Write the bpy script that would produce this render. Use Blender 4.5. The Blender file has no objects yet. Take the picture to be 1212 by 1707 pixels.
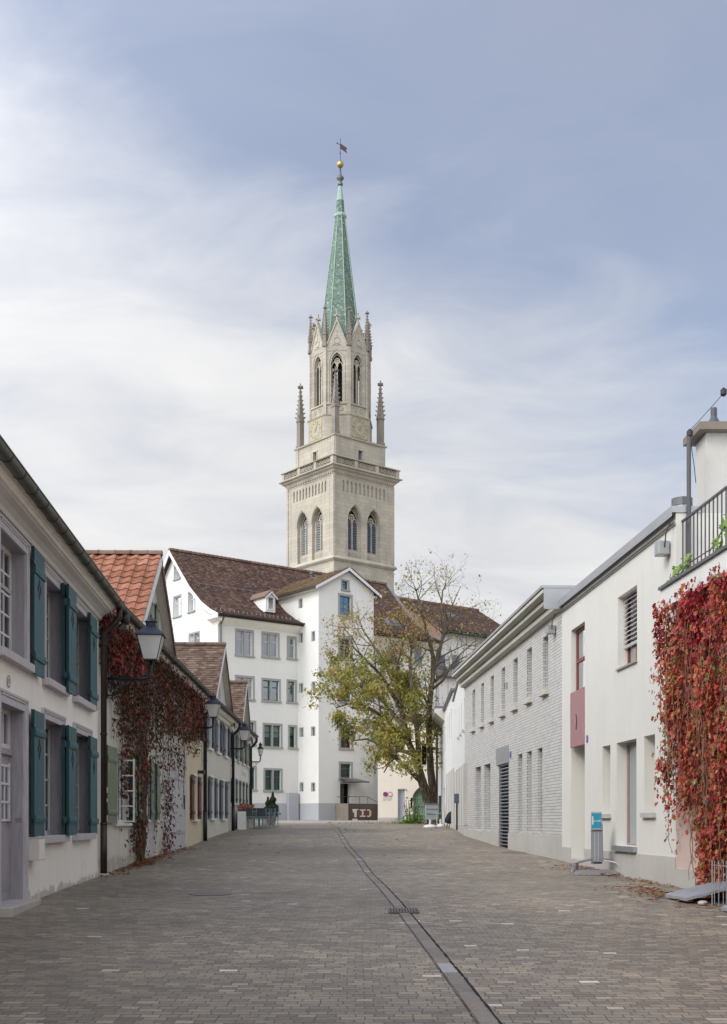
import bpy, bmesh, math, random
from mathutils import Vector, Matrix
RND = random.Random(11)
CX, HY, F = 606.0, 1370.0, 1950.0          # photo centre column, horizon row, focal length in photo pixels
S = bpy.context.scene
COL = S.collection
pi = math.pi
# ------------------------------------------------------------------ ground profile (eye level is z = 0)
GP = [(-60,1.75),(0,1.45),(6,1.31),(9,1.21),(12,1.13),(15,1.05),(18.2,1.0),(21.8,.975),(26,.85),(33.4,.735),(37.5,.59),(41,.48),(46.8,.32),(55,.2),(62,.09),(70,-.05),(74,-.09),(90,-.1),(900,-.1)]
def gz(y):
    for (a, h0), (b, h1) in zip(GP, GP[1:]):
        if y <= b:
            t = (y-a)/(b-a); return -(h0+(h1-h0)*t)
    return .1
# ------------------------------------------------------------------ frames: vertical planes with u along, n outward
class Frame:
    def __init__(s, ox, oy, dx, dy, side=1):
        l = math.hypot(dx, dy); s.o = (ox, oy); s.d = (dx/l, dy/l)
        s.n = (s.d[1]*side, -s.d[0]*side)
    def pt(s, u, n, z):
        return (s.o[0]+s.d[0]*u+s.n[0]*n, s.o[1]+s.d[1]*u+s.n[1]*n, z)
    def U(s, px, n=0):
        k = (px-CX)/F
        return (k*(s.o[1]+s.n[1]*n)-s.o[0]-s.n[0]*n)/(s.d[0]-k*s.d[1])
    def Z(s, px, py, n=0):
        return (HY-py)/F*s.pt(s.U(px, n), n, 0)[1]
    def UY(s, y): return (y-s.o[1])/s.d[1]
    def Y(s, u, n=0): return s.pt(u, n, 0)[1]
    def moved(s, u, n):
        f = Frame(0, 0, 1, 0); p = s.pt(u, n, 0); f.o = (p[0], p[1]); f.d = s.d; f.n = s.n; return f
W = Frame(0, 0, 1, 0, -1)                    # world: u = x, n = y
class Loc:                                   # a local frame turned about z, placed in the world
    def __init__(s, x, y, z, a): s.p = (x, y, z); s.c, s.s = math.cos(a), math.sin(a)
    def pt(s, u, n, z): return (s.p[0]+u*s.c-n*s.s, s.p[1]+u*s.s+n*s.c, s.p[2]+z)
# ------------------------------------------------------------------ mesh builder
BASE = {}
class MB:
    def __init__(s, fr=W): s.f = fr; s.v = []; s.fc = []; s.m = []; s.uv = []; s.has_uv = False
    def poly(s, pts, m=0, uv=None, raw=False):
        i = len(s.v)
        s.v += [tuple(p) if raw else s.f.pt(*p) for p in pts]
        s.fc.append(tuple(range(i, i+len(pts)))); s.m.append(m); s.uv.append(uv)
        if uv: s.has_uv = True
    def mesh(s, pts, faces, m=0, raw=False):
        i = len(s.v)
        s.v += [tuple(p) if raw else s.f.pt(*p) for p in pts]
        for f in faces: s.fc.append(tuple(i+k for k in f)); s.m.append(m); s.uv.append(None)
    def box(s, u0, u1, n0, n1, z0, z1, m=0):
        p = [(u, n, z) for z in (z0, z1) for n in (n0, n1) for u in (u0, u1)]
        s.mesh(p, [(0,1,3,2),(4,6,7,5),(0,4,5,1),(2,3,7,6),(0,2,6,4),(1,5,7,3)], m)
    def prism(s, pl, n0, n1, m=0):             # polygon in (u, z) pushed along n
        k = len(pl); p = [(a, n0, b) for a, b in pl]+[(a, n1, b) for a, b in pl]
        s.mesh(p, [tuple(range(k)), tuple(range(2*k-1, k-1, -1))]+[(i, (i+1) % k, k+(i+1) % k, k+i) for i in range(k)], m)
    def profile(s, pl, u0, u1, m=0):           # polygon in (n, z) pushed along u
        k = len(pl); p = [(u0, a, b) for a, b in pl]+[(u1, a, b) for a, b in pl]
        s.mesh(p, [tuple(range(k)), tuple(range(2*k-1, k-1, -1))]+[(i, (i+1) % k, k+(i+1) % k, k+i) for i in range(k)], m)
    def flat(s, pl, z0, z1, m=0):              # polygon in (u, n) pushed along z
        k = len(pl); p = [(a, b, z0) for a, b in pl]+[(a, b, z1) for a, b in pl]
        s.mesh(p, [tuple(range(k)), tuple(range(2*k-1, k-1, -1))]+[(i, (i+1) % k, k+(i+1) % k, k+i) for i in range(k)], m)
    def tube(s, pts, r, seg=6, m=0, cap=True):
        P = [Vector(s.f.pt(*p)) for p in pts]; rr = r if isinstance(r, (list, tuple)) else [r]*len(P)
        base = len(s.v); prev = None
        for i, p in enumerate(P):
            t = (P[min(i+1, len(P)-1)]-P[max(i-1, 0)])
            if t.length < 1e-9: t = Vector((0, 0, 1))
            t.normalize()
            a = prev if prev is not None else (Vector((0, 0, 1)) if abs(t.z) < .9 else Vector((1, 0, 0)))
            a = (a-t*a.dot(t)).normalized(); prev = a; b = t.cross(a)
            for k in range(seg):
                th = 2*pi*k/seg; s.v.append(tuple(p+(a*math.cos(th)+b*math.sin(th))*rr[i]))
        for i in range(len(P)-1):
            for k in range(seg):
                k2 = (k+1) % seg
                s.fc.append((base+i*seg+k, base+i*seg+k2, base+(i+1)*seg+k2, base+(i+1)*seg+k)); s.m.append(m); s.uv.append(None)
        if cap:
            for q in (0, len(P)-1): s.fc.append(tuple(base+q*seg+k for k in range(seg))); s.m.append(m); s.uv.append(None)
    def lathe(s, prof, u, n, seg=12, m=0, rot=0, sx=1, sy=1):   # prof: (radius, z)
        b = len(s.v)
        for r, z in prof:
            for k in range(seg):
                th = 2*pi*k/seg+rot; s.v.append(s.f.pt(u+r*math.cos(th)*sx, n+r*math.sin(th)*sy, z))
        for i in range(len(prof)-1):
            for k in range(seg):
                k2 = (k+1) % seg; s.fc.append((b+i*seg+k, b+i*seg+k2, b+(i+1)*seg+k2, b+(i+1)*seg+k)); s.m.append(m); s.uv.append(None)
        for q in (0, len(prof)-1): s.fc.append(tuple(b+q*seg+k for k in range(seg))); s.m.append(m); s.uv.append(None)
    def build(s, name, mats, parent=None, smooth=False, bevel=0, recalc=True, label=None):
        me = bpy.data.meshes.new(name)
        off = BASE.get(parent.name, (0, 0, 0)) if parent else (sum(v[0] for v in s.v)/len(s.v), sum(v[1] for v in s.v)/len(s.v), min(v[2] for v in s.v))
        me.from_pydata([(a-off[0], b-off[1], c-off[2]) for a, b, c in s.v], [], s.fc)
        if not isinstance(mats, (list, tuple)): mats = [mats]
        for m in mats: me.materials.append(m)
        me.polygons.foreach_set('material_index', s.m)
        if smooth: me.polygons.foreach_set('use_smooth', [True]*len(s.fc))
        if s.has_uv:
            ul = me.uv_layers.new(name='UVMap'); i = 0
            for f, uv in zip(s.fc, s.uv):
                for k in range(len(f)):
                    if uv: ul.data[i].uv = uv[k]
                    i += 1
        if recalc:
            bm = bmesh.new(); bm.from_mesh(me); bmesh.ops.recalc_face_normals(bm, faces=bm.faces); bm.to_mesh(me); bm.free()
        me.update()
        o = bpy.data.objects.new(name, me); COL.objects.link(o)
        if parent:
            o.parent = parent; BASE[o.name] = off
        else:
            o.location = off; BASE[o.name] = off
        if bevel:
            b = o.modifiers.new('bevel', 'BEVEL'); b.width = bevel; b.segments = 2; b.limit_method = 'ANGLE'; b.angle_limit = .7
        if label: o['label'] = label
        return o
def tag(o, label, cat, group=None, kind=None):
    if label: o['label'] = label
    if cat: o['category'] = cat
    if group: o['group'] = group
    if kind: o['kind'] = kind
    return o
def thing(name, loc, label, cat, group=None):
    o = bpy.data.objects.new(name, None); COL.objects.link(o); o.location = loc; o.empty_display_size = .2
    BASE[o.name] = tuple(loc); return tag(o, label, cat, group)
def dup(root, loc=None, rz=None, label=None, par=None):
    c = root.copy(); COL.objects.link(c)
    if par: c.parent = par
    if loc: c.location = loc
    if rz is not None: c.rotation_euler = (0, 0, rz)
    if label: c['label'] = label
    for ch in list(root.children): dup(ch, par=c)
    return c
def structure(o): o['kind'] = 'structure'; return o
# ------------------------------------------------------------------ materials
def srgb(r, g, b):
    f = lambda c: (c/255/12.92 if c/255 <= .04045 else ((c/255+.055)/1.055)**2.4)
    return (f(r), f(g), f(b), 1)
class NT:
    def __init__(s, name):
        s.mt = bpy.data.materials.new(name); s.mt.use_nodes = True; s.t = s.mt.node_tree; s.t.nodes.clear()
        s.out = s.n('ShaderNodeOutputMaterial'); s.bs = s.n('ShaderNodeBsdfPrincipled'); s.l(s.bs.outputs[0], s.out.inputs[0])
    def n(s, k, **kw):
        x = s.t.nodes.new(k)
        for a, b in kw.items(): setattr(x, a, b)
        return x
    def l(s, a, b): s.t.links.new(a, b)
    def coord(s, kind='Object', scale=(1, 1, 1)):
        tc = s.n('ShaderNodeTexCoord'); mp = s.n('ShaderNodeMapping'); mp.inputs['Scale'].default_value = scale
        s.l(tc.outputs[kind], mp.inputs[0]); return mp.outputs[0]
    def noise(s, vec, scale, detail=4, rough=.55, dist=0):
        x = s.n('ShaderNodeTexNoise'); x.inputs['Scale'].default_value = scale; x.inputs['Detail'].default_value = detail
        x.inputs['Roughness'].default_value = rough; x.inputs['Distortion'].default_value = dist
        if vec is not None: s.l(vec, x.inputs['Vector'])
        return x.outputs['Fac']
    def ramp(s, fac, stops, interp='LINEAR'):
        x = s.n('ShaderNodeValToRGB'); cr = x.color_ramp; cr.interpolation = interp
        while len(cr.elements) < len(stops): cr.elements.new(.5)
        for e, (p, c) in zip(cr.elements, stops): e.position = p; e.color = c if len(c) == 4 else (*c, 1)
        s.l(fac, x.inputs[0]); return x.outputs[0]
    def mix(s, fac, a, b, mode='MIX'):
        x = s.n('ShaderNodeMix', data_type='RGBA', blend_type=mode)
        for sock, v in ((x.inputs[0], fac), (x.inputs[6], a), (x.inputs[7], b)):
            if hasattr(v, 'links'): s.l(v, sock)
            else: sock.default_value = v
        return x.outputs[2]
    def math(s, op, a, b=0, clamp=False):
        x = s.n('ShaderNodeMath', operation=op, use_clamp=clamp)
        for sock, v in ((x.inputs[0], a), (x.inputs[1], b)):
            if hasattr(v, 'links'): s.l(v, sock)
            else: sock.default_value = v
        return x.outputs[0]
    def bump(s, h, strength=.3, dist=.01):
        x = s.n('ShaderNodeBump'); x.inputs['Strength'].default_value = strength; x.inputs['Distance'].default_value = dist
        s.l(h, x.inputs['Height']); s.l(x.outputs[0], s.bs.inputs['Normal'])
    def set(s, col=None, rough=.7, spec=.4, metal=0):
        if col is not None:
            if hasattr(col, 'links'): s.l(col, s.bs.inputs['Base Color'])
            else: s.bs.inputs['Base Color'].default_value = col
        s.bs.inputs['Roughness'].default_value = rough; s.bs.inputs['Specular IOR Level'].default_value = spec; s.bs.inputs['Metallic'].default_value = metal
        return s.mt
def dim(c, k): return (c[0]*k, c[1]*k, c[2]*k, 1)
def plaster(name, c, var=.10, stain=.25, stain_col=None, bump=.25, streak=.12, foot=None):
    t = NT(name); v = t.coord(); big = t.noise(v, .8, 6, .6)
    col = t.mix(t.ramp(big, [(.35, (0,0,0)), (.7, (1,1,1))]), dim(c, 1-var), c)
    vs = t.coord(scale=(2.2, 2.2, .22)); st = t.noise(vs, 2, 6, .65)
    col = t.mix(t.math('MULTIPLY', t.ramp(st, [(.5, (0,0,0)), (.8, (1,1,1))]), streak), col, dim(c, .55))
    sc = stain_col or dim(c, .6)
    blot = t.ramp(t.noise(v, 2.3, 8, .7, .6), [(.58, (0,0,0)), (.74, (1,1,1))])
    col = t.mix(t.math('MULTIPLY', blot, stain), col, sc)
    if foot is not None:            # flaked and splashed patches along the foot of the wall
        g = t.n('ShaderNodeNewGeometry'); sp = t.n('ShaderNodeSeparateXYZ'); t.l(g.outputs['Position'], sp.inputs[0])
        nz = t.noise(g.outputs['Position'], 4.5, 6, .7); hgt = t.math('MULTIPLY', t.math('SUBTRACT', foot, sp.outputs[2]), 1.6)
        mk = t.ramp(t.math('ADD', nz, t.math('MINIMUM', hgt, .22)), [(.60, (0,0,0)), (.66, (1,1,1))]); mk = t.math('MULTIPLY', mk, t.ramp(hgt, [(0, (0,0,0)), (.05, (1,1,1))]))
        col = t.mix(t.math('MULTIPLY', mk, .55), col, (.30,.26,.21,1))
    fine = t.noise(v, 70, 4, .6); t.bump(t.math('ADD', fine, t.math('MULTIPLY', t.noise(v, 4, 3), 2)), bump, .006)
    return t.set(col, .9, .2)
def paint(name, c, rough=.5, var=.15, scale=6, spec=.4, bump=.1, metal=0):
    t = NT(name); v = t.coord(); col = t.mix(t.ramp(t.noise(v, scale, 6, .65), [(.3, (0,0,0)), (.7, (1,1,1))]), dim(c, 1-var), dim(c, 1+var*.3))
    if bump: t.bump(t.noise(v, scale*8, 3), bump, .003)
    return t.set(col, rough, spec, metal)
def wood(name, c, rough=.6):
    t = NT(name); v = t.coord(scale=(9, 9, .9)); n = t.noise(v, 3, 6, .65)
    col = t.mix(t.ramp(n, [(.3, (0,0,0)), (.72, (1,1,1))]), dim(c, .72), dim(c, 1.06))
    b = t.ramp(t.noise(t.coord(), 3.5, 7, .7), [(.6, (0,0,0)), (.75, (1,1,1))]); col = t.mix(t.math('MULTIPLY', b, .3), col, dim(c, 1.35))
    t.bump(n, .25, .004); return t.set(col, rough, .3)
def random_island(name, stops, rough=.8, noise=.25, nscale=9, spec=.25, clump=None, bump=0, trans=0):
    t = NT(name); g = t.n('ShaderNodeNewGeometry'); f = g.outputs['Random Per Island']
    if clump:
        v = t.coord(); nn = t.noise(v, clump[0], 3, .6); f = t.math('ADD', t.math('MULTIPLY', f, 1-clump[1]), t.math('MULTIPLY', t.ramp(nn, [(.3, (0,0,0)), (.7, (1,1,1))]), clump[1]))
    col = t.ramp(f, stops)
    if noise:
        v = t.coord(); nn = t.noise(v, nscale, 5, .65); col = t.mix(t.ramp(nn, [(.3, (1,1,1)), (.62, (0,0,0))]), col, t.mix(.0, (0,0,0,1), (0,0,0,1)), 'MIX') if False else t.mix(t.math('MULTIPLY', t.ramp(nn, [(.35, (1,1,1)), (.65, (0,0,0))]), noise), col, (.02,.017,.012,1))
    if bump: t.bump(t.noise(t.coord(), 40, 3), bump, .004)
    m = t.set(col, rough, spec)
    if trans:
        tr = t.n('ShaderNodeBsdfTranslucent'); t.l(col, tr.inputs[0]); mx = t.n('ShaderNodeMixShader'); mx.inputs[0].default_value = trans
        t.l(t.bs.outputs[0], mx.inputs[1]); t.l(tr.outputs[0], mx.inputs[2]); t.l(mx.outputs[0], t.out.inputs[0])
    return m
def glass_mat(name, tint=(.8,.85,.86,1), refl=.3, rcol=(.9,.93,1,1)):
    t = NT(name); t.t.nodes.remove(t.bs); g = t.n('ShaderNodeBsdfGlossy'); g.inputs['Roughness'].default_value = .03; g.inputs[0].default_value = rcol
    tr = t.n('ShaderNodeBsdfTransparent'); tr.inputs[0].default_value = tint
    fr = t.n('ShaderNodeFresnel'); fr.inputs[0].default_value = 1.5
    v = t.coord(); b = t.n('ShaderNodeBump'); b.inputs['Strength'].default_value = .06; b.inputs['Distance'].default_value = .02; t.l(t.noise(v, 2.2, 2), b.inputs['Height']); t.l(b.outputs[0], g.inputs['Normal'])
    f = t.math('ADD', fr.outputs[0], refl, True)
    mx = t.n('ShaderNodeMixShader'); t.l(f, mx.inputs[0]); t.l(tr.outputs[0], mx.inputs[1]); t.l(g.outputs[0], mx.inputs[2]); t.l(mx.outputs[0], t.out.inputs[0])
    return t.mt
M = {}
M['wall_a'] = plaster('white render', (.84,.825,.78,1), .07, .16, (.5,.47,.42,1), streak=.22, foot=-.86)
M['wall_b'] = plaster('aged whitewash', (.60,.59,.54,1), .14, .75, (.22,.19,.14,1), .6, .35, foot=-.62)
M['wall_c'] = plaster('yellow render', (.62,.55,.39,1), .08, .2)
M['wall_d'] = plaster('cream render', (.58,.565,.50,1), .06, .15)
M['wall_e'] = plaster('white cafe render', (.66,.66,.64,1), .06, .15)
M['wall_m'] = plaster('bright white render', (.655,.65,.62,1), .045, .10, (.42,.41,.39,1), bump=.2, streak=.13)
M['wall_r'] = plaster('off white render', (.615,.602,.55,1), .06, .16, (.45,.43,.39,1), bump=.2, streak=.14)
M['wall_r3'] = plaster('cool white render', (.63,.63,.605,1), .05, .12, bump=.15)
M['wall_cream'] = plaster('pale cream render', (.72,.66,.56,1), .05, .1)
M['wall_pink'] = plaster('pink roughcast', (.58,.45,.39,1), .1, .35, bump=.9)
M['grey_plinth'] = plaster('grey plinth paint', (.38,.39,.41,1), .06, .1)
M['concrete'] = plaster('concrete plinth', (.46,.44,.40,1), .14, .45, (.27,.24,.2,1), .4, .3)
M['concrete_dark'] = plaster('dark concrete', (.10,.085,.07,1), .2, .5, (.05,.045,.04,1), .4, .3)
M['concrete_warm'] = plaster('warm concrete', (.22,.19,.155,1), .2, .4, (.12,.1,.08,1), .4, .5)
M['stone_frame'] = plaster('grey stone frame', (.31,.315,.295,1), .1, .2)
M['lavender'] = wood('lavender grey paint', (.37,.355,.39,1))
M['lavender_light'] = wood('pale lavender paint', (.52,.505,.53,1))
M['teal'] = wood('teal shutter paint', (.04,.125,.145,1))
M['teal_shaded'] = paint('shaded teal edge', (.012,.05,.055,1), .6)
M['green_shutter'] = wood('green grey shutter paint', (.17,.215,.135,1))
M['darkgreen_shutter'] = wood('dark green shutter paint', (.09,.13,.09,1))
M['red_shutter'] = wood('oxblood shutter paint', (.12,.026,.02,1))
M['blue_shutter'] = wood('blue grey shutter paint', (.07,.095,.14,1))
M['sash'] = paint('white sash paint', (.66,.66,.65,1), .5, .1)
M['moulding'] = paint('cream moulding paint', (.80,.77,.68,1), .6, .1, 3)
M['frieze'] = paint('grey frieze paint', (.58,.56,.53,1), .7, .08, 3)
M['gutter'] = paint('weathered green copper gutter', (.085,.09,.065,1), .45, .35, 5, .5, .1, .3)
M['gutter_dark'] = paint('dark copper gutter', (.05,.045,.035,1), .45, .35, 5, .5, .1, .3)
M['pipe'] = paint('brown copper pipe', (.035,.022,.018,1), .45, .3, 5, .5, .1, .3)
M['black'] = paint('black iron', (.012,.013,.017,1), .4, .2)
M['lamp_cap'] = paint('blue black lamp roof', (.012,.018,.032,1), .5, .2, spec=.35)
def milky():
    t = NT('milky lamp glass'); t.set((.9,.9,.88,1), .25, .5); tr = t.n('ShaderNodeBsdfTranslucent'); tr.inputs[0].default_value = (.92,.92,.9,1); mx = t.n('ShaderNodeMixShader'); mx.inputs[0].default_value = .6
    t.l(t.bs.outputs[0], mx.inputs[1]); t.l(tr.outputs[0], mx.inputs[2]); t.l(mx.outputs[0], t.out.inputs[0]); return t.mt
M['lamp_glass'] = milky()
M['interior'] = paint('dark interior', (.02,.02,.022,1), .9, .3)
M['curtain'] = paint('white curtain', (.62,.62,.60,1), .9, .1, 12)
M['blind'] = paint('pale roller blind', (.55,.57,.58,1), .9, .04, 2)
M['glass'] = glass_mat('window glass', (.72,.78,.8,1), .05, (.6,.64,.66,1))
M['glass_sky'] = glass_mat('reflecting glass', (.5,.55,.6,1), .32)
M['glass_blue'] = glass_mat('blue reflecting glass', (.15,.3,.5,1), .30, (.35,.6,1,1))
M['greenframe'] = paint('green window paint', (.025,.11,.095,1), .5)
M['whiteframe'] = paint('grey white window paint', (.48,.5,.5,1), .5)
M['verge'] = paint('brown verge board', (.13,.07,.05,1), .7, .25)
M['gable_wall'] = plaster('grey gable render', (.50,.49,.46,1), .08, .15)
M['zinc'] = paint('zinc sheet', (.36,.37,.38,1), .4, .12, 2, .5, .05, .6)
M['zinc_dark'] = paint('dark zinc', (.13,.13,.135,1), .45, .2, 3, .5, .05, .5)
M['cornice_c'] = plaster('pale concrete cornice', (.50,.49,.43,1), .12, .4)
M['pinkpanel'] = paint('dusty pink panel', (.33,.18,.185,1), .6, .06, 2)
M['mauveframe'] = paint('dull mauve frame', (.33,.24,.23,1), .5)
M['redframe'] = paint('red brown window paint', (.20,.05,.045,1), .5)
M['steel'] = paint('brushed grey steel', (.26,.26,.265,1), .45, .1, 8, .5, .03, .5)
M['rail'] = paint('dark grey railing', (.07,.07,.078,1), .5, .1)
M['chimney'] = plaster('chimney render', (.50,.49,.455,1), .06, .15)
M['grey_blind'] = paint('grey green blind', (.27,.295,.28,1), .8, .05, 2)
M['greysteel'] = paint('grey painted steel', (.20,.205,.215,1), .5, .1)
M['plate'] = paint('ribbed grey plate', (.27,.28,.30,1), .5, .12)
M['cloth_black'] = paint('black folded cloth', (.01,.011,.016,1), .8)
M['white_plastic'] = paint('white plastic', (.60,.60,.58,1), .6)
M['terracotta'] = paint('terracotta', (.30,.09,.035,1), .8)
M['stem'] = wood('brown vine stem', (.085,.055,.035,1))
M['tile_orange'] = random_island('orange clay pantile', [(0,(.27,.11,.063)),(.5,(.35,.15,.09)),(1,(.42,.20,.125))], .8, .4, 7, .2)
M['tile_ridge'] = random_island('grey brown ridge tile', [(0,(.16,.10,.08)),(1,(.26,.17,.13))], .85, .3)
M['tile_brown'] = random_island('brown plain tile', [(0,(.085,.055,.04)),(.45,(.13,.085,.06)),(.8,(.17,.115,.083)),(1,(.215,.155,.11))], .85, .25, 3)
M['tile_main'] = random_island('dark red brown tile', [(0,(.058,.034,.026)),(.5,(.10,.058,.044)),(.85,(.14,.082,.06)),(1,(.19,.125,.095))], .85, .35, .8)
M['roof_under'] = paint('roof underlay', (.05,.03,.022,1), .9)
M['tile_moss'] = random_island('mossy eave tile', [(0,(.11,.06,.04)),(.6,(.17,.11,.06)),(1,(.2,.17,.08))], .85, .3, 1.5)
# brick, pale glazed
def brick_mat():
    t = NT('pale clinker brick'); tc = t.n('ShaderNodeNewGeometry'); sp = t.n('ShaderNodeSeparateXYZ'); t.l(tc.outputs['Position'], sp.inputs[0])
    cb = t.n('ShaderNodeCombineXYZ'); t.l(t.math('ADD', sp.outputs[0], sp.outputs[1]), cb.inputs[0]); t.l(sp.outputs[2], cb.inputs[1])
    b = t.n('ShaderNodeTexBrick'); t.l(cb.outputs[0], b.inputs['Vector']); b.inputs['Scale'].default_value = 1
    b.inputs['Brick Width'].default_value = .25; b.inputs['Row Height'].default_value = .071; b.inputs['Mortar Size'].default_value = .0065; b.inputs['Mortar Smooth'].default_value = .25
    b.inputs['Color1'].default_value = (.54,.53,.505,1); b.inputs['Color2'].default_value = (.42,.415,.40,1); b.inputs['Mortar'].default_value = (.16,.155,.15,1); b.inputs['Bias'].default_value = -.3
    v = t.coord('Object'); n = t.noise(v, 1.2, 6, .6); col = t.mix(t.math('MULTIPLY', t.ramp(n, [(.4,(0,0,0)),(.7,(1,1,1))]), .25), b.outputs[0], (.5,.46,.40,1))
    t.bump(t.math('SUBTRACT', 1, b.outputs[1]), .7, .008); return t.set(col, .55, .4)
M['brick'] = brick_mat()
def setts_mat():
    t = NT('granite setts'); tc = t.n('ShaderNodeNewGeometry'); pos = tc.outputs['Position']
    # slight wandering of the courses
    nz = t.n('ShaderNodeTexNoise'); nz.inputs['Scale'].default_value = .35; nz.inputs['Detail'].default_value = 2; t.l(pos, nz.inputs['Vector'])
    off = t.n('ShaderNodeVectorMath', operation='SUBTRACT'); t.l(nz.outputs['Color'], off.inputs[0]); off.inputs[1].default_value = (.5,.5,.5)
    sc = t.n('ShaderNodeVectorMath', operation='SCALE'); t.l(off.outputs[0], sc.inputs[0]); sc.inputs['Scale'].default_value = .16
    nz2 = t.n('ShaderNodeTexNoise'); nz2.inputs['Scale'].default_value = 7; nz2.inputs['Detail'].default_value = 2; t.l(pos, nz2.inputs['Vector'])
    off2 = t.n('ShaderNodeVectorMath', operation='SUBTRACT'); t.l(nz2.outputs['Color'], off2.inputs[0]); off2.inputs[1].default_value = (.5,.5,.5)
    sc2 = t.n('ShaderNodeVectorMath', operation='SCALE'); t.l(off2.outputs[0], sc2.inputs[0]); sc2.inputs['Scale'].default_value = .026
    a1 = t.n('ShaderNodeVectorMath', operation='ADD'); t.l(pos, a1.inputs[0]); t.l(sc.outputs[0], a1.inputs[1])
    a2 = t.n('ShaderNodeVectorMath', operation='ADD'); t.l(a1.outputs[0], a2.inputs[0]); t.l(sc2.outputs[0], a2.inputs[1])
    b = t.n('ShaderNodeTexBrick'); t.l(a2.outputs[0], b.inputs['Vector']); b.inputs['Scale'].default_value = 1; b.squash = 1.25; b.squash_frequency = 3
    b.inputs['Brick Width'].default_value = .125; b.inputs['Row Height'].default_value = .092; b.inputs['Mortar Size'].default_value = .0048; b.inputs['Mortar Smooth'].default_value = .35; b.inputs['Bias'].default_value = 0
    b.inputs['Color1'].default_value = (0,0,0,1); b.inputs['Color2'].default_value = (1,1,1,1); b.inputs['Mortar'].default_value = (.5,.5,.5,1)
    stone = t.ramp(b.outputs[0], [(0,(.155,.133,.108)),(.3,(.195,.170,.140)),(.6,(.228,.200,.165)),(.86,(.262,.226,.178)),(.955,(.30,.255,.195)),(.99,(.33,.29,.25)),(.996,(.46,.44,.40)),(1,(.54,.52,.49))])
    big = t.noise(pos, .18, 5, .6); patch = t.ramp(big, [(.32,(.74,.73,.72)),(.5,(1.02,1.005,.98)),(.68,(1.28,1.24,1.16))])
    col = t.mix(1, stone, patch, 'MULTIPLY')
    md = t.ramp(t.noise(pos, 1.3, 6, .65), [(.3,(.82,.815,.77)),(.7,(1.17,1.15,1.07))]); col = t.mix(1, col, md, 'MULTIPLY')
    fn = t.ramp(t.noise(pos, 55, 3, .6), [(.25,(.75,.75,.75)),(.75,(1.2,1.2,1.2))]); col = t.mix(1, col, fn, 'MULTIPLY')
    mort = t.mix(t.ramp(t.noise(pos, .6, 4), [(.45,(0,0,0)),(.6,(1,1,1))]), (.05,.042,.033,1), (.10,.085,.066,1))
    # the long joints between the courses are wider than the butt joints
    sy = t.n('ShaderNodeSeparateXYZ'); t.l(a2.outputs[0], sy.inputs[0]); fr_ = t.math('FRACT', t.math('DIVIDE', sy.outputs[1], .092)); ed = t.math('ABSOLUTE', t.math('SUBTRACT', fr_, .5))
    jw = t.math('ADD', .385, t.math('MULTIPLY', t.noise(pos, 14, 3, .6), .09)); jo = t.ramp(t.math('SUBTRACT', ed, jw), [(0, (0,0,0)), (.06, (1,1,1))])
    col = t.mix(t.math('MULTIPLY', t.math('MAXIMUM', b.outputs[1], t.math('MULTIPLY', jo, .8)), .72), col, mort)
    h = t.math('ADD', t.math('MULTIPLY', t.math('SUBTRACT', 1, t.math('MAXIMUM', b.outputs[1], jo)), 1), t.math('MULTIPLY', t.noise(pos, 18, 4, .6), .5))
    h = t.math('ADD', h, t.math('MULTIPLY', b.outputs[0], .25))
    t.bump(h, .8, .012); t.set(col, .62, .45)
    return t.mt
M['setts'] = setts_mat()
M['paving_pale'] = plaster('pale gravel paving', (.34,.31,.27,1), .15, .3)
M['slab'] = random_island('granite channel slab', [(0,(.18,.16,.135)),(.7,(.235,.21,.178)),(.86,(.26,.20,.155)),(.91,(.36,.345,.32)),(1,(.42,.41,.39))], .7, .25, 20, .3, bump=.3)
M['slot'] = paint('dark slot shade', (.018,.016,.013,1), .95)  # slot and pit depth: their shade put into one flat near-black
M['iron_flat'] = paint('worn iron cover', (.17,.148,.125,1), .6)
M['iron'] = paint('rusty iron grate', (.13,.10,.09,1), .6)
# sandstone for the church
def sandstone():
    t = NT('grey sandstone'); tc = t.n('ShaderNodeTexCoord'); sp = t.n('ShaderNodeSeparateXYZ'); t.l(tc.outputs['Object'], sp.inputs[0])
    cb = t.n('ShaderNodeCombineXYZ'); t.l(t.math('ADD', sp.outputs[0], t.math('MULTIPLY', sp.outputs[1], 1.31)), cb.inputs[0]); t.l(sp.outputs[2], cb.inputs[1])
    b = t.n('ShaderNodeTexBrick'); t.l(cb.outputs[0], b.inputs['Vector']); b.inputs['Scale'].default_value = 1
    b.inputs['Brick Width'].default_value = 1.1; b.inputs['Row Height'].default_value = .42; b.inputs['Mortar Size'].default_value = .012
    b.inputs['Color1'].default_value = (.44,.40,.32,1); b.inputs['Color2'].default_value = (.37,.34,.28,1); b.inputs['Mortar'].default_value = (.25,.245,.22,1)
    v = t.coord(); col = t.mix(t.math('MULTIPLY', t.ramp(t.noise(v, .35, 7, .65), [(.42,(0,0,0)),(.68,(1,1,1))]), .55), b.outputs[0], (.235,.23,.215,1))
    col = t.mix(t.math('MULTIPLY', t.ramp(t.noise(t.coord(scale=(2,2,.15)), 1.2, 6, .7), [(.52,(0,0,0)),(.72,(1,1,1))]), .35), col, (.16,.15,.135,1))
    col = t.mix(t.math('MULTIPLY', t.ramp(t.noise(v, 1.1, 5, .7), [(.6,(0,0,0)),(.75,(1,1,1))]), .25), col, (.46,.39,.27,1))
    t.bump(t.noise(v, 6, 5), .3, .03); return t.set(col, .9, .2)
M['sand'] = sandstone()
M['sand_grey'] = plaster('weathered grey sandstone', (.25,.225,.19,1), .3, .6, (.12,.11,.095,1), .5, .4)
M['sand_dark'] = plaster('weathered dark sandstone', (.15,.135,.12,1), .3, .6, (.07,.065,.06,1), .5, .5)
M['copper'] = None
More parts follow.
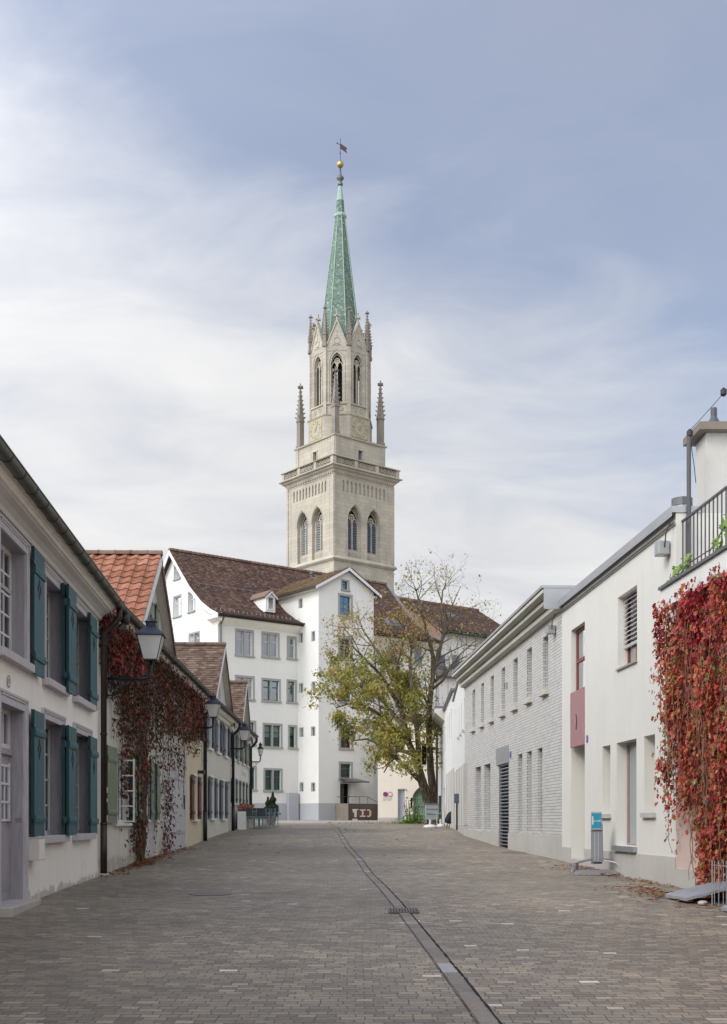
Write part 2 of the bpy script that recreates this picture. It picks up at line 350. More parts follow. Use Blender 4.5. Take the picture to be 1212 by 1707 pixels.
def copper():
    t = NT('green copper scales'); v = t.coord(scale=(1, 1, 1)); vo = t.n('ShaderNodeTexVoronoi'); vo.inputs['Scale'].default_value = 5.5; t.l(v, vo.inputs['Vector'])
    r = t.n('ShaderNodeSeparateColor'); t.l(vo.outputs['Color'], r.inputs[0])
    col = t.ramp(r.outputs[0], [(0,(.038,.068,.056)),(.4,(.07,.118,.097)),(.8,(.11,.17,.14)),(.95,(.16,.235,.2)),(1,(.28,.34,.30))])
    col = t.mix(t.math('MULTIPLY', t.ramp(t.noise(v, .6, 5), [(.4,(0,0,0)),(.65,(1,1,1))]), .4), col, (.12,.17,.10,1))
    t.bump(vo.outputs['Distance'], .5, .05); return t.set(col, .55, .4)
M['copper'] = copper()
M['copper_rib'] = paint('pale copper rib', (.26,.37,.31,1), .6, .2)
M['gold'] = paint('gilding', (.42,.32,.12,1), .35, .15, 8, .5, .05, .8)
M['clock_face'] = paint('clock face', (.33,.33,.28,1), .6, .1)
M['louvre'] = paint('slate louvre', (.10,.125,.17,1), .5, .15)
M['louvre_pale'] = paint('pale slate louvre', (.24,.26,.27,1), .6, .15)
M['vane'] = paint('red black vane', (.05,.02,.022,1), .6, .3, 14)
# leaves
M['ivy_red'] = random_island('red creeper leaves', [(0,(.04,.013,.012)),(.16,(.14,.018,.018)),(.34,(.40,.032,.028)),(.48,(.42,.08,.03)),(.62,(.40,.155,.04)),(.71,(.26,.13,.045)),(.82,(.11,.065,.025)),(.91,(.40,.29,.08)),(1,(.08,.10,.025))], .5, .0, clump=(1.9,.35), spec=.35, trans=.2)
M['ivy_dark'] = random_island('dark creeper leaves', [(0,(.015,.022,.006)),(.25,(.04,.04,.012)),(.45,(.07,.03,.013)),(.62,(.11,.028,.018)),(.78,(.10,.06,.024)),(.88,(.18,.03,.022)),(.95,(.24,.05,.03)),(1,(.20,.12,.04))], .5, .0, clump=(1.3,.55), spec=.3, trans=.25)
M['ivy_bright'] = random_island('crimson creeper leaves', [(0,(.10,.012,.015)),(.4,(.30,.015,.025)),(.75,(.42,.04,.05)),(1,(.40,.13,.05))], .5, .0, spec=.3, trans=.25)
M['tree_leaf'] = random_island('autumn tree leaves', [(0,(.05,.068,.013)),(.3,(.14,.15,.026)),(.58,(.27,.245,.042)),(.8,(.36,.28,.06)),(.93,(.32,.17,.05)),(1,(.17,.08,.03))], .5, 0, clump=(.55,.55), spec=.3, trans=.35)
M['tree_leaf_brown'] = random_island('brown tree leaves', [(0,(.16,.14,.04)),(.5,(.28,.20,.06)),(1,(.28,.13,.05))], .6, 0, spec=.3, trans=.3)
M['green_leaf'] = random_island('fresh green leaves', [(0,(.05,.11,.015)),(.5,(.12,.22,.03)),(1,(.25,.34,.06))], .45, 0, spec=.4, trans=.3)
M['cypress'] = random_island('dark conifer needles', [(0,(.008,.02,.008)),(.6,(.02,.04,.014)),(1,(.045,.07,.02))], .7, 0)
M['litter'] = random_island('fallen leaves', [(0,(.10,.03,.015)),(.5,(.25,.09,.03)),(1,(.36,.18,.06))], .8, 0)
M['flower'] = random_island('red flowers', [(0,(.30,.01,.02)),(.3,(.35,.05,.02)),(.45,(.38,.02,.10)),(.5,(.05,.08,.02)),(1,(.10,.12,.03))], .6, 0)
def bark():
    t = NT('mossy bark'); v = t.coord(scale=(5, 5, 1)); n = t.noise(v, 2.5, 8, .7)
    col = t.ramp(n, [(.25,(.025,.02,.016)),(.48,(.07,.056,.04)),(.62,(.16,.14,.09)),(.8,(.26,.24,.18))]); t.bump(n, .9, .04); return t.set(col, .9, .2)
M['bark'] = bark()
M['tan_stem'] = paint('tan vine stem', (.20,.13,.075,1), .8, .3, 5)
M['twig'] = paint('twig bark', (.13,.11,.085,1), .85, .3, 3)
# ------------------------------------------------------------------ shared builders
def facade(fr, parent, name, mats, u0, u1, zb, zt, holes=(), extra=(), label=None, reveal=.18):
    """wall face with openings; zb, zt numbers or functions of u; hole: dict(u0,u1,z0,z1 or top=fn(u), d, rm, n)"""
    fb = zb if callable(zb) else (lambda u: zb); ft = zt if callable(zt) else (lambda u: zt)
    cuts = {u0, u1} | {c for c in extra if u0 < c < u1}
    for h in holes:
        k = h.get('seg', 1)
        for i in range(k+1): cuts.add(h['u0']+(h['u1']-h['u0'])*i/k)
    cs = sorted(c for c in cuts if u0-1e-6 <= c <= u1+1e-6); b = MB(fr)
    for a, c in zip(cs, cs[1:]):
        if c-a < 1e-5: continue
        mid = (a+c)/2; hs = sorted([h for h in holes if h['u0'] < mid < h['u1']], key=lambda h: h['z0'])
        lo = (fb(a), fb(c))
        for h in hs:
            if h['z0']-min(lo) > 1e-4: b.poly([(a, 0, lo[0]), (c, 0, lo[1]), (c, 0, h['z0']), (a, 0, h['z0'])])
            top = h.get('top') or (lambda u, h=h: h['z1']); lo = (top(a), top(c))
            d = h.get('d', reveal); rm = h.get('rm', 0)
            b.poly([(a, 0, lo[0]), (c, 0, lo[1]), (c, -d, lo[1]), (a, -d, lo[0])], rm)
        hi = (ft(a), ft(c))
        if max(hi[0]-lo[0], hi[1]-lo[1]) > 1e-4: b.poly([(a, 0, lo[0]), (c, 0, lo[1]), (c, 0, hi[1]), (a, 0, hi[0])])
    for h in holes:
        d = h.get('d', reveal); rm = h.get('rm', 0); top = h.get('top') or (lambda u, h=h: h['z1'])
        b.poly([(h['u0'], 0, h['z0']), (h['u1'], 0, h['z0']), (h['u1'], -d, h['z0']), (h['u0'], -d, h['z0'])], rm)
        for uu in (h['u0'], h['u1']): b.poly([(uu, 0, h['z0']), (uu, 0, top(uu)), (uu, -d, top(uu)), (uu, -d, h['z0'])], rm)
    return b.build(name, mats, parent, recalc=False, label=label)
def body(fr, parent, mats, u0, u1, depth, zb, zt, inner=.75, name='wall'):
    """side, back and top faces plus a dark lining behind the openings"""
    b = MB(fr)
    for uu in (u0, u1): b.poly([(uu, 0, zb), (uu, -depth, zb), (uu, -depth, zt), (uu, 0, zt)])
    b.poly([(u0, -depth, zb), (u1, -depth, zb), (u1, -depth, zt), (u0, -depth, zt)])
    b.poly([(u0, 0, zt), (u1, 0, zt), (u1, -depth, zt), (u0, -depth, zt)])
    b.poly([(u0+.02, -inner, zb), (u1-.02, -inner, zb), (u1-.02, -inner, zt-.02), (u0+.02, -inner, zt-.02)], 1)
    return b.build(name, mats, parent, recalc=False)
def sash(fr, parent, u0, u1, z0, z1, n, fmat, cols=1, rows=1, fw=.055, mw=.028, th=.04, glass='glass', mull=None, transom=None, curtain=None, name='window', label=None):
    b = MB(fr); a = n-th/2; c = n+th/2
    b.box(u0, u0+fw, a, c, z0, z1); b.box(u1-fw, u1, a, c, z0, z1); b.box(u0+fw, u1-fw, a, c, z0, z0+fw); b.box(u0+fw, u1-fw, a, c, z1-fw, z1)
    iu0, iu1, iz0, iz1 = u0+fw, u1-fw, z0+fw, z1-fw
    if mull:
        for k in range(1, mull): cu = iu0+(iu1-iu0)*k/mull; b.box(cu-fw*.8, cu+fw*.8, a+.004, c+.012, iz0, iz1)
    if transom is not None: zz = iz0+(iz1-iz0)*transom; b.box(iu0, iu1, a+.006, c+.006, zz-fw*.5, zz+fw*.5)
    for k in range(1, cols):
        cu = iu0+(iu1-iu0)*k/cols
        if mull and abs(k/cols*mull-round(k/cols*mull)) < 1e-6: continue
        b.box(cu-mw/2, cu+mw/2, a+.008, c-.006, iz0, iz1)
    for k in range(1, rows): zz = iz0+(iz1-iz0)*k/rows; b.box(iu0, iu1, a+.011, c-.009, zz-mw/2, zz+mw/2)
    w = b.build(name, fmat, parent, label=label)
    g = MB(fr); g.poly([(iu0-.005, n-.002, iz0-.005), (iu1+.005, n-.002, iz0-.005), (iu1+.005, n-.002, iz1+.005), (iu0-.005, n-.002, iz1+.005)]); g.build('pane', M[glass], w, recalc=False)
    if curtain:
        kind, frac = curtain; cb = MB(fr); zc = z1-(z1-z0)*frac
        if kind == 'blind': cb.box(u0+.02, u1-.02, n-.09, n-.08, zc, z1-.01); cb.build('blind', M['blind'], w)
        else:
            N = 26
            for side in (0, 1):
                s0, s1 = (u0, u0+(u1-u0)*frac*.5) if side == 0 else (u1-(u1-u0)*frac*.5, u1)
                for i in range(N):
                    x0 = s0+(s1-s0)*i/N; x1 = s0+(s1-s0)*(i+1)/N; f = lambda q: n-.12+.02*math.sin(q*N*.9)
                    cb.poly([(x0, f(i), z0), (x1, f(i+1), z0), (x1, f(i+1), z1), (x0, f(i), z1)])
            cb.build('curtain', M['curtain'], w, recalc=False)
    return w
def surround(fr, w, u0, u1, z0, z1, wd, proud, mat, sill=True, cap=False, bottom=False):
    b = MB(fr)
    b.box(u0-wd, u0, .0, proud, z0, z1+wd); b.box(u1, u1+wd, .0, proud, z0, z1+wd); b.box(u0, u1, .0, proud-.002, z1, z1+wd)
    if cap:
        b.box(u0-wd, u1+wd, 0, proud+.018, z1+wd, z1+wd+.03); b.box(u0-wd, u0-wd+.025, proud, proud+.012, z0, z1+wd); b.box(u1+wd-.025, u1+wd, proud, proud+.012, z0, z1+wd)
        b.box(u0, u1, proud, proud+.01, z1+wd*.75, z1+wd*.98)
    if bottom: b.box(u0, u1, 0, proud-.002, z0-wd, z0)
    b.build('window_frame', mat, w)
    if sill:
        s = MB(fr); s.box(u0-wd-.03, u1+wd+.03, -.1, proud+.07, z0-wd*.75-.02, z0-.001); s.build('sill', mat, w, bevel=.006)
def shutter(fr, parent, u0, u1, z0, z1, n0, mat, edge=None, th=.045, diamond=True, label=None, louvre=False, ledges=True):
    b = MB(fr); n1 = n0+th; k = max(2, int(round((u1-u0)/.2)))
    for i in range(k):
        a = u0+(u1-u0)*i/k; c = u0+(u1-u0)*(i+1)/k; b.box(a+.003, c-.003, n0, n1-.012, z0, z1)
    if edge: b.box(u0-.004, u0+.003, n0-.002, n1-.004, z0-.003, z1+.003, 1)  # near edge in a darker tone, shade put into its colour
    h = z1-z0
    if ledges:
        for f in (.11, .80): b.profile([(n1-.014, z0+h*f), (n1+.008, z0+h*f), (n1+.016, z0+h*f+.05), (n1+.008, z0+h*f+.1), (n1-.014, z0+h*f+.1)], u0+.01, u1-.01)
    if louvre:
        zz = z0+.1
        while zz < z1-.12: b.profile([(n1-.014, zz), (n1+.008, zz), (n1-.01, zz+.05)], u0+.05, u1-.05); zz += .07
    o = b.build('shutter', [mat, M['teal_shaded']], parent, label=label)
    if diamond:
        d = MB(fr); cu = (u0+u1)/2; cz = z0+h*.70; q = .06
        for du, dz in ((0, .085), (0, -.085), (-.065, 0), (.065, 0)):
            d.prism([(cu+du-q*.7, cz+dz), (cu+du, cz+dz-q), (cu+du+q*.7, cz+dz), (cu+du, cz+dz+q)], n1-.03, n1-.009)
        d.build('dark_diamond', M['interior'], o)  # solid near-black insets, the shade of cut-outs put into their colour
    hb = MB(fr)
    for f in (.12, .88): hb.box(u0-.03, u0+.1, n1-.011, n1-.004, z0+h*f-.012, z0+h*f+.012); hb.tube([(u0-.012, n0+.01, z0+h*f-.04), (u0-.012, n0+.01, z0+h*f+.04)], .012, 6)
    hb.build('hinge', M['black'], o)
    return o
def gutter(fr, parent, u0, u1, n, z, r=.075, mat='gutter', step=.62, name='gutter'):
    b = MB(fr); K = 9
    ring = lambda R, e=0: [(n+R*math.cos(pi+pi*i/K), z+R*math.sin(pi+pi*i/K)) for i in range(K+1)]
    b.profile(ring(r)+ring(r-.008)[::-1], u0, u1)
    b.tube([(u0, n+r, z), (u1, n+r, z)], .012, 6)
    for e in (u0+.004, u1-.004): b.profile(ring(r-.004), e-.003, e+.003)
    u = u0+.2
    while u < u1: b.profile(ring(r+.007)+ring(r+.0005)[::-1], u, u+.03, 1); u += step
    return b.build(name, [M[mat], M['gutter_dark']], parent)
def downpipe(fr, parent, u, n_eave, z_eave, zg, r=.05, mat='pipe', top_bend=True, n=.1):
    b = MB(fr)
    if top_bend: b.tube([(u, n_eave, z_eave-.05), (u, n_eave, z_eave-.2), (u, (n_eave+n)/2+.02, z_eave-.36), (u, n, z_eave-.5), (u, n, zg+.02)], r, 10)
    else: b.tube([(u, n, z_eave), (u, n, zg+.02)], r, 10)
    z = zg+.95
    b.tube([(u, n, zg+.01), (u, n, zg+.95)], r*1.14, 10)
    while z < z_eave-.6: b.tube([(u, n, z-.02), (u, n, z+.02)], r*1.2, 10); z += 1.6
    return b.build('downpipe', M[mat], parent, smooth=True)
def tiles(mb, P, nrm, rows, rh, uu, tw, lift=.03, wave=0, jit=.006, m=0):
    """P(u, s) -> point, s measured up the slope; nrm(s) -> unit normal; uu(s) -> (u0, u1)"""
    for i in range(rows):
        s0 = i*rh; s1 = s0+rh*1.12; a, c = uu(s0+rh*.5)
        nm = Vector(nrm(s0)); u = a-(tw*.5 if i % 2 and not wave else 0)
        while u < c-.01:
            x0 = max(a, u); x1 = min(c, u+tw)
            if x1-x0 > .01:
                j = RND.uniform(-jit, jit); l = nm*(lift+j); l2 = nm*(lift*.25); K = 4 if wave else 1
                pts = []
                for k in range(K+1):
                    f = k/K; xu = x0+(x1-x0-.004)*f; wz = nm*(wave*math.sin(2*pi*(f*.9+.1))) if wave else Vector((0,0,0))
                    A = Vector(P(xu, s0)); B = Vector(P(xu, s1))
                    pts += [A+wz*.2+nm*(-.002), A+l+wz, B+l2+wz]
                fs = []
                for k in range(K): q = k*3; fs += [(q, q+3, q+4, q+1), (q+1, q+4, q+5, q+2)]
                fs += [(0, 1, 2), (K*3, K*3+2, K*3+1)]
                mb.mesh(pts, fs, m, raw=True)
            u += tw
def leaf_cloud(samples, size, mat, name, parent, flat=0, base=None, droop=.5):
    """samples: list of (point, facing normal); every leaf a folded five-pointed blade"""
    b = MB(W)
    for p, nm in samples:
        s = size*RND.choice((RND.uniform(.45, .9), RND.uniform(.8, 1.5))); nn = Vector(nm)+Vector((RND.uniform(-1, 1), RND.uniform(-1, 1), RND.uniform(-.6, .9)))*(.75 if not flat else .12)
        nn.normalize(); dn = Vector((RND.uniform(-.5, .5), RND.uniform(-.5, .5), -1 if not flat else RND.uniform(-1, 1)))
        if flat: dn = Vector((RND.uniform(-1, 1), RND.uniform(-1, 1), 0))
        t = dn-nn*dn.dot(nn)
        if t.length < 1e-3: continue
        t.normalize(); w = t.cross(nn); P = Vector(p); fold = nn*s*.13
        b.mesh([P-t*s*.35, P-t*s*.2+w*s*.42+fold, P+t*s*.05+w*s*.22+fold*.6, P+t*s*.25+w*s*.36+fold, P+t*s*.6,
                P+t*s*.25-w*s*.36+fold, P+t*s*.05-w*s*.22+fold*.6, P-t*s*.2-w*s*.42+fold], [(0, 1, 2, 3, 4), (0, 4, 5, 6, 7)], raw=True)
    return b.build(name, mat, parent, recalc=False)
def text_on(fr, parent, txt, u, n, z, size, mat, name='lettering', mirror=False, thick=.004, shear=0, xs=1.0):
    """real letter shapes laid flat on the plane n of a frame, centred on u, z; written so that it reads from outside"""
    cu = bpy.data.curves.new('txt', 'FONT'); cu.body = txt; cu.size = size; cu.align_x = 'CENTER'; cu.align_y = 'CENTER'; cu.extrude = thick; cu.shear = shear
    o = bpy.data.objects.new('txt', cu); COL.objects.link(o); bpy.context.view_layer.update()
    me = bpy.data.meshes.new_from_object(o); bpy.data.objects.remove(o)
    sg = -1 if mirror else 1; b = MB(fr)
    b.mesh([(u+sg*v.co.x*xs, n+v.co.z, z+v.co.y) for v in me.vertices], [tuple(p.vertices) for p in me.polygons]); bpy.data.meshes.remove(me)
    return b.build(name, mat, parent, recalc=False)
def disc(b, u, n, z, r, th, seg=20, m=0, ru=None):
    ru = ru or r; b.prism([(u+ru*math.cos(2*pi*i/seg), z+r*math.sin(2*pi*i/seg)) for i in range(seg)], n, n+th, m)
def ring(b, u, n, z, r, t, th, seg=20, m=0):
    for i in range(seg):
        a0 = 2*pi*i/seg; a1 = 2*pi*(i+1)/seg
        b.prism([(u+r*math.cos(a0), z+r*math.sin(a0)), (u+r*math.cos(a1), z+r*math.sin(a1)), (u+(r-t)*math.cos(a1), z+(r-t)*math.sin(a1)), (u+(r-t)*math.cos(a0), z+(r-t)*math.sin(a0))], n, n+th, m)
# ================================================================== ground
b = MB(); ys = [-60,-20,-8,0]+[i*.5 for i in range(1, 181)]+[100,130,200,400,900]
xs = [-700,-200,-40,-12,-6,-3,0,3,6,12,40,200,700]
for y0, y1 in zip(ys, ys[1:]):
    for x0, x1 in zip(xs, xs[1:]): b.poly([(x0, y0, gz(y0)), (x1, y0, gz(y0)), (x1, y1, gz(y1)), (x0, y1, gz(y1))])
o = b.build('ground', M['setts'], recalc=False); structure(o)
for p in o.data.polygons: p.use_smooth = True
b = MB()
def edge(x): return 62.5+.5*math.sin(x*.9)+.25*math.sin(x*2.3)+x*.12
for i in range(60):
    x0 = -10+i*.4; x1 = x0+.4; P = []
    for k in range(12): 
        t0 = k/12; t1 = (k+1)/12; f = lambda x, t: (x, edge(x)+(77-edge(x))*t, gz(edge(x)+(77-edge(x))*t)+.006)
        b.poly([f(x0, t0), f(x1, t0), f(x1, t1), f(x0, t1)])
structure(b.build('paving', M['paving_pale'], recalc=False))
# drainage channel: slabs and slot
DX = lambda y: .84-.047*(y-7.3)
b = MB(); y = 3.0
while y < 60:
    L = RND.uniform(.28, .62); y1 = min(y+L, 60)
    x0, x1 = DX(y)-.055, DX(y1)-.055; w = .058
    b.mesh([(x0-w, y, gz(y)+.001), (x0+w, y, gz(y)+.001), (x1+w, y1-.008, gz(y1)+.001), (x1-w, y1-.008, gz(y1)+.001)]+[(x0-w, y, gz(y)+.009), (x0+w, y, gz(y)+.009), (x1+w, y1-.008, gz(y1)+.009), (x1-w, y1-.008, gz(y1)+.009)], [(4,5,6,7),(0,1,5,4),(1,2,6,5),(2,3,7,6),(3,0,4,7)]); y += L
ch = thing('drain_channel', (DX(20), 20, gz(20)), 'long line of pale slabs with a dark slot running down the street', 'drain')
ob = b.build('channel_slabs', M['slab'], ch)
b = MB(); y = 3.0
while y < 60:
    y1 = y+.11; j = .0015*math.sin(y*5)+RND.uniform(-.002, .002)
    for off, ww in ((.022, .010), (-.126, .003)):
        x0, x1 = DX(y)+off, DX(y1)+off; ww = ww*RND.uniform(.6, 1.3)
        b.poly([(x0-ww+j, y, gz(y)+.005), (x0+ww+j, y, gz(y)+.005), (x1+ww+j, y1, gz(y1)+.005), (x1-ww+j, y1, gz(y1)+.005)])
    y += .11
b.build('slot', M['slot'], ch, recalc=False)
def grate(name, x, y, w, l, label, round_=False, slots=9):
    z = gz(y)+(.003 if round_ else .006); t = thing(name, (x, y, z), label, 'drain cover' if round_ else 'drain grate'); s = (gz(y+.1)-gz(y-.1))/.2
    b = MB()
    Z = lambda yy: z+(yy-y)*s
    if round_:
        pts = [(x+w/2*math.cos(2*pi*i/24), y+l/2*math.sin(2*pi*i/24)) for i in range(24)]
        b.mesh([(p, q, Z(q)) for p, q in pts]+[(p, q, Z(q)+.006) for p, q in pts], [tuple(range(24, 48))]+[(i, (i+1)%24, 24+(i+1)%24, 24+i) for i in range(24)])
        b.build('cover', M['iron_flat'], t); b = MB()
        for i in range(-5, 6):
            xx = x+i*w/12; hl = math.sqrt(max(.02, 1-(2*i/12)**2))*l/2*.86
            b.mesh([(xx-.008, y-hl, Z(y-hl)+.008), (xx+.008, y-hl, Z(y-hl)+.008), (xx+.008, y+hl, Z(y+hl)+.008), (xx-.008, y+hl, Z(y+hl)+.008)], [(0,1,2,3)])
        b.build('groove', M['iron'], t, recalc=False); return
    b.mesh([(p, q, Z(q)+.004*k) for k in (0, 1) for p, q in ((x-w/2, y-l/2), (x+w/2, y-l/2), (x+w/2, y+l/2), (x-w/2, y+l/2))], [(4,5,6,7),(0,1,5,4),(1,2,6,5),(2,3,7,6),(3,0,4,7)]); b.build('pit', M['slot'], t); b = MB()
    for i in range(slots+1):
        xx = x-w/2+w*i/slots
        b.mesh([(xx+dx, yy, Z(yy)+h) for h in (.002, .016) for dx, yy in ((-.011, y-l/2), (.011, y-l/2), (.011, y+l/2), (-.011, y+l/2))], [(4,5,6,7),(0,1,5,4),(1,2,6,5),(2,3,7,6),(3,0,4,7)])
    for yy in (y-l/2, y+l/2):
        b.mesh([(xx, yy+dy, Z(yy)+h) for h in (.001, .015) for xx, dy in ((x-w/2, -.012), (x+w/2, -.012), (x+w/2, .012), (x-w/2, .012))], [(4,5,6,7),(0,1,5,4),(1,2,6,5),(2,3,7,6),(3,0,4,7)])
    b.build('grate', M['iron'], t)
grate('drain_grate', .48, 14.0, .34, .42, 'square iron grate beside the slab channel', slots=10)
grate('drain_cover', -2.17, 16.6, .6, .75, 'round ribbed iron cover on the left half of the street', True)
grate('drain_cover', 3.9, 30.0, .75, .9, 'round iron cover near the brick building', True)
# ================================================================== house A
FA = Frame(-4.34+.0672*9.1, 6, -.0672, 1)
A = lambda y: FA.UY(y)
uA0, uA1 = A(-7), A(20.86)
HA = thing('town_house', FA.pt(A(15), 0, gz(15)), 'white house with teal shutters and lavender window frames, nearest on the left', 'house', 'houses along the left side of the street')
base_f = lambda fr: (lambda u: gz(fr.Y(u))-.15)
WA = [(A(16.06), A(17.40), -.19, 1.42), (A(18.42), A(19.86), -.19, 1.42), (A(16.15), A(17.38), 1.98, 3.40), (A(18.42), A(19.86), 1.98, 3.40)]
WA0 = (A(13.55), A(14.93), 2.02, 3.42); WAm = (A(10.3), A(11.7), 2.02, 3.42); DA = (A(13.6), A(14.86), -1.0, 1.40)
hol = [dict(u0=a, u1=c, z0=d, z1=e, d=.18, rm=1) for a, c, d, e in WA+[WA0, WAm, DA]]+[dict(u0=A(10.3), u1=A(11.7), z0=-.19, z1=1.42, d=.18, rm=1)]+[dict(u0=A(y), u1=A(y+1.4), z0=z, z1=z+1.4+.2*(z < 0), d=.18, rm=1) for y in (2.5, 6.4) for z in (-.19, 2.02)]
facade(FA, HA, 'wall', [M['wall_a'], M['lavender']], uA0, uA1, base_f(FA), 3.88, hol, extra=[A(y) for y in range(-6, 22)])
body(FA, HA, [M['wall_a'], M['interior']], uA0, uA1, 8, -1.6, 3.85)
for i, (a, c, d, e) in enumerate(WA+[WA0, WAm, (A(10.3), A(11.7), -.19, 1.42)]+[(A(y), A(y+1.4), z, z+1.4+.2*(z < 0)) for y in (2.5, 6.4) for z in (-.19, 2.02)]):
    up = d > 1; w = sash(FA, HA, a, c, d, e, -.18, M['sash'], cols=4, rows=5 if i >= 4 else 4, fw=.06, mull=2, glass='glass', curtain=('curtain', .5) if i in (0, 2) else ('blind', .25))
    surround(FA, w, a, c, d, e, .11, .035, M['lavender_light'], cap=True)
b = MB(FA); b.box(A(13.4), A(14.35), -.06, -.03, 2.78, 2.83); b.build('window_bar', M['steel'], HA)
# door
a, c, d, e = DA; fr = MB(FA)
dr = MB(FA); dr.box(a, c, -.215, -.17, d, e-.5)
dr.box(a, c, -.17, -.13, e-.56, e-.49); do = dr.build('door', M['lavender'], HA)
pn = MB(FA)
for k in (0, 1):
    x0 = a+.1+k*(c-a)/2*1.0; x1 = a+(c-a)/2*(k+1)-.08; pn.box(x0, x1, -.17, -.158, d+.15, d+.92); pn.box(x0+.05, x1-.05, -.158, -.15, d+.2, d+.87)
pn.build('door_panel', M['lavender'], do)
gl = MB(FA)
for k in (0, 1):
    x0 = a+.1+k*(c-a)/2; x1 = a+(c-a)/2*(k+1)-.08; gl.box(x0, x1, -.169, -.166, d+1.02, e-.68)
gl.build('door_glass', M['glass_sky'], do)
mu = MB(FA)
for k in (0, 1):
    x0 = a+.1+k*(c-a)/2; x1 = a+(c-a)/2*(k+1)-.08
    mu.box(x0-.03, x0, -.17, -.15, d+1.0, e-.66); mu.box(x1, x1+.03, -.17, -.15, d+1.0, e-.66); mu.box((x0+x1)/2-.014, (x0+x1)/2+.014, -.168, -.155, d+1.0, e-.68)
    for q in range(4): zz = d+1.02+(e-.7-d-1.02)*q/3; mu.box(x0, x1, -.168, -.152, zz-.015, zz+.015)
mu.build('glazing_bars', M['sash'], do)
b = MB(FA); b.tube([(c-.1, -.165, d+1.0), (c-.1, -.12, d+1.0), (c-.2, -.12, d+1.0)], .012, 6); b.build('handle', M['steel'], do)
w = sash(FA, HA, a, c, e-.48, e, -.18, M['sash'], cols=4, rows=1, fw=.05, mull=2, name='transom_window', glass='glass_sky')
surround(FA, w, a, c, d-.3, e, .12, .03, M['lavender_light'], sill=False, cap=True)
b = MB(FA); b.box(a-.2, c+.14, -.18, .2, gz(14)-.2, gz(14.9)+.07); b.build('door_step', M['concrete'], HA, bevel=.015)
b = MB(FA); b.box(c+.0, c+.012, -.1, -.02, .03-.04, .05); b.build('doorbell', M['sash'], HA)
b = MB(FA); u = FA.U(13); zc = FA.Z(13, 1136); disc(b, u, 0, zc, .075, .012, ru=.065); o = b.build('house_number', M['sash'], HA)
b = MB(FA); ring(b, u, .012, zc, .075, .009, .003); b.build('border', M['blue_shutter'], o); text_on(FA, o, '11', u, .014, zc, .085, M['blue_shutter'], thick=.001)
# shutters
for (y0, y1, z0, z1, n0) in ((15.08, 15.76, 1.93, 3.55, .055), (17.14, 17.75, 1.93, 3.50, .055), (17.2, 17.88, 1.92, 3.50, .108), (19.45, 20.2, 1.92, 3.48, .055),
                             (15.08, 15.76, -.19, 1.45, .055), (17.14, 17.75, -.2, 1.42, .055), (17.2, 17.88, -.2, 1.42, .108), (19.45, 20.2, -.22, 1.43, .055)):
    shutter(FA, HA, A(y0), A(y1), z0, z1, n0, M['teal'], edge=True)
# cornice, eaves, gutter
b = MB(FA); b.profile([(0, 3.60), (.05, 3.60), (.065, 3.655), (.12, 3.70), (.2, 3.735), (.2, 3.76), (0, 3.76)], uA0, uA1+.02); b.build('frieze', M['frieze'], HA)
b = MB(FA); b.profile([(0, 3.7605), (.23, 3.7605), (.25, 3.79), (.275, 3.80), (.285, 3.845), (.30, 3.85), (.30, 3.89), (0, 3.89)], uA0, uA1+.04); b.build('cornice', M['moulding'], HA)
gutter(FA, HA, uA0, uA1+.12, .365, 3.90, .08)
b = MB(FA); b.profile([(.34, 3.90), (.34, 3.95), (-4, 7.1), (-8, 3.95), (-8, 3.75), (-4, 6.9), (-.1, 3.891)], uA0, uA1+.1); b.build('roof', M['roof_under'], HA)
b = MB(FA); b.box(A(11.6), A(12.2), .05, .33, 3.96, 4.06); b.build('roof_vent', M['verge'], HA)
uP = FA.U(173, .09); yP = FA.Y(uP, .09); downpipe(FA, HA, uP, .365, 3.86, gz(yP), .055, n=.09)
b = MB(FA); b.box(uP-.1, uP+.1, .0, .17, gz(yP)-.02, gz(yP)+.06); b.build('pipe_foot', M['concrete'], HA, bevel=.01)
# letter box
t = thing('letter_box', FA.pt(A(15.3), 0, -.6), 'pale grey metal letter box on the white wall below the teal shutter', 'letter box')
b = MB(FA); b.box(A(15.05), A(15.42), .0, .16, -.50, -.21); b.box(A(15.04), A(15.43), .0, .17, -.212, -.20); b.build('box', M['greysteel' if False else 'frieze'], t, bevel=.004)
b = MB(FA); b.box(A(15.07), A(15.40), .16, .165, -.49, -.225); o = b.build('flap', M['moulding'], t); b = MB(FA); disc(b, A(15.36), .165, -.3, .008, .004); b.build('lock', M['steel'], o)
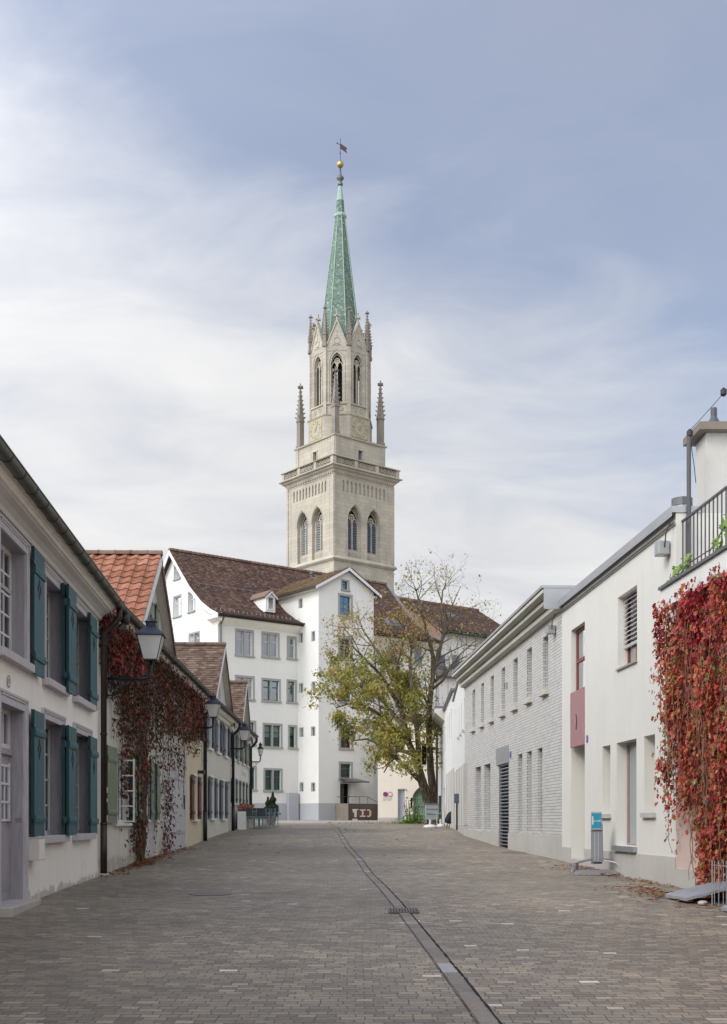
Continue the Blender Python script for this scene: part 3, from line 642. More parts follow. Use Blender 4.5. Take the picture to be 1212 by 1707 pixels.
# ================================================================== houses B, C (one wall line), D, E
FB = Frame(-4.333-.021*20.92, 20.92, -.021, 1); B_ = lambda y: FB.UY(y)
FD = Frame(-4.82-.008*37.17, 37.17, -.008, 1); D_ = lambda y: FD.UY(y)
def low_roof(fr, parent, u0, u1, ze=3.96, mat='roof_under'):
    b = MB(fr); b.profile([(.30, ze-.03), (.30, ze+.03), (-4, ze+3.1), (-8, ze), (-8, ze-.2), (-4, ze+2.8), (-.1, ze-.08)], u0, u1); b.build('roof', M[mat], parent)
def dormer(fr, parent, uc, hw, ze, za, back, mat_wall, kind, win=True, proud=0.0, ridge_to=6):
    """cross gable standing on the eaves: front wall, two tiled slopes running back from the street"""
    d = facade(fr.moved(0, proud), parent, 'gable', [M[mat_wall], M[mat_wall]], uc-hw, uc+hw, ze-.5, lambda u: za-(za-ze)*abs(u-uc)/hw,
               [dict(u0=uc-.32, u1=uc+.32, z0=ze+.45, z1=ze+1.15, d=.12)] if win else [], extra=[uc])
    if win:
        sash(fr, parent, uc-.32, uc+.32, ze+.45, ze+1.15, proud-.12, M['sash'], cols=2, rows=2, fw=.05)
    L = math.hypot(hw, za-ze)
    for sg in (-1, 1):
        nm = (fr.d[0]*sg*(za-ze)/L, fr.d[1]*sg*(za-ze)/L, hw/L)
        ov = .28                                       # eaves drop of the slope
        def P(a, s, sg=sg): 
            f = (s-ov)/L; return fr.pt(uc+sg*hw*(1-f), proud+.22-a, ze+(za-ze)*f)
        b = MB(fr); th = .07
        q = [(uc+sg*(hw*(1+ov/L)), ze-(za-ze)*ov/L-.02), (uc, za-.02), (uc, za-.02-th*1.4), (uc+sg*(hw*(1+ov/L)), ze-(za-ze)*ov/L-.02-th*1.4)]
        b.prism(q, proud+.2, proud-back); b.build('roof_slope', M['moulding'], parent)
        tb = MB(W); rows = int((L+ov)/(.30 if kind == 'orange' else .15)); 
        if kind == 'orange': tiles(tb, P, lambda s: nm, rows, (L+ov)/rows, lambda s: (0, back), .255, .035, wave=.024, jit=.004)
        else: tiles(tb, P, lambda s: nm, rows, (L+ov)/rows, lambda s: (0, back), .18, .022, jit=.006)
        tb.build('roof_tiles', M['tile_orange'] if kind == 'orange' else M['tile_brown'], parent, recalc=False)
        vb = MB(fr); q = [(uc+sg*(hw*(1+ov/L)), ze-(za-ze)*ov/L-.02-th), (uc, za-.02-th), (uc, za-.26), (uc+sg*(hw*(1+ov/L)), ze-(za-ze)*ov/L-.2)]
        vb.prism(q, proud+.205, proud+.235); vb.build('verge_board', M['verge'] if sg > 0 else M['sash'], parent)
    rb = MB(fr); u = .0; n = proud+.24
    while n > proud-back:
        rb.lathe([(.001, 0)], 0, 0, 3) if False else None
        pts = [(uc+.12*math.cos(pi*k/6), za-.03+.11*math.sin(pi*k/6)) for k in range(7)]
        rb.prism([(a, z+.012) for a, z in pts], n, n-.36); rb.prism([((a-uc)*1.1+uc, z+.02) for a, z in pts], n-.33, n-.37); n -= .37
    rb.build('ridge_tiles', M['tile_ridge'] if kind == 'orange' else M['tile_brown'], parent, recalc=False)
    return d
# --- B
HB = thing('town_house', FB.pt(B_(27.5), 0, gz(27)), 'weathered white house overgrown with dark red creeper, with an orange tiled gable', 'house', 'houses along the left side of the street')
uB0, uB1 = .05, B_(33.4)
def UB(px, n=0): return FB.U(px, n)
hB = [(UB(190.5), UB(213), FB.Z(190, 1372), FB.Z(190, 1254)), (UB(234), UB(245), .05, 1.4), (UB(248), UB(262.5), gz(29)+.02, 1.32), (UB(272.5), UB(311), gz(32)+.0, 1.85)]
facade(FB, HB, 'wall', [M['wall_b'], M['wall_b']], uB0, uB1, base_f(FB), 3.9, [dict(u0=a, u1=c, z0=d, z1=e, d=.14) for a, c, d, e in hB]+[dict(u0=B_(23.2), u1=B_(24.1), z0=2.3, z1=3.6, d=.14), dict(u0=B_(29.6), u1=B_(30.6), z0=2.3, z1=3.6, d=.14)], extra=[B_(y) for y in range(21, 34)])
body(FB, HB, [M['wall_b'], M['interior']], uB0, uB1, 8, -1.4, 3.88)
for k, (a, c, d, e) in enumerate(hB[:2]):
    w = sash(FB, HB, a, c, d, e, -.1, M['sash'], cols=2, rows=3, fw=.06, mull=2, curtain=('curtain', .6)); surround(FB, w, a, c, d, e, .05, .015, M['sash'])
for a in (B_(23.2), B_(29.6)): sash(FB, HB, a, a+.9+(.1 if a > 5 else 0), 2.3, 3.6, -.1, M['sash'], cols=2, rows=3, fw=.06)
# open casement swung out of the first window
CF = Frame(*FB.pt(hB[0][0]+.5, .0, 0)[:2], 1, .12)
b = MB(CF); z0, z1 = hB[0][2]+.02, hB[0][3]-.1
for q in (0, .27): b.box(q, q+.03, -.015, .015, z0, z1)
for k in range(5): zz = z0+(z1-z0-.04)*k/4; b.box(.03, .27, -.012, .012, zz, zz+.025)
b.build('casement', M['sash'], HB)
for a, c, z0, z1, n0 in ((UB(179.5, .09), UB(196.5, .09), FB.Z(181, 1372), FB.Z(181, 1245), .05), (hB[0][1]+.05, hB[0][1]+.6, hB[0][2], hB[0][3], .05),
                     (UB(232, .1), UB(239, .1), .02, 1.42, .06), (hB[1][1]+.06, hB[1][1]+.5, .02, 1.42, .05), (UB(263, .1), UB(268, .1), .05, 1.35, .05)):
    shutter(FB, HB, a, c, z0, z1, n0, M['green_shutter'], edge=True, diamond=False)
b = MB(FB); a, c, d, e = hB[2]; b.box(a, c, -.14, -.09, d, e)
for k in range(5): x = a+(c-a)*k/5; b.box(x+.01, x+(c-a)/5-.01, -.09, -.08, d+.02, e-.02)
o = b.build('door', M['lavender_light'], HB); b = MB(FB); b.tube([(c-.1, -.08, .2), (c-.1, -.04, .2), (c-.2, -.04, .2)], .012, 6); b.build('handle', M['black'], o)
b = MB(FB); a, c, d, e = hB[3]; k = 9; b.box(a, c, -.13, -.07, d, e)
for i in range(k): x = a+(c-a)*i/k; b.box(x+.006, x+(c-a)/k-.006, -.07, -.055+(.006 if i % 2 else 0), d+.02, e-.02)
for zz in (d+.45, d+1.9): b.box(a+.03, c-.03, -.055, -.03, zz, zz+.14)
o = b.build('gate', M['lavender_light'], HB); b = MB(FB); b.box(c-.35, c-.3, -.03, .0, .35, .75); b.build('handle', M['black'], o)
low_roof(FB, HB, uB0+.1, uB1); gutter(FB, HB, uB0+.25, uB1+.3, .36, 3.93, .078, 'gutter_dark', .7)
b = MB(FB); b.profile([(0, 3.76), (.18, 3.76), (.27, 3.83), (.27, 3.91), (0, 3.91)], uB0, uB1); b.build('cornice', M['moulding'], HB)
dB = dormer(FB, HB, B_(27.1), 2.88, 3.95, 6.2, 5.2, 'gable_wall', 'orange', proud=.0)
shutter(FB, HB, B_(27.1)-.75, B_(27.1)-.36, 4.4, 5.15, .03, M['green_shutter'], diamond=False, th=.03)
shutter(FB, HB, B_(27.1)+.36, B_(27.1)+.75, 4.4, 5.15, .03, M['green_shutter'], diamond=False, th=.03)
b = MB(FB); b.tube([(B_(21.7), .36, 3.84), (B_(21.7), .36, 3.68), (B_(21.6), .25, 3.55), (B_(21.35), .09, 3.45), (B_(21.35), .09, 2.7)], .048, 10); b.lathe([(.06, 3.66), (.09, 3.74), (.09, 3.86), (.06, 3.87)], B_(21.7), .36, 10)
b.build('downpipe', M['pipe'], HB, smooth=True)
# --- C
HC = thing('town_house', FB.pt(B_(35.5), 0, gz(35.5)), 'narrow pale yellow house with oxblood shutters', 'house', 'houses along the left side of the street')
u0, u1 = uB1+.003, B_(37.15)
cw = (B_(34.6), B_(35.6), .08, 1.38); cu = (B_(35.2), B_(36.2), 2.5, 3.7)
facade(FB, HC, 'wall', [M['wall_c'], M['wall_c']], u0, u1, base_f(FB), 3.9, [dict(u0=a, u1=c, z0=d, z1=e, d=.14) for a, c, d, e in (cw, cu)], extra=[B_(y) for y in range(33, 38)])
body(FB, HC, [M['wall_c'], M['interior']], u0, u1, 8, -1.2, 3.88)
for a, c, d, e in (cw, cu):
    w = sash(FB, HC, a, c, d, e, -.1, M['sash'], cols=2, rows=3, fw=.06, mull=2, curtain=('curtain', .5)); surround(FB, w, a, c, d, e, .07, .02, M['sash'])
    shutter(FB, HC, a-.62, a-.09, d, e, .04, M['red_shutter'], diamond=False); shutter(FB, HC, c+.09, c+.62, d, e, .04, M['red_shutter'], diamond=False)
low_roof(FB, HC, u0, u1); gutter(FB, HC, u0+.31, u1, .36, 3.93, .078, 'gutter_dark', .7)
b = MB(FB); b.profile([(0, 3.76), (.18, 3.76), (.27, 3.83), (.27, 3.91), (0, 3.91)], u0, u1); b.build('cornice', M['moulding'], HC)
downpipe(FB, HC, B_(37.0), .36, 3.88, gz(37.0), .06, 'black', n=.1)
b = MB(FB); b.box(B_(35.9), B_(36.1), .0, .2, 1.48, 1.58); b.build('wall_light', M['black'], HC)
# --- D
HD = thing('town_house', FD.pt(D_(42), 0, gz(42)), 'cream house with blue grey shutters and a brown tiled gable', 'house', 'houses along the left side of the street')
u0, u1 = D_(37.18), D_(45.72)
wd = [(39.6, .12, 1.5), (42.9, .12, 1.5), (38.9, 2.45, 3.55), (41.3, 2.45, 3.55), (43.8, 2.45, 3.55)]
wins = [(D_(y)-.5, D_(y)+.5, d, e) for y, d, e in wd]
facade(FD, HD, 'wall', [M['wall_d'], M['wall_d']], u0, u1, base_f(FD), 3.9, [dict(u0=a, u1=c, z0=d, z1=e, d=.14) for a, c, d, e in wins]+[dict(u0=D_(44.75), u1=D_(45.5), z0=gz(45.2), z1=1.55, d=.2)], extra=[D_(y) for y in range(38, 47)])
body(FD, HD, [M['wall_d'], M['interior']], u0, u1, 8, -1, 3.88)
for a, c, d, e in wins:
    w = sash(FD, HD, a, c, d, e, -.1, M['sash'], cols=2, rows=3, fw=.06, mull=2, curtain=('curtain', .5)); surround(FD, w, a, c, d, e, .07, .02, M['sash'])
    shutter(FD, HD, a-.62, a-.09, d, e, .04, M['blue_shutter'], diamond=False); shutter(FD, HD, c+.09, c+.62, d, e, .04, M['blue_shutter'], diamond=False)
b = MB(FD); b.box(D_(44.75), D_(45.5), -.2, -.15, gz(45.2)+.02, 1.55); o = b.build('door', M['blue_shutter'], HD); b = MB(FD); b.tube([(D_(45.4), -.15, .7), (D_(45.4), -.1, .7), (D_(45.3), -.1, .7)], .012, 6); b.build('handle', M['steel'], o)
low_roof(FD, HD, u0, u1); gutter(FD, HD, u0, u1, .36, 3.93, .078, 'gutter_dark', .7)
b = MB(FD); b.profile([(0, 3.66), (.04, 3.66), (.1, 3.76), (.18, 3.76), (.27, 3.83), (.27, 3.91), (0, 3.91)], u0, u1); b.build('cornice', M['moulding'], HD)
dormer(FD, HD, D_(41.8), 3.1, 3.95, 6.33, 6.0, 'gable_wall', 'brown')
downpipe(FD, HD, D_(45.6), .36, 3.88, gz(45.6), .06, 'black', n=.1)
# --- E
HE = thing('town_house', FD.pt(D_(51), 0, gz(51)), 'white cafe house with dark green shutters, farthest in the left row', 'house', 'houses along the left side of the street')
u0, u1 = D_(45.723), D_(53.6)
wins = [(D_(y)-.45, D_(y)+.45, 2.5, 3.55) for y in (46.7, 48.7, 50.7, 52.6)]+[(D_(y)-.42, D_(y)+.42, .75, 1.72) for y in (46.7, 48.2, 49.7, 51.2, 52.7)]
facade(FD, HE, 'wall', [M['wall_e'], M['wall_e']], u0, u1, base_f(FD), 3.9, [dict(u0=a, u1=c, z0=d, z1=e, d=.14) for a, c, d, e in wins], extra=[D_(y) for y in range(47, 56)])
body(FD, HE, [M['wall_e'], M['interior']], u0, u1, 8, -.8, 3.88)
for i, (a, c, d, e) in enumerate(wins):
    w = sash(FD, HE, a, c, d, e, -.1, M['sash'] if i < 4 else M['greenframe'], cols=2, rows=2, fw=.06, curtain=('curtain', .5)); surround(FD, w, a, c, d, e, .06, .02, M['sash'], cap=i >= 4)
    for q in ((a-.55, a-.08), (c+.08, c+.55)): shutter(FD, HE, q[0], q[1], d, e, .04 if i < 4 else .03, M['darkgreen_shutter'], diamond=False)
low_roof(FD, HE, u0, u1); gutter(FD, HE, u0, u1+.15, .36, 3.93, .078, 'gutter_dark', .7)
b = MB(FD); b.profile([(0, 3.66), (.04, 3.66), (.1, 3.76), (.18, 3.76), (.27, 3.83), (.27, 3.91), (0, 3.91)], u0, u1); b.build('cornice', M['moulding'], HE)
dormer(FD, HE, D_(50.2), 2.1, 3.95, 5.98, 6.0, 'gable_wall', 'brown', win=False)
downpipe(FD, HE, D_(53.45), .36, 3.88, gz(53.5), .06, 'black', n=.1)
sb = MB(FD)
text_on(FD, HE, 'Café Restaurant', D_(51), .006, 2.12, .34, M['frieze'])
# ------------------------------------------------------------------ wall lamps
def lamp(fr, u, n, zarm, arm, s, label, small=False):
    """wrought arm, tapering four-sided lantern on its end"""
    P0 = fr.pt(u, n, zarm); t = thing('street_lamp', P0, label, 'street lamp', 'lanterns on the left row of houses')
    b = MB(fr); ua = u
    b.tube([(ua, n, zarm), (ua, n+arm*.8, zarm), (ua, n+arm*.95, zarm+.03*s), (ua, n+arm, zarm+.12*s), (ua, n+arm, zarm+.3*s)], .03*s, 8)
    b.box(ua-.03, ua+.03, n-.01, n+.015, zarm-.34*s, zarm+.12*s)
    for k in range(2):                                  # scrolls
        cx, cz, r0 = n+.1*s+k*.16*s, zarm-.1*s+k*.03*s, (.09-.03*k)*s
        b.tube([(ua, cx+r0*(1-i/22)*math.cos(i*.55+2.2), cz+r0*(1-i/22)*math.sin(i*.55+2.2)) for i in range(18)], .009*s, 5)
    b.tube([(ua, n, zarm-.3*s), (ua, n+.12*s, zarm-.28*s), (ua, n+.3*s, zarm-.13*s), (ua, n+.42*s, zarm-.01)], .012*s, 6)
    b.lathe([(.02*s, zarm+.17*s), (.045*s, zarm+.19*s), (.02*s, zarm+.22*s)], ua, n+arm, 8)
    b.build('arm', M['black'], t, smooth=True)
    z0 = zarm+.3*s; cu, cn = ua, n+arm; seg = 4 if not small else 6; ro = pi/4 if seg == 4 else 0; q = 1.414 if seg == 4 else 1.1
    wb, wt, h = (.115*s*q, .215*s*q, .44*s) if not small else (.08*s, .17*s, .4*s)
    g = MB(fr); g.lathe([(wb, z0+.03), (wt, z0+h)], cu, cn, seg, rot=ro); g.build('lantern_glass', M['lamp_glass'], t, recalc=False)
    fb = MB(fr)
    for k in range(seg):
        a = 2*pi*k/seg+ro; fb.tube([(cu+wb*math.cos(a), cn+wb*math.sin(a), z0+.03), (cu+wt*math.cos(a), cn+wt*math.sin(a), z0+h)], .007*s, 5)
    fb.lathe([(wb*.5, z0), (wb*1.04, z0+.012), (wb*1.04, z0+.035), (wb*.9, z0+.04)], cu, cn, seg, rot=ro); fb.build('lantern_frame', M['black'], t)
    c = MB(fr); zt = z0+h
    c.lathe([(wt*.98, zt-.015*s), (wt*1.12, zt-.005*s), (wt*1.10, zt+.02*s), (wt*.52, zt+.13*s), (wt*.30, zt+.17*s)], cu, cn, seg, rot=ro)
    c.lathe([(.085*s, zt+.165*s), (.085*s, zt+.235*s), (.115*s, zt+.24*s), (.105*s, zt+.26*s), (.04*s, zt+.30*s), (.015*s, zt+.33*s), (.022*s, zt+.35*s), (.004, zt+.39*s)], cu, cn, 12)
    c.build('lantern_roof', M['lamp_cap'], t)
lamp(FA, uP+.02, .14, (HY-1131)/F*yP, .78, 1.04, 'large black wall lantern beside the brown downpipe, nearest of the street lamps')
lamp(FB, B_(35.0), .02, (HY-1213)/F*35.0, .55, .95, 'black wall lantern at the end of the creeper on the yellow house')
lamp(FD, D_(45.0), .05, (HY-1248)/F*45, .55, .95, 'black wall lantern in front of the green shuttered cafe house')
lamp(FD, D_(53.4), .12, (HY-1270)/F*53.4, .42, .85, 'slender black wall lantern on the far corner of the left row', True)
# yellow marker on the pipe
b = MB(FA); u = uP; b.mesh([(u-.14, .2, .98), (u+.1, .17, 1.1), (u+.1, .17, .86), (u-.14, .197, .98), (u+.1, .167, 1.1), (u+.1, .167, .86)], [(0,1,2),(3,5,4),(0,3,4,1),(1,4,5,2),(2,5,3,0)])
tag(b.build('trail_marker', paint('signal yellow', (.75,.42,.02,1), .5)), 'small yellow pointed marker on the brown downpipe', 'marker')
b = MB(FA)
for z, h in ((.52, .1), (.35, .07), (.0, .12)): b.box(u-.03, u+.03, .15, .152, z, z+h)
tag(b.build('sticker', M['sash']), 'torn white stickers on the brown downpipe below the yellow marker', 'stickers')
# ------------------------------------------------------------------ creeper on house B
ivy = thing('creeper', FB.pt(B_(24.6), .15, gz(24.6)), 'dark red creeper hanging over the weathered white wall of the left row', 'climbing plant')
sm = []
def dens(px, py):
    """how thick the creeper hangs at a spot of the wall"""
    if px < 168 or px > 335: return 0
    if 236 < px < 262 and 1120 < py < 1250 and .5+.5*math.sin(px*.9)*math.sin(py*.05) < .35: return .12
    left = 186+ (6 if py > 1150 else 0)+(12 if py > 1235 else 0)
    if py < 1110: left = 170
    elif py < 1165: left = 180
    if px < left: return 0
    low = 1215 if px < 200 else 1262 if px < 214 else 1300 if px < 232 else 1248 if px < 262 else 1225 if px < 300 else 1235
    if py < low-70: return 1
    if py < low: return .55
    if 222 < px < 243 and py < 1420: return .35
    if 272 < px < 290 and 1300 < py < 1420: return .22
    if 198 < px < 226 and py < 1330: return .3
    if px > 306: return 0 if py > 1262 else .12
    if py < low+60: return .12
    return .015
tries = 0
while len(sm) < 16000 and tries < 300000:
    tries += 1; u = RND.uniform(.02, B_(36.6)); z = RND.uniform(gz(30)-.1, 3.88); y = FB.Y(u); x = FB.pt(u, .1, 0)[0]
    px = CX+F*x/y; py = HY-F*z/y; nz = .5+.5*math.sin(u*3.1+z*1.3)*math.sin(u*1.2-z*2.1); d = dens(px, py)
    if RND.random() < d*(.45+.75*nz): sm.append((FB.pt(u, .03+RND.random()**1.6*(.26 if d > .5 else .12), z), (FB.n[0], FB.n[1], .2)))
leaf_cloud(sm, .07, M['ivy_dark'], 'foliage', ivy)
br = []
for p, nm in sm:
    px = CX+F*p[0]/p[1]; py = HY-F*p[2]/p[1]
    w_ = .55 if (px < 240 and py < 1125) else .16 if px > 300 else .05
    if RND.random() < w_*(.5+.8*math.sin(p[1]*4.0)*math.sin(p[2]*5.1+p[1])): br.append(((p[0]+.05, p[1], p[2]), nm))
leaf_cloud(br, .085, M['ivy_bright'], 'crimson_leaves', ivy)
b = MB(FB)
for k in range(34):
    u = RND.uniform(B_(24.6), B_(25.6)) if k < 16 else RND.uniform(B_(24.5), B_(33)); z = gz(25) if k < 16 else RND.uniform(-.3, 1.5); pts = []
    top = RND.uniform(2.2, 3.8)
    while z < top: pts.append((u, RND.uniform(.03, .14 if k < 16 else .07), z)); z += RND.uniform(.12, .25); u += RND.uniform(-.06, .07)+(.02 if k >= 8 else 0)
    if len(pts) > 2: b.tube(pts, [(.022 if k < 16 else .007)*(1-.6*i/len(pts)) for i in range(len(pts))], 5)
b.build('stems', M['stem'], ivy)
lt = []
for k in range(700):
    y = RND.choice([RND.gauss(24.8, 1.2), RND.uniform(20.5, 33)]); n = abs(RND.gauss(0, .22))+.03; p = FB.pt(B_(y), n, gz(y)+.012+RND.random()*.03); lt.append((p, (0, 0, 1)))
tag(leaf_cloud(lt, .07, M['litter'], 'fallen_leaves', None, flat=1), 'brown fallen leaves along the foot of the creeper wall', 'fallen leaves', kind='stuff')
# ------------------------------------------------------------------ cafe furniture
def chair(loc, rz, label):
    t = thing('cafe_chair', loc, label, 'chair', 'cafe chairs at the far left corner')
    L = Loc(*loc, 0); fm = M['chairmetal']
    for sx in (-1, 1):
        b = MB(L); b.tube([(sx*.2, -.2, 0), (sx*.2, -.2, .45), (sx*.2, .2, .45)], .011, 6); b.build('leg', fm, t)
        b = MB(L); b.tube([(sx*.2, .22, 0), (sx*.2, .2, .45), (sx*.19, .25, .84)], .011, 6); b.build('leg', fm, t)
        b = MB(L); b.tube([(sx*.24, .22, .65), (sx*.24, -.18, .66), (sx*.24, -.2, .45)], .012, 6); b.build('armrest', fm, t)
    b = MB(L); b.box(-.2, .2, -.21, .2, .44, .455)
    b.build('seat', M['chairmesh'], t); b = MB(L); b.prism([(-.19, .52), (.19, .52), (.19, .83), (-.19, .83)], .215, .235); b.tube([(-.19, .25, .84), (.19, .25, .84)], .012, 6); b.build('backrest', M['chairmesh'], t)
    t.rotation_euler = (0, 0, rz); return t
M['chairmetal'] = paint('pale blue grey metal', (.25,.33,.35,1), .4, .1, spec=.5, metal=.4); M['chairmesh'] = paint('dark slatted seat', (.035,.055,.06,1), .5)
def cafe_table(loc, label):
    t = thing('cafe_table', loc, label, 'table', 'cafe tables at the far left corner'); L = Loc(*loc, 0)
    b = MB(L); b.box(-.36, .36, -.36, .36, .715, .74); b.build('tabletop', M['chairmetal'], t, bevel=.006)
    for sx in (-1, 1):
        for sy in (-1, 1): b = MB(L); b.tube([(sx*.32, sy*.32, 0), (sx*.31, sy*.31, .715)], .015, 6); b.build('leg', M['chairmetal'], t)
    return t
tl = ['cafe table in the front row, nearest the street camera', 'cafe table in the middle row beside the flower boxes', 'cafe table at the back nearest the potted conifer']
c0 = None; t0 = None; ci = 0
for r, y in enumerate((48.4, 50.6, 52.8)):
    x = -4.45+r*.03; lo = (x, y, gz(y)); 
    if t0 is None: t0 = cafe_table(lo, tl[r])
    else: dup(t0, lo, 0, tl[r])
    for k, (dx, dy, rz) in enumerate(((-.26, -.5, pi), (.3, -.5, pi), (-.26, .52, 0), (.3, .52, 0))):
        w = ('cafe chair at the %s table, %s side, %s of its pair' % (('front', 'middle', 'back')[r], ('near', 'near', 'far', 'far')[k], ('wall end', 'street end')[k % 2]))
        lo2 = (x+dx, y+dy, gz(y+dy))
        if c0 is None: c0 = chair(lo2, rz, w)
        else: dup(c0, lo2, rz+RND.uniform(-.1, .1), w)
# low white planter wall with flowers
for k, (ya, yb) in enumerate(((47.1, 49.4), (50.0, 52.2))):
    t = thing('flower_box', FD.pt(D_((ya+yb)/2), .3, gz(48)), ('white flower box with orange and red flowers beside the dark downpipe', 'white flower box with pink and red flowers behind the cafe chairs')[k], 'flower box', 'flower boxes in front of the cafe house')
    b = MB(FD); b.box(D_(ya), D_(yb), .12, .42, gz(ya)-.05, .42); b.build('box', M['wall_e'], t, bevel=.01)
    sm = [(FD.pt(RND.uniform(D_(ya)+.05, D_(yb)-.05), RND.uniform(.12, .42), .42+RND.random()**1.4*.35), (1, -.5, .5)) for i in range(420)]; leaf_cloud(sm, .07, M['flower'], 'flowers', t)
# potted conifer
cy = thing('potted_conifer', (-4.5, 57, gz(57)), 'dark cone shaped conifer in a terracotta pot beside the cafe tables', 'potted tree')
b = MB(); b.lathe([(.17, gz(57)), (.24, gz(57)+.38), (.27, gz(57)+.39), (.27, gz(57)+.46), (.22, gz(57)+.46)], -4.5, 57, 16); b.build('pot', M['terracotta'], cy, smooth=False)
b = MB(); b.tube([(-4.5, 57, gz(57)+.35), (-4.5, 57, gz(57)+1.3)], .035, 6); b.build('trunk', M['stem'], cy)
sm = []
for lob in ((-4.42, 57, 1.62, .42), (-4.66, 57.05, 1.38, .32)):
    for k in range(2600):
        h = RND.random()**1.1; r = lob[3]*(1-h)**.75*(.75+.25*math.sin(h*20))*math.sqrt(RND.random()*.6+.4)*(1 if h > .06 else .7); a = RND.uniform(0, 2*pi)
        sm.append(((lob[0]+r*math.cos(a), lob[1]+r*math.sin(a), gz(57)+.45+h*(lob[2]-.45)), (math.cos(a), math.sin(a), .4)))
leaf_cloud(sm, .06, M['cypress'], 'foliage', cy)
# ================================================================== large white building with annex
uR = (.788, .616)
FM = Frame(-8.97, 72, *uR); FG = Frame(-8.97, 72, -.616, .788, -1)
FX = Frame(-2.84, 73.93, *uR); FXL = Frame(-2.84, 73.93, -.616, .788, -1)
MBn = thing('stucco_building', FM.pt(6, 0, -.1), 'tall white building with brown tiled roof and gabled wing ending the street', 'building')
GZ = -.3
PROF = [(.62, 12.75), (-.32, 13.15), (-1.39, 13.76), (-2.82, 14.9), (-4.18, 16.3), (-5.5, 17.7)]
def interp(pr, x, i=0):
    for a, b in zip(pr, pr[1:]):
        if (a[i]-x)*(b[i]-x) <= 0 and a[i] != b[i]:
            t = (x-a[i])/(b[i]-a[i]); return tuple(a[k]+(b[k]-a[k])*t for k in (0, 1))
    return pr[0] if abs(pr[0][i]-x) < abs(pr[-1][i]-x) else pr[-1]
def along(pr, s):
    for a, b in zip(pr, pr[1:]):
        L = math.hypot(b[0]-a[0], b[1]-a[1])
        if s <= L: break
        s -= L
    t = s/L; return (a[0]+(b[0]-a[0])*t, a[1]+(b[1]-a[1])*t), ((b[0]-a[0])/L, (b[1]-a[1])/L)
def stone_win(fr, par, px0, px1, pt, pb, hl, cols=2, wd=.13, kind='glass_sky', fm='whiteframe', cur=None, zpx=None, mull=True):
    a, c = sorted((fr.U(px0), fr.U(px1))); q = zpx or px0
    hl.append((a+wd, c-wd, fr.Z(q, pb)+.1, fr.Z(q, pt)-wd, dict(par=par, cols=cols, wd=wd, kind=kind, fm=fm, cur=cur, mull=mull)))
def place_wins(fr, hl, depth=.16):
    for a, c, d, e, o in hl:
        par = o['par']
        if o['cols'] == 0:      # slot window
            w = sash(fr, par, a, c, d, e, -depth, M['greenframe'], fw=.035, glass='glass'); 
        elif o['cols'] == 2 and o['mull']:
            m = (a+c)/2; w = sash(fr, par, a, m-.05, d, e, -depth, M[o['fm']], fw=.06, glass=o['kind'], transom=.68, curtain=o['cur'])
            w2 = sash(fr, par, m+.05, c, d, e, -depth, M[o['fm']], fw=.06, glass=o['kind'], transom=.68, curtain=o['cur'])
            b = MB(fr); b.box(m-.05, m+.05, -depth-.04, .01, d, e); b.build('mullion', M['stone_frame'], w)
        else: w = sash(fr, par, a, c, d, e, -depth, M[o['fm']], fw=.06, glass=o['kind'], transom=.68 if o['cols'] == 1 else None, cols=1 if o['cols'] == 1 else 2, rows=3 if o['cols'] == 3 else 1, curtain=o['cur'])
        surround(fr, w, a, c, d, e, o['wd'] if o['cols'] else .07, .02, M['stone_frame'], sill=o['cols'] > 0)
hm = []
B1, B2 = ('blind', .95), ('blind', .55)
for r in ((391.6,423.2,1047,1093,B1),(435.7,466,1052,1096,None),(478,494.5,1059.5,1099,B1),(391.6,424.5,1124.5,1166,None),(435.7,468,1129.5,1169.5,B2),(477.5,494.5,1132,1172,None),
          (404,427,1200,1243,None),(437.7,470.8,1204.5,1246.5,B2),(480,495,1208,1248.5,('blind', .4)),(404,428,1276,1318,None),(439,471,1280,1319.5,None)):
    stone_win(FM, MBn, r[0], r[1], r[2], r[3], hm, 2 if r[1]-r[0] > 20 else 1, fm='greenframe' if r[2] > 1125 else 'whiteframe', kind='glass' if r[2] > 1200 else 'glass_sky', cur=r[4])
uE = 17.9
facade(FM, MBn, 'wall', [M['wall_m'], M['wall_m']], 0, uE, GZ, 12.76, [dict(u0=a, u1=c, z0=d, z1=e, d=.2) for a, c, d, e, o in hm])
place_wins(FM, hm)
hg = []
for r in ((289,302.5,990,1028),(313.5,325.5,983,1020),(290,301,940,967),(314.5,333.5,1051,1080)): stone_win(FG, MBn, r[0], r[1], r[2], r[3], hg, 2 if r[1]-r[0] > 18 else 1, wd=.1, zpx=r[1] if r[0] != 290 else 296)
gt = lambda u: interp(PROF, -u if u <= 5.5 else u-11)[1]
facade(FG, MBn, 'gable_wall', [M['wall_m'], M['wall_m']], 0, 11, GZ, gt, [dict(u0=a, u1=c, z0=d, z1=e, d=.2) for a, c, d, e, o in hg], extra=[.32, 1.39, 2.82, 4.18, 5.5, 6.82, 8.18, 9.6, 10.7])
place_wins(FG, hg)
b = MB(FM)
for i in range(10):
    f = lambda k: (-11*k/10)
    b.poly([(uE, f(i), GZ), (uE, f(i+1), GZ), (uE, f(i+1), gt(11*(i+1)/10)-.05), (uE, f(i), gt(11*i/10)-.05)])
b.poly([(0, -11, GZ), (uE, -11, GZ), (uE, -11, 12.8), (0, -11, 12.8)]); b.build('wall', M['wall_m'], MBn, recalc=False)
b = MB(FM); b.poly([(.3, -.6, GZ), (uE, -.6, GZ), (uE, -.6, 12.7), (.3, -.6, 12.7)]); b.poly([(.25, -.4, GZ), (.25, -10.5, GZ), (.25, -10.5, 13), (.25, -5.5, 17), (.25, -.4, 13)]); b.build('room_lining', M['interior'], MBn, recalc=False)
b = MB(FM); b.box(0-.012, 6.0, .0, .015, GZ, FM.Z(450, 1339)); b.build('plinth', M['grey_plinth'], MBn)
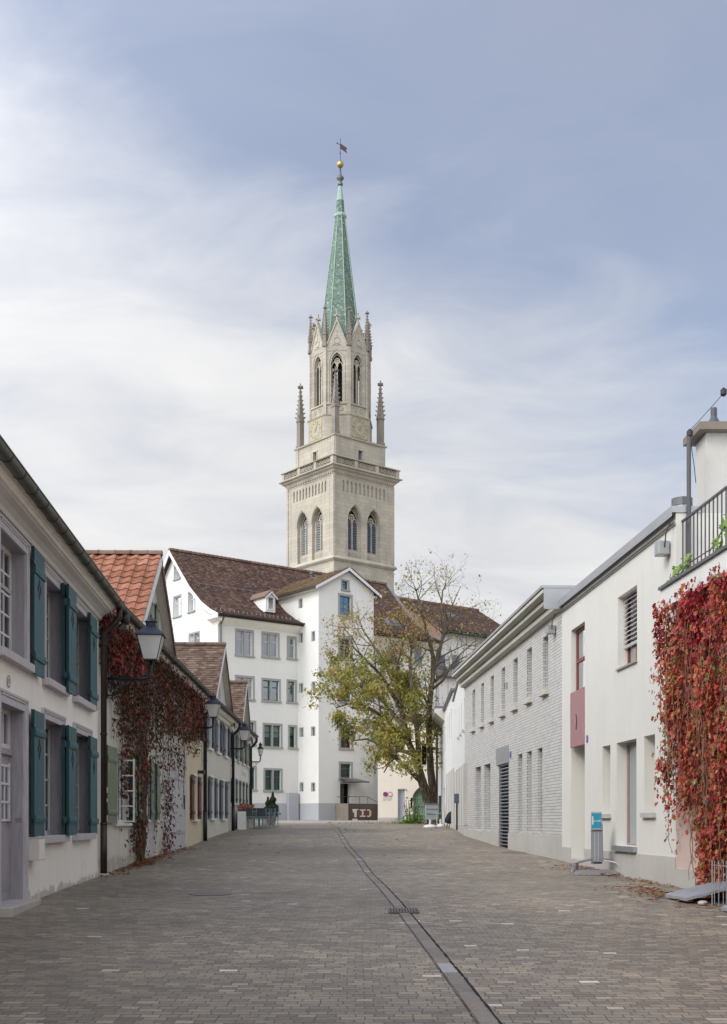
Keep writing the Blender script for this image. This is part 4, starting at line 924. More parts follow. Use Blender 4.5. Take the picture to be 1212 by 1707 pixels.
b = MB(FM); b.box(FM.U(478), FM.U(494.5), .0, .25, GZ, FM.Z(480, 1322)); b.build('cupboard_door', M['grey_plinth'], MBn, bevel=.01)
# roof
L = sum(math.hypot(b[0]-a[0], b[1]-a[1]) for a, b in zip(PROF, PROF[1:]))
b = MB(FM); under = [(n, z-.03) for n, z in PROF]+[(-11-n, z-.03) for n, z in PROF[:-1][::-1]]; low = [(n, z-.16) for n, z in under][::-1]
b.profile(under+low, -.35, uE+.05); b.build('roof', M['roof_under'], MBn)
roofobj = MBn.children[-1]
tb = MB(); 
def PM(u, s): (n, z), _ = along(PROF, s); return FM.pt(u, n, z)
def NM(s): _, t = along(PROF, s); return (FM.n[0]*t[1], FM.n[1]*t[1], -t[0])
tiles(tb, PM, NM, int(L/.17), .17, lambda s: (-.38, uE+.02), .19, .026, jit=.01)
tb.build('roof_tiles', M['tile_main'], MBn, recalc=False)
def PMb(u, s): (n, z), _ = along(PROF, s); return FM.pt(u, -11-n, z)
b = MB(FM)
for k in range(int((uE+.4)/.33)): u = -.38+k*.33; b.prism([(u, 17.66), (u+.34, 17.69), (u+.34, 17.83), (u, 17.80)], -5.62, -5.38)
b.build('ridge_tiles', M['tile_ridge'], MBn)
gp = MB(FM); gp.profile([(n+.02, z-.02) for n, z in PROF]+[(n-.02, z-.3) for n, z in PROF[::-1]], -.39, -.33); gp.profile([(-11-n-.02, z-.02) for n, z in PROF]+[(-11-n+.02, z-.3) for n, z in PROF[::-1]], -.39, -.33); gp.build('verge_board', M['sash'], MBn)
b = MB(FM); b.profile([(n, z+.02) for n, z in PROF]+[(n, z+.10) for n, z in PROF[::-1]], uE-.12, uE+.14); b.build('verge_flashing', M['zinc'], MBn)
b = MB(FM); b.profile([(0, 12.15), (.08, 12.2), (.45, 12.48), (.5, 12.52), (.5, 12.72), (0, 12.72)], -.02, uE); b.build('cornice', M['moulding'], MBn)
b = MB(FG); b.profile([(0, 12.3), (.4, 12.5), (.4, 12.7), (0, 12.85)], -.5, .7); b.build('cornice', M['moulding'], MBn)
gutter(FM, MBn, -.35, 6.3, .68, 12.74, .1, 'gutter_dark', 1.2)
b = MB(FM); b.tube([(.12, .6, 12.65), (.15, .12, 12.2), (.15, .1, 12.1), (.15, .1, GZ)], .06, 8); b.build('downpipe', M['zinc_dark'], MBn)
b = MB(FM); (n0, z0), _ = along(PROF, .55)
for k in range(22):
    u = -.2+k*.31*1.05
    if u < 6.5: b.tube([(u, n0, z0), (u, n0+.02, z0+.18)], .018, 4)
(n0, z0), _ = along(PROF, 4.3)
b2 = MB(FM)
for k in range(20): u = .4+k*.55; b2.tube([(u, n0, z0), (u, n0+.05, z0+.16)], .016, 4)
b2.tube([(.2, n0+.04, z0+.14), (11, n0+.04, z0+.14)], .014, 4)
b2.build('snow_rail', M['zinc'], MBn); b.build('snow_guard', M['zinc'], MBn)
# roof dormer
ud = (FM.U(441, -.6)+FM.U(461, -.6))/2; zb = FM.Z(450, 1019, -.6); zt = FM.Z(450, 993, -.6); hwd = .36
b = MB(FM); b.prism([(ud-hwd, zb-.05), (ud+hwd, zb-.05), (ud+hwd, zt), (ud, zt+.27), (ud-hwd, zt)], -.6, -3.4); o = b.build('dormer', M['wall_m'], MBn)
b = MB(FM)
for sg in (-1, 1): b.prism([(ud+sg*(hwd+.14), zt-.13), (ud, zt+.30), (ud, zt+.38), (ud+sg*(hwd+.14), zt-.04)], -.45, -3.6)
b.build('dormer_roof', M['tile_ridge'], o)
b = MB(FM)
for sg in (-1, 1): b.prism([(ud+sg*(hwd+.1), zt-.16), (ud, zt+.26), (ud, zt+.17), (ud+sg*(hwd+.1), zt-.25)], -.47, -.43)
b.build('dormer_gable_trim', M['sash'], o)
w = sash(FM, MBn, ud-.24, ud+.24, zb+.08, zt-.06, -.58, M['sash'], fw=.06, glass='glass_sky')
# ---- annex
ax = 4.45; pk = 16.25; ev = 15.0
hx = []
for r in ((563.5,588,988,1027,3,'glass_blue','greenframe'),(563.5,588.5,1058,1098.5,3,'glass','whiteframe'),(564,588.5,1132,1171,1,'glass','greenframe'),(564.5,588.5,1207.5,1249,2,'glass','redframe'),(564.5,588,1269,1299,1,'glass','greenframe')):
    stone_win(FX, MBn, r[0], r[1], r[2], r[3], hx, r[4], wd=.15, kind=r[5], fm=r[6], mull=False)
stone_win(FX, MBn, 568.5, 582.5, 965, 984.5, hx, 1, wd=.1, kind='glass_blue', fm='greenframe')
dx0, dx1 = FX.U(567), FX.U(585); dzb = FX.Z(567, 1340); dzt = FX.Z(567, 1306)
facade(FX, MBn, 'wall', [M['wall_m'], M['wall_m']], 0, ax, GZ, lambda u: pk-(pk-ev)*abs(u-ax/2)/(ax/2), [dict(u0=a, u1=c, z0=d, z1=e, d=.2) for a, c, d, e, o in hx]+[dict(u0=dx0, u1=dx1, z0=dzb, z1=dzt, d=.35)], extra=[ax/2])
place_wins(FX, hx)
hs = []
for p0, p1, t, bb in ((499,503.5,1000,1014),(499.5,504,1057,1072),(520.5,524.5,1054,1069),(500,504.5,1141,1155),(520.5,525,1138,1152.5),(500.5,505,1214.5,1228.5),(520,524.5,1213,1227),(501,505,1306,1319.5),(520,524.5,1306,1319.5)):
    a, c = sorted((FXL.U(p0), FXL.U(p1))); hs.append((a, c, FXL.Z(p0, bb), FXL.Z(p0, t), dict(par=MBn, cols=0, wd=.07)))
facade(FXL, MBn, 'wall', [M['wall_m'], M['wall_m']], 0, 7.5, GZ, ev, [dict(u0=a, u1=c, z0=d, z1=e, d=.2) for a, c, d, e, o in hs])
place_wins(FXL, hs, .12)
b = MB(FX); b.poly([(ax, 0, GZ), (ax, -7, GZ), (ax, -7, ev), (ax, 0, ev)]); b.build('wall', M['wall_m'], MBn, recalc=False)
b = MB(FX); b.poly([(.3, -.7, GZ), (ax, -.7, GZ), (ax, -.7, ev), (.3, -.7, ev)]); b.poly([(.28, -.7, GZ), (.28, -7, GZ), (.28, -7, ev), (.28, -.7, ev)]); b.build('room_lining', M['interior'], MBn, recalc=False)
b = MB(FX); b.box(-.012, ax, .0, .015, GZ, FX.Z(550, 1339)); b.build('plinth', M['grey_plinth'], MBn)
b = MB(FXL); b.box(0, 2.3, .0, .015, GZ, FX.Z(550, 1339)); b.build('plinth', M['grey_plinth'], MBn)
for sg in (-1, 1):
    hw = ax/2; sl = (pk-ev)/hw; ov = .42; q = [(hw+sg*(hw+ov), ev-sl*ov+.02), (hw, pk+.02), (hw, pk+.12), (hw+sg*(hw+ov), ev-sl*ov+.12)]
    b = MB(FX); b.prism(q, .3, -8.2); b.build('roof', M['roof_under'], MBn)
    q2 = [(hw+sg*(hw+ov), ev-sl*ov-.12), (hw, pk-.12), (hw, pk+.08), (hw+sg*(hw+ov), ev-sl*ov+.08)]
    b = MB(FX); b.prism(q2, .29, .33); b.build('verge_board', M['sash'], MBn)
    tb = MB(); LL = math.hypot(hw+ov, (hw+ov)*sl); nm = (FX.d[0]*sg*sl/math.hypot(1, sl), FX.d[1]*sg*sl/math.hypot(1, sl), 1/math.hypot(1, sl))
    def PX(a, s, sg=sg): f = s/LL; return FX.pt(hw+sg*(hw+ov)*(1-f), .36-a, ev-sl*ov+.12+(hw+ov)*sl*f)
    tiles(tb, PX, lambda s: nm, int(LL/.17), .17, lambda s: (0, 8.2), .19, .026, jit=.01); tb.build('roof_tiles', M['tile_main' if sg > 0 else 'tile_moss'], MBn, recalc=False)
    b = MB(FX); e0 = hw+sg*(hw+ov+.06)
    b.box(min(e0, e0+.14*-sg), max(e0, e0+.14*-sg), .3, -8, ev-sl*ov-.06, ev-sl*ov+.06); b.build('gutter', M['gutter_dark'], MBn)
    b = MB(FX); e1 = hw+sg*hw; b.box(min(e1, e1+sg*.3), max(e1, e1+sg*.3), .0, -7.6, ev-.32, ev-.18); b.build('cornice', M['moulding'], MBn)
b = MB(FM); u = FM.U(519, -3); zc = FM.Z(519, 968, -3); b.lathe([(.16, zc-.6), (.16, zc+.1), (.06, zc+.15), (.06, zc+.42), (.13, zc+.44), (.13, zc+.6)], u, -3, 10); b.tube([(u+.4, -3, zc-.4), (u+.4, -3, zc+.2)], .05, 8); b.build('flue', M['zinc_dark'], MBn)
# door, canopy
b = MB(FX); b.box(dx0, (dx0+dx1)/2+.1, -.36, -.3, dzb, dzt); o = b.build('door', M['concrete_dark'], MBn); b = MB(FX); b.box((dx0+dx1)/2, (dx0+dx1)/2+.02, -.3, -.26, dzb+.6, dzb+1); b.build('handle', M['steel'], o)
b = MB(FX); b.poly([(dx0-.3, .95, dzt+.12), (dx1+.75, .95, dzt+.12), (dx1+.4, 0, dzt+.34), (dx0, 0, dzt+.34)]); b.poly([(dx0-.3, .95, dzt+.07), (dx1+.75, .95, dzt+.07), (dx1+.4, 0, dzt+.05), (dx0, 0, dzt+.05)]); b.box(dx0-.3, dx1+.75, .93, .97, dzt+.05, dzt+.14)
b.build('canopy', M['zinc_dark'], MBn)
# ---- concrete ramp in front of the annex
FR = Frame(-.94, 73.64, *uR); zr = (HY-1339.5)/F*73.7
RP = thing('concrete_ramp', FR.pt(1, 0, -.1), 'brown concrete entrance ramp with red and white lettering below the annex door', 'ramp')
b = MB(FR); b.box(0, 2.5, -1.6, 0, GZ, zr); b.build('ramp_block', M['concrete_dark'], RP, bevel=.01)
b = MB(FR); b.box(-.02, -.001, -1.6, -.02, GZ, zr-.004); b.build('lit_side_sheet', M['concrete_warm'], RP)  # paler sheet on the left face, its lit tone put into the colour
b = MB(FR); zz = zr+.44
for u in (-.0, .9, 1.55): b.tube([(u+.05, -.08, zr), (u+.05, -.08, zz)], .018, 5)
b.tube([(.05, -.08, zz), (1.6, -.08, zz), (2.5, -.08, zr+.05)], .018, 5); b.tube([(.05, -.08, zz), (.05, -1.3, zz)], .018, 5); b.build('handrail', M['black'], RP)
gw, gr = MB(FR), MB(FR); zc = (HY-1356)/F*74.3; h = .2
def Gp(px): return FR.U(px)
for (a, c, z0, z1, which) in ((587.5,597,h,h+.07,0),(590.5,594.5,-.24,h,0),(587.5,596,-h-.32,-h-.14,0),(588,592,h-.14,h,0),(600,609,h-.02,h+.05,0),(603.2,605.8,-h,h,0),(600,609,-h-.02,-h+.06,0),(612,617,h-.02,h+.05,0),(616,618.6,-h+.05,h-.04,0),(612,617,-h-.02,-h+.06,0),
                              (597,600,h-.02,h+.06,1),(597,600,-h,-h+.06,1),(605.8,608,-.04,.04,1),(609,612,h-.02,h+.05,1),(609,612,-h,-h+.06,1),(617.2,620.5,-.05,.05,1),(597,598.4,-h+.1,h-.1,1)):
    (gr if which else gw).box(Gp(a), Gp(c), .003, .008, zc+z0, zc+z1)
gw.build('lettering', M['white_plastic'], RP); gr.build('lettering', paint('red paint', (.45,.02,.03,1), .6), RP)
# ================================================================== building continuing to the right behind the tree
PB = thing('panelled_building', FM.pt(20, 0, -.1), 'white panelled building under a brown hipped roof, behind the tree', 'building')
F2 = FM; t0, t1 = 18.06, 22.7; E2 = 13.62
b = MB(F2); b.box(t0, t1, -8, -.0, GZ, E2-.1); b.build('wall', M['wall_m'], PB)
b = MB(F2)
for k in range(6): u = t0+.1+k*.9; b.box(u-.012, u+.012, 0, .012, 8, E2-.2)
for z in (8, 10.9): b.box(t0, t1, 0, .014, z-.012, z+.012)
b.build('joints', M['zinc_dark'], PB)
b = MB(F2); b.box(t0, t1+.1, .0, .5, E2-.12, E2); b.build('eave', M['greenframe'], PB)
b = MB(F2); b.box(t1+.01, t1+2.3, -6, -1.0, 11.6, E2+.42); b.build('wall', paint('orange red panel', (.55,.06,.03,1), .6), PB)
PR2 = [(.55, E2+.02), (-5.5, 16.8)]; L2 = math.hypot(6.05, 16.8-E2-.02); uQ = F2.U(840, -2); 
def rb2(s): f = s/L2; return t1+.2+(uQ-t1-.2)*min(1, f/.42) if f < .42 else uQ+(27.3-uQ)*(f-.42)/.58
tb = MB(); tiles(tb, lambda u, s: F2.pt(u, .55-6.05*s/L2, E2+.02+(16.8-E2-.02)*s/L2), lambda s: (F2.n[0]*(16.8-E2)/L2, F2.n[1]*(16.8-E2)/L2, 6.05/L2), int(L2/.17), .17, lambda s: (t0-.05, rb2(s)), .19, .026, jit=.01); tb.build('roof_tiles', M['tile_main'], PB, recalc=False)
b = MB(F2); P = lambda f: (.55-6.05*f, E2-.01+(16.8-E2-.02)*f)
pl = [(t0-.05, *P(0)), (t1+.2, *P(0)), (uQ, *P(.42)), (27.3, *P(1)), (t0-.05, *P(1))]; b.poly(pl); b.poly([(u, n, z-.2) for u, n, z in pl]); b.poly([(27.3, *P(1)), (uQ, *P(.42)), (uQ+3, -9, P(.42)[1])]); b.poly([(t0-.05, *P(0)), (t0-.05, *P(1)), (t0-.05, -11.5, E2), (t0-.05, -8, 10), (t0-.05, 0, 10)], 1); b.poly([(t0, *P(1)), (27.3, *P(1)), (uQ+3, -9, P(.42)[1]), (t0, -11.5, E2)]); b.build('roof', [M['roof_under'], M['tile_ridge']], PB, recalc=False)
b = MB(F2)
for k in range(28): u = t0+k*.33; b.box(u, u+.34, -5.62, -5.4, 16.78+.01*(k % 2), 16.93+.01*(k % 2))
b.build('ridge_tiles', M['tile_ridge'], PB)
def skylight(u, f, par, prof=None, z_off=.06, open_=False, mat='glass_sky'):
    if prof is None: p0, p1 = P(f), P(f+.13)
    else: (p0, _), (p1, _) = along(prof, f), along(prof, f+.95)
    b = MB(F2); b.profile([(p0[0], p0[1]), (p1[0], p1[1]), (p1[0], p1[1]+.14), (p0[0]+.0, p0[1]+.14)], u-.33, u+.33); o = b.build('skylight', M['zinc_dark'], par)
    b = MB(F2); b.poly([(u-.27, p0[0]+.0, p0[1]+.15), (u+.27, p0[0], p0[1]+.15), (u+.27, p1[0]+.05, p1[1]+.143), (u-.27, p1[0]+.05, p1[1]+.143)]); b.build('pane', M[mat], o, recalc=False)
M['sky_pane'] = paint('sky reflecting pane', (.10,.13,.19,1), .3, .05, spec=.8)
skylight(F2.U(752, -3), .5, PB, mat='sky_pane')
skylight(F2.U(646, -1.6), 2.1, MBn, PROF, mat='sky_pane'); skylight(F2.U(660, -1.6), 2.1, MBn, PROF, mat='sky_pane')
# windows of the wall behind the tree
for px, py in ((652, 1090), (690, 1150), (664, 1168), (696, 1092), (735, 1105), (760, 1105), (650, 1215), (684, 1212)):
    q = 0 if F2.U(px) > 12 and F2.U(px) < t1-1 else None
    if q is not None:
        par = MBn if F2.U(px) < uE else PB; u = F2.U(px); z = F2.Z(px, py); w = sash(F2, par, u-.4, u+.4, z-.6, z+.6, .04, M['whiteframe'], fw=.06, glass='sky_pane'); b = MB(F2)
        b.box(u-.5, u+.5, 0, .05, z-.75, z-.6); b.build('sill', M['stone_frame'], w)
b = MB(F2); u0 = F2.U(728); 
for k in range(34): b.tube([(u0+k*.13, .35, 10.4), (u0+k*.13, .35, 11.0)], .02, 4)
b.tube([(u0, .35, 11.0), (u0+4.4, .35, 11.0)], .025, 4); b.box(u0, u0+4.4, .0, .4, 10.3, 10.4); b.build('balcony', M['zinc_dark'], PB)
# ================================================================== cream building with the arched gate
yC = 73.4; FC = Frame(-5, yC, 1, 0)
CB = thing('cream_building', (3, yC, -.08), 'low cream building with green arched gate behind the tree', 'building')
X = lambda px: (px-CX)/F*yC+5; Zc = lambda py: (HY-py)/F*yC
ga0, ga1 = X(689), X(712); zs = Zc(1335); hw = (ga1-ga0)/2
arch = lambda u: zs+math.sqrt(max(0, (2*hw*1.05)**2-(abs(u-(ga0+ga1)/2)+2*hw*1.05-hw)**2))
hc = [dict(u0=X(663.8), u1=X(675), z0=GZ, z1=Zc(1316), d=.2), dict(u0=ga0, u1=ga1, z0=GZ, top=arch, d=.25, seg=16), dict(u0=X(684.5), u1=X(688.0), z0=Zc(1347), z1=Zc(1330), d=.2), dict(u0=X(644), u1=X(655), z0=Zc(1238), z1=Zc(1216), d=.15), dict(u0=X(676), u1=X(686), z0=Zc(1238), z1=Zc(1216), d=.15), dict(u0=X(703), u1=X(711), z0=Zc(1275), z1=Zc(1240), d=.15)]
facade(FC, CB, 'wall', [M['wall_cream'], M['wall_cream']], X(630.4), X(748), GZ, Zc(1196), hc)
body(FC, CB, [M['wall_cream'], M['interior']], X(630.4), X(748), 1.6, GZ, Zc(1196), inner=.5)
b = MB(FC); b.box(X(630), X(748), -1.8, .3, Zc(1196), Zc(1191)); b.build('roof', M['tile_ridge'], CB)
b = MB(FC); b.box(X(630.6), X(663.6), 0, .02, GZ, Zc(1363)); b.build('plinth', M['concrete'], CB)
b = MB(FC); b.box(X(663.8), X(675), -.2, -.15, GZ, Zc(1316)); o = b.build('door', paint('pale blue grey door', (.38,.40,.46,1), .5), CB); b = MB(FC); b.box(X(674), X(674.6), -.15, -.1, .9, 1.05); b.build('handle', M['black'], o)
b = MB(FC); b.box(X(663), X(663.8), 0, .03, GZ, Zc(1315)); b.box(X(663), X(675.7), 0, .03, Zc(1316), Zc(1314.8)); b.build('door_frame', M['stone_frame'], CB)
b = MB(FC); N = 16; um = (ga0+ga1)/2
for k in range(6):
    a = ga0+(ga1-ga0)*k/6; c = ga0+(ga1-ga0)*(k+1)/6; b.prism([(a+.01, GZ), (c-.01, GZ), (c-.01, arch(c)-.02 if k < 5 else zs), ((a+c)/2, arch((a+c)/2)-.02), (a+.01, arch(a)-.02 if k else zs)], -.2, -.15)
for z in (Zc(1357), Zc(1343), Zc(1330)): b.box(ga0+.05, ga1-.05, -.15, -.11, z-.05, z+.05)
b.build('arched_gate', paint('sage green boards', (.16,.25,.17,1), .6), CB)
b = MB(FC)
for k in range(N):
    a = ga0+(ga1-ga0)*k/N; c = ga0+(ga1-ga0)*(k+1)/N; f = lambda u: (um+(u-um)*1.2, zs+(arch(u)-zs)*1.12)
    b.prism([(a, arch(a)), (c, arch(c)), f(c), f(a)], 0, .04)
b.build('gate_arch', M['concrete_dark'], CB)
for k, (px, dark) in enumerate(((642.5, 1), (650.5, 0))):
    u = X(px); z = Zc(1324); b = MB(FC); disc(b, u, .01, z, .15, .02); o = b.build('no_parking_sign' if dark else 'no_entry_sign', paint('sign blue', (.06,.05,.25,1), .5) if dark else M['white_plastic'], CB)
    b = MB(FC); ring(b, u, .03, z, .15, .03, .006); 
    if dark: b.prism([(u-.13, z+.11), (u-.11, z+.13), (u+.13, z-.11), (u+.11, z-.13)], .03, .036); b.prism([(u+.13, z+.11), (u+.11, z+.13), (u-.13, z-.11), (u-.11, z-.13)], .03, .037)
    b.build('red_ring', paint('sign red', (.40,.03,.05,1), .5), o)
b = MB(FC)
for px in (642.5, 650.5):
    for k in range(3): b.box(X(px)-.16, X(px)+.14-.04*k, .005, .01, Zc(1330.5)-k*.09, Zc(1330.5)-k*.09+.03)
b.build('small_print', M['stone_frame'], CB)
b = MB(FC); b.box(X(684), X(689), -.05, .06, Zc(1349), Zc(1347.2)); b.build('sill', M['wall_cream'], CB); b = MB(FC); b.box(X(676.5), X(678), 0, .05, Zc(1318), Zc(1316)); b.box(X(676.5), X(680), 0, .03, Zc(1330.5), Zc(1329)); b.build('name_plate', M['zinc_dark'], CB)
b = MB(FC); b.tube([(X(728.5), .1, Zc(1196)), (X(728.5), .1, GZ)], .06, 8); b.build('downpipe', M['pipe'], CB)
# ================================================================== church tower
th = math.radians(39.5); TC = (-2.63, 132.3); tR = (math.cos(th), math.sin(th))
TW = thing('church_tower', (TC[0], TC[1], -.1), 'tall sandstone church tower with green copper spire behind the white building', 'church tower')
def side(k, step=4, a0=0):
    a = th+a0+2*pi*k/step; return Frame(TC[0], TC[1], math.cos(a), math.sin(a))
sand = M['sand']
def arcf(uc, hw, zs, kk=1.0):
    R = 2*hw*kk; return lambda u: zs+math.sqrt(max(0, R*R-(abs(u-uc)+R-hw)**2))
def tracery(fr, n, uc, hw, z0, zs, par, kind, mat, sub=None):
    top = arcf(uc, hw, zs); b = MB(fr); a = n-.08; c = n+.08; m = .07
    b.box(uc-m, uc+m, a, c, z0, zs+.1); q = hw/2
    for s in (-1, 1):
        cu = uc+s*q; f = arcf(cu, q*.9, zs-.25); pts = [(cu+q*.9*(2*i/10-1), n, f(cu+q*.9*(2*i/10-1))) for i in range(11)]; b.tube(pts, .07, 5)
        b.box(uc+s*hw-.05*s if s < 0 else uc+hw-.1, uc+s*hw+.1 if s < 0 else uc+hw+.0, a, c, z0, zs)
    R = hw*.36; zc = zs+hw*.62
    for k in range(4):
        an = pi/4+k*pi/2; cx, cz = uc+R*.55*math.cos(an), zc+R*.55*math.sin(an)
        b.tube([(cx+R*.5*math.cos(2*pi*i/8), n, cz+R*.5*math.sin(2*pi*i/8)) for i in range(9)], .05, 4)
    b.tube([(uc+R*1.15*math.cos(2*pi*i/14), n, zc+R*1.15*math.sin(2*pi*i/14)) for i in range(15)], .055, 5)
    pts = [(uc+hw*.96*(2*i/12-1), n, top(uc+hw*.96*(2*i/12-1))-.04) for i in range(13)]; b.tube(pts, .06, 5)
    o = b.build('tracery', mat, par)
    if kind:
        for s in (-1, 1):
            lb = MB(fr); zz = z0
            while zz < zs-.1: lb.profile([(n+.02, zz), (n+.05, zz+.02), (n-.14, zz+.33), (n-.17, zz+.31)], min(uc+s*m, uc+s*(hw-.1)), max(uc+s*m, uc+s*(hw-.1))); zz += .27
            lb.build('louvres', M[kind], o)
for k in range(4):
    fr = side(k); hw = 4.3; f4 = fr.moved(0, hw); f4.o = fr.pt(0, hw, 0)[:2]
    hol = [dict(u0=s*1.37-.96, u1=s*1.37+.96, z0=28.9, top=arcf(s*1.37, .96, 32.95), d=.75, seg=12) for s in (-1, 1)]
    for i in range(11): cu = -2.95+i*.58; hol.append(dict(u0=cu-.14, u1=cu+.14, z0=35.95, top=arcf(cu, .14, 36.95), d=.16, seg=6))
    facade(f4, TW, 'tower_wall', [sand, sand], -hw, hw, -.3, 38.4, hol)
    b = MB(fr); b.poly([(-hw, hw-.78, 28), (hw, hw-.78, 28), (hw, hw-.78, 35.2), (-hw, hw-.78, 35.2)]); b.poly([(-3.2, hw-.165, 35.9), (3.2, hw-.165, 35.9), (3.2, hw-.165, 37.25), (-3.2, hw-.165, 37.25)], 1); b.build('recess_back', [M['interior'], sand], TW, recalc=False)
    for s in (-1, 1):
        tracery(f4, -.55, s*1.37, .80, 29.85, 32.95, TW, 'louvre_pale' if k == 3 else 'louvre', sand)  # paler louvres on the sunward side, light put into their colour
        b = MB(f4); b.box(s*1.37-.96, s*1.37+.96, -.78, -.35, 28.9, 29.8); b.box(s*1.37-.96, s*1.37-.78, -.7, -.4, 29.8, 33.2); b.box(s*1.37+.78, s*1.37+.96, -.7, -.4, 29.8, 33.2)
        for q in (-.48, .0, .48): b.tube([(s*1.37+q+.17*math.cos(2*pi*i/8), -.34, 29.35+.2*math.sin(2*pi*i/8)) for i in range(9)], .04, 4)
        b.build('sill_panel', sand, TW)
        # hood mould
        b = MB(f4); f = arcf(s*1.37, 1.06, 32.95); b.tube([(s*1.37+1.06*(2*i/16-1), .03, f(s*1.37+1.06*(2*i/16-1))) for i in range(17)], .06, 5); b.build('hood_mould', sand, TW)
        b = MB(f4)
    for s in (-1, 1): b.box(s*4.15-.15, s*4.15+.15, .0, .07, 28.9, 37.6); b.box(s*3.55-.05, s*3.55+.05, .0, .03, 29.5, 37)
    b.box(-hw, hw, 0, .05, 37.55, 37.68)
    for i in range(26): u = -4.05+i*.324; b.box(u-.09, u+.09, .0, .14, 37.7, 37.88)
    b.build('corbel_band', sand, TW)
    bw = 4.72; b = MB(fr); b.box(-bw+.24, bw-.24, bw-.22, bw-.02, 38.56, 38.72)
    for i in range(4): u = -bw+.22+i*(2*bw-.44)/3; b.box(u-.22, u+.22, bw-.26, bw+.02, 38.6, 39.42)
    for i in range(3):
        ua = -bw+.44+i*(2*bw-.44)/3; wv = (2*bw-.44)/3-.44
        for q in range(5):
            cu = ua+wv*(q+.5)/5; b.tube([(cu+.23*math.cos(2*pi*j/8), bw-.12, 39.07+.3*math.sin(2*pi*j/8)) for j in range(9)], .05, 4); b.tube([(cu-.18, bw-.12, 38.85), (cu+.18, bw-.12, 39.3)], .045, 4); b.tube([(cu+.18, bw-.12, 38.85), (cu-.18, bw-.12, 39.3)], .045, 4)
    b.build('balustrade', sand, TW)
    # upper square stage
    w2 = 3.58; fs = fr.moved(0, 0); fs.o = fr.pt(0, w2, 0)[:2]
    facade(fs, TW, 'upper_stage', [sand, sand], -w2, w2, 38.3, 42.15, [dict(u0=-.32, u1=.32, z0=39.9, z1=41.1, d=.4)])
    b = MB(fs); b.box(-.5, .5, .0, .06, 41.1, 41.25); b.box(-.45, -.32, 0, .05, 39.8, 41.1); b.box(.32, .45, 0, .05, 39.8, 41.1); o = b.build('small_window', sand, TW); b = MB(fs); b.box(-.31, .31, -.38, -.36, 39.9, 41.09); b.build('pane', M['louvre'], o)
    for s in (-1, 1): b = MB(fs); b.box(s*3.3-.26, s*3.3+.26, 0, .08, 39.0, 42.1); b.build('corner_strip', sand, TW)
b = MB(side(0)); b.box(-4.5, 4.5, -4.5, 4.5, 38.36, 38.4); b.box(-3.5, 3.5, -3.5, 3.5, 42.1, 42.4); b.build('platform', sand, TW)
q2 = math.sqrt(2)
def sqring(name, pr):
    b = MB(side(0)); b.lathe([(r*q2, z) for r, z in pr], 0, 0, 4, rot=pi/4); return b.build(name, sand, TW)
sqring('string_course', [(4.1, 28.2), (4.36, 28.25), (4.55, 28.45), (4.57, 28.55), (4.31, 28.9), (4.1, 28.9)])
sqring('cornice', [(4.1, 37.86), (4.42, 37.88), (4.5, 38.05), (4.72, 38.2), (4.76, 38.32), (5.02, 38.42), (5.02, 38.52), (4.6, 38.57), (4.0, 38.57)])
sqring('balustrade_rail', [(4.42, 39.42), (4.80, 39.42), (4.86, 39.46), (4.86, 39.52), (4.78, 39.56), (4.42, 39.56), (4.42, 39.421)])
sqring('coping', [(3.4, 42.08), (3.74, 42.12), (3.78, 42.28), (3.5, 42.4), (2.6, 42.8)])
def pinnacle(fr, u, n, z0, zs, zt, w, name='pinnacle'):
    b = MB(fr); b.box(u-w*.62, u+w*.62, n-w*.62, n+w*.62, z0, z0+w*.8); b.box(u-w/2, u+w/2, n-w/2, n+w/2, z0, zs)
    for q in (0, 1):                                        # gablets
        for s in (-1, 1):
            if q: b.prism([(u-w*.6, zs-w*.5), (u+w*.6, zs-w*.5), (u, zs+w*.9)], n+s*w*.46, n+s*w*.62)
            else: b.profile([(n-w*.6, zs-w*.5), (n+w*.6, zs-w*.5), (n, zs+w*.9)], u+s*w*.46, u+s*w*.62)
    b.lathe([(w*.70, zs-w*.1), (w*.17, zt-w*1.1)], u, n, 4, rot=pi/4); H = zt-w*1.1-zs; N = max(4, int(H/(w*.75)))
    for i in range(N):
        f = (i+.4)/N; r = w*.45*(1-f)+w*.12; z = zs+H*f
        for dx, dy in ((1, 1), (1, -1), (-1, 1), (-1, -1)):
            cx, cy = u+dx*r, n+dy*r; q = w*.24*(1-f*.4); b.mesh([(cx+q*dx, cy+q*dy, z+q*.7), (cx-q*.6, cy+q*.6, z), (cx-q*.6, cy-q*.6, z), (cx+q*.6, cy-q*.6, z), (cx, cy, z+q*1.2), (cx, cy, z-q)], [(0,1,4),(0,4,3),(0,3,5),(0,5,1),(1,2,4),(2,3,4),(1,5,2),(2,5,3)])
    z = zt-w*.85; b.box(u-w*.55, u+w*.55, n-w*.18, n+w*.18, z, z+w*.34); b.box(u-w*.18, u+w*.18, n-w*.55, n+w*.55, z+.01, z+w*.34+.01)
    b.lathe([(w*.13, zt-w*1.2), (w*.11, zt-w*.1), (w*.16, zt-w*.05), (.01, zt+w*.12)], u, n, 6)
    return b.build(name, M['sand_grey'], TW)
f0 = side(0)
for su, sn in ((-1, 1), (1, 1), (-1, -1), (1, -1)): pinnacle(f0, su*3.22, sn*3.22, 42.2, 45.6, 49.7, .6)
t8 = math.tan(pi/8)
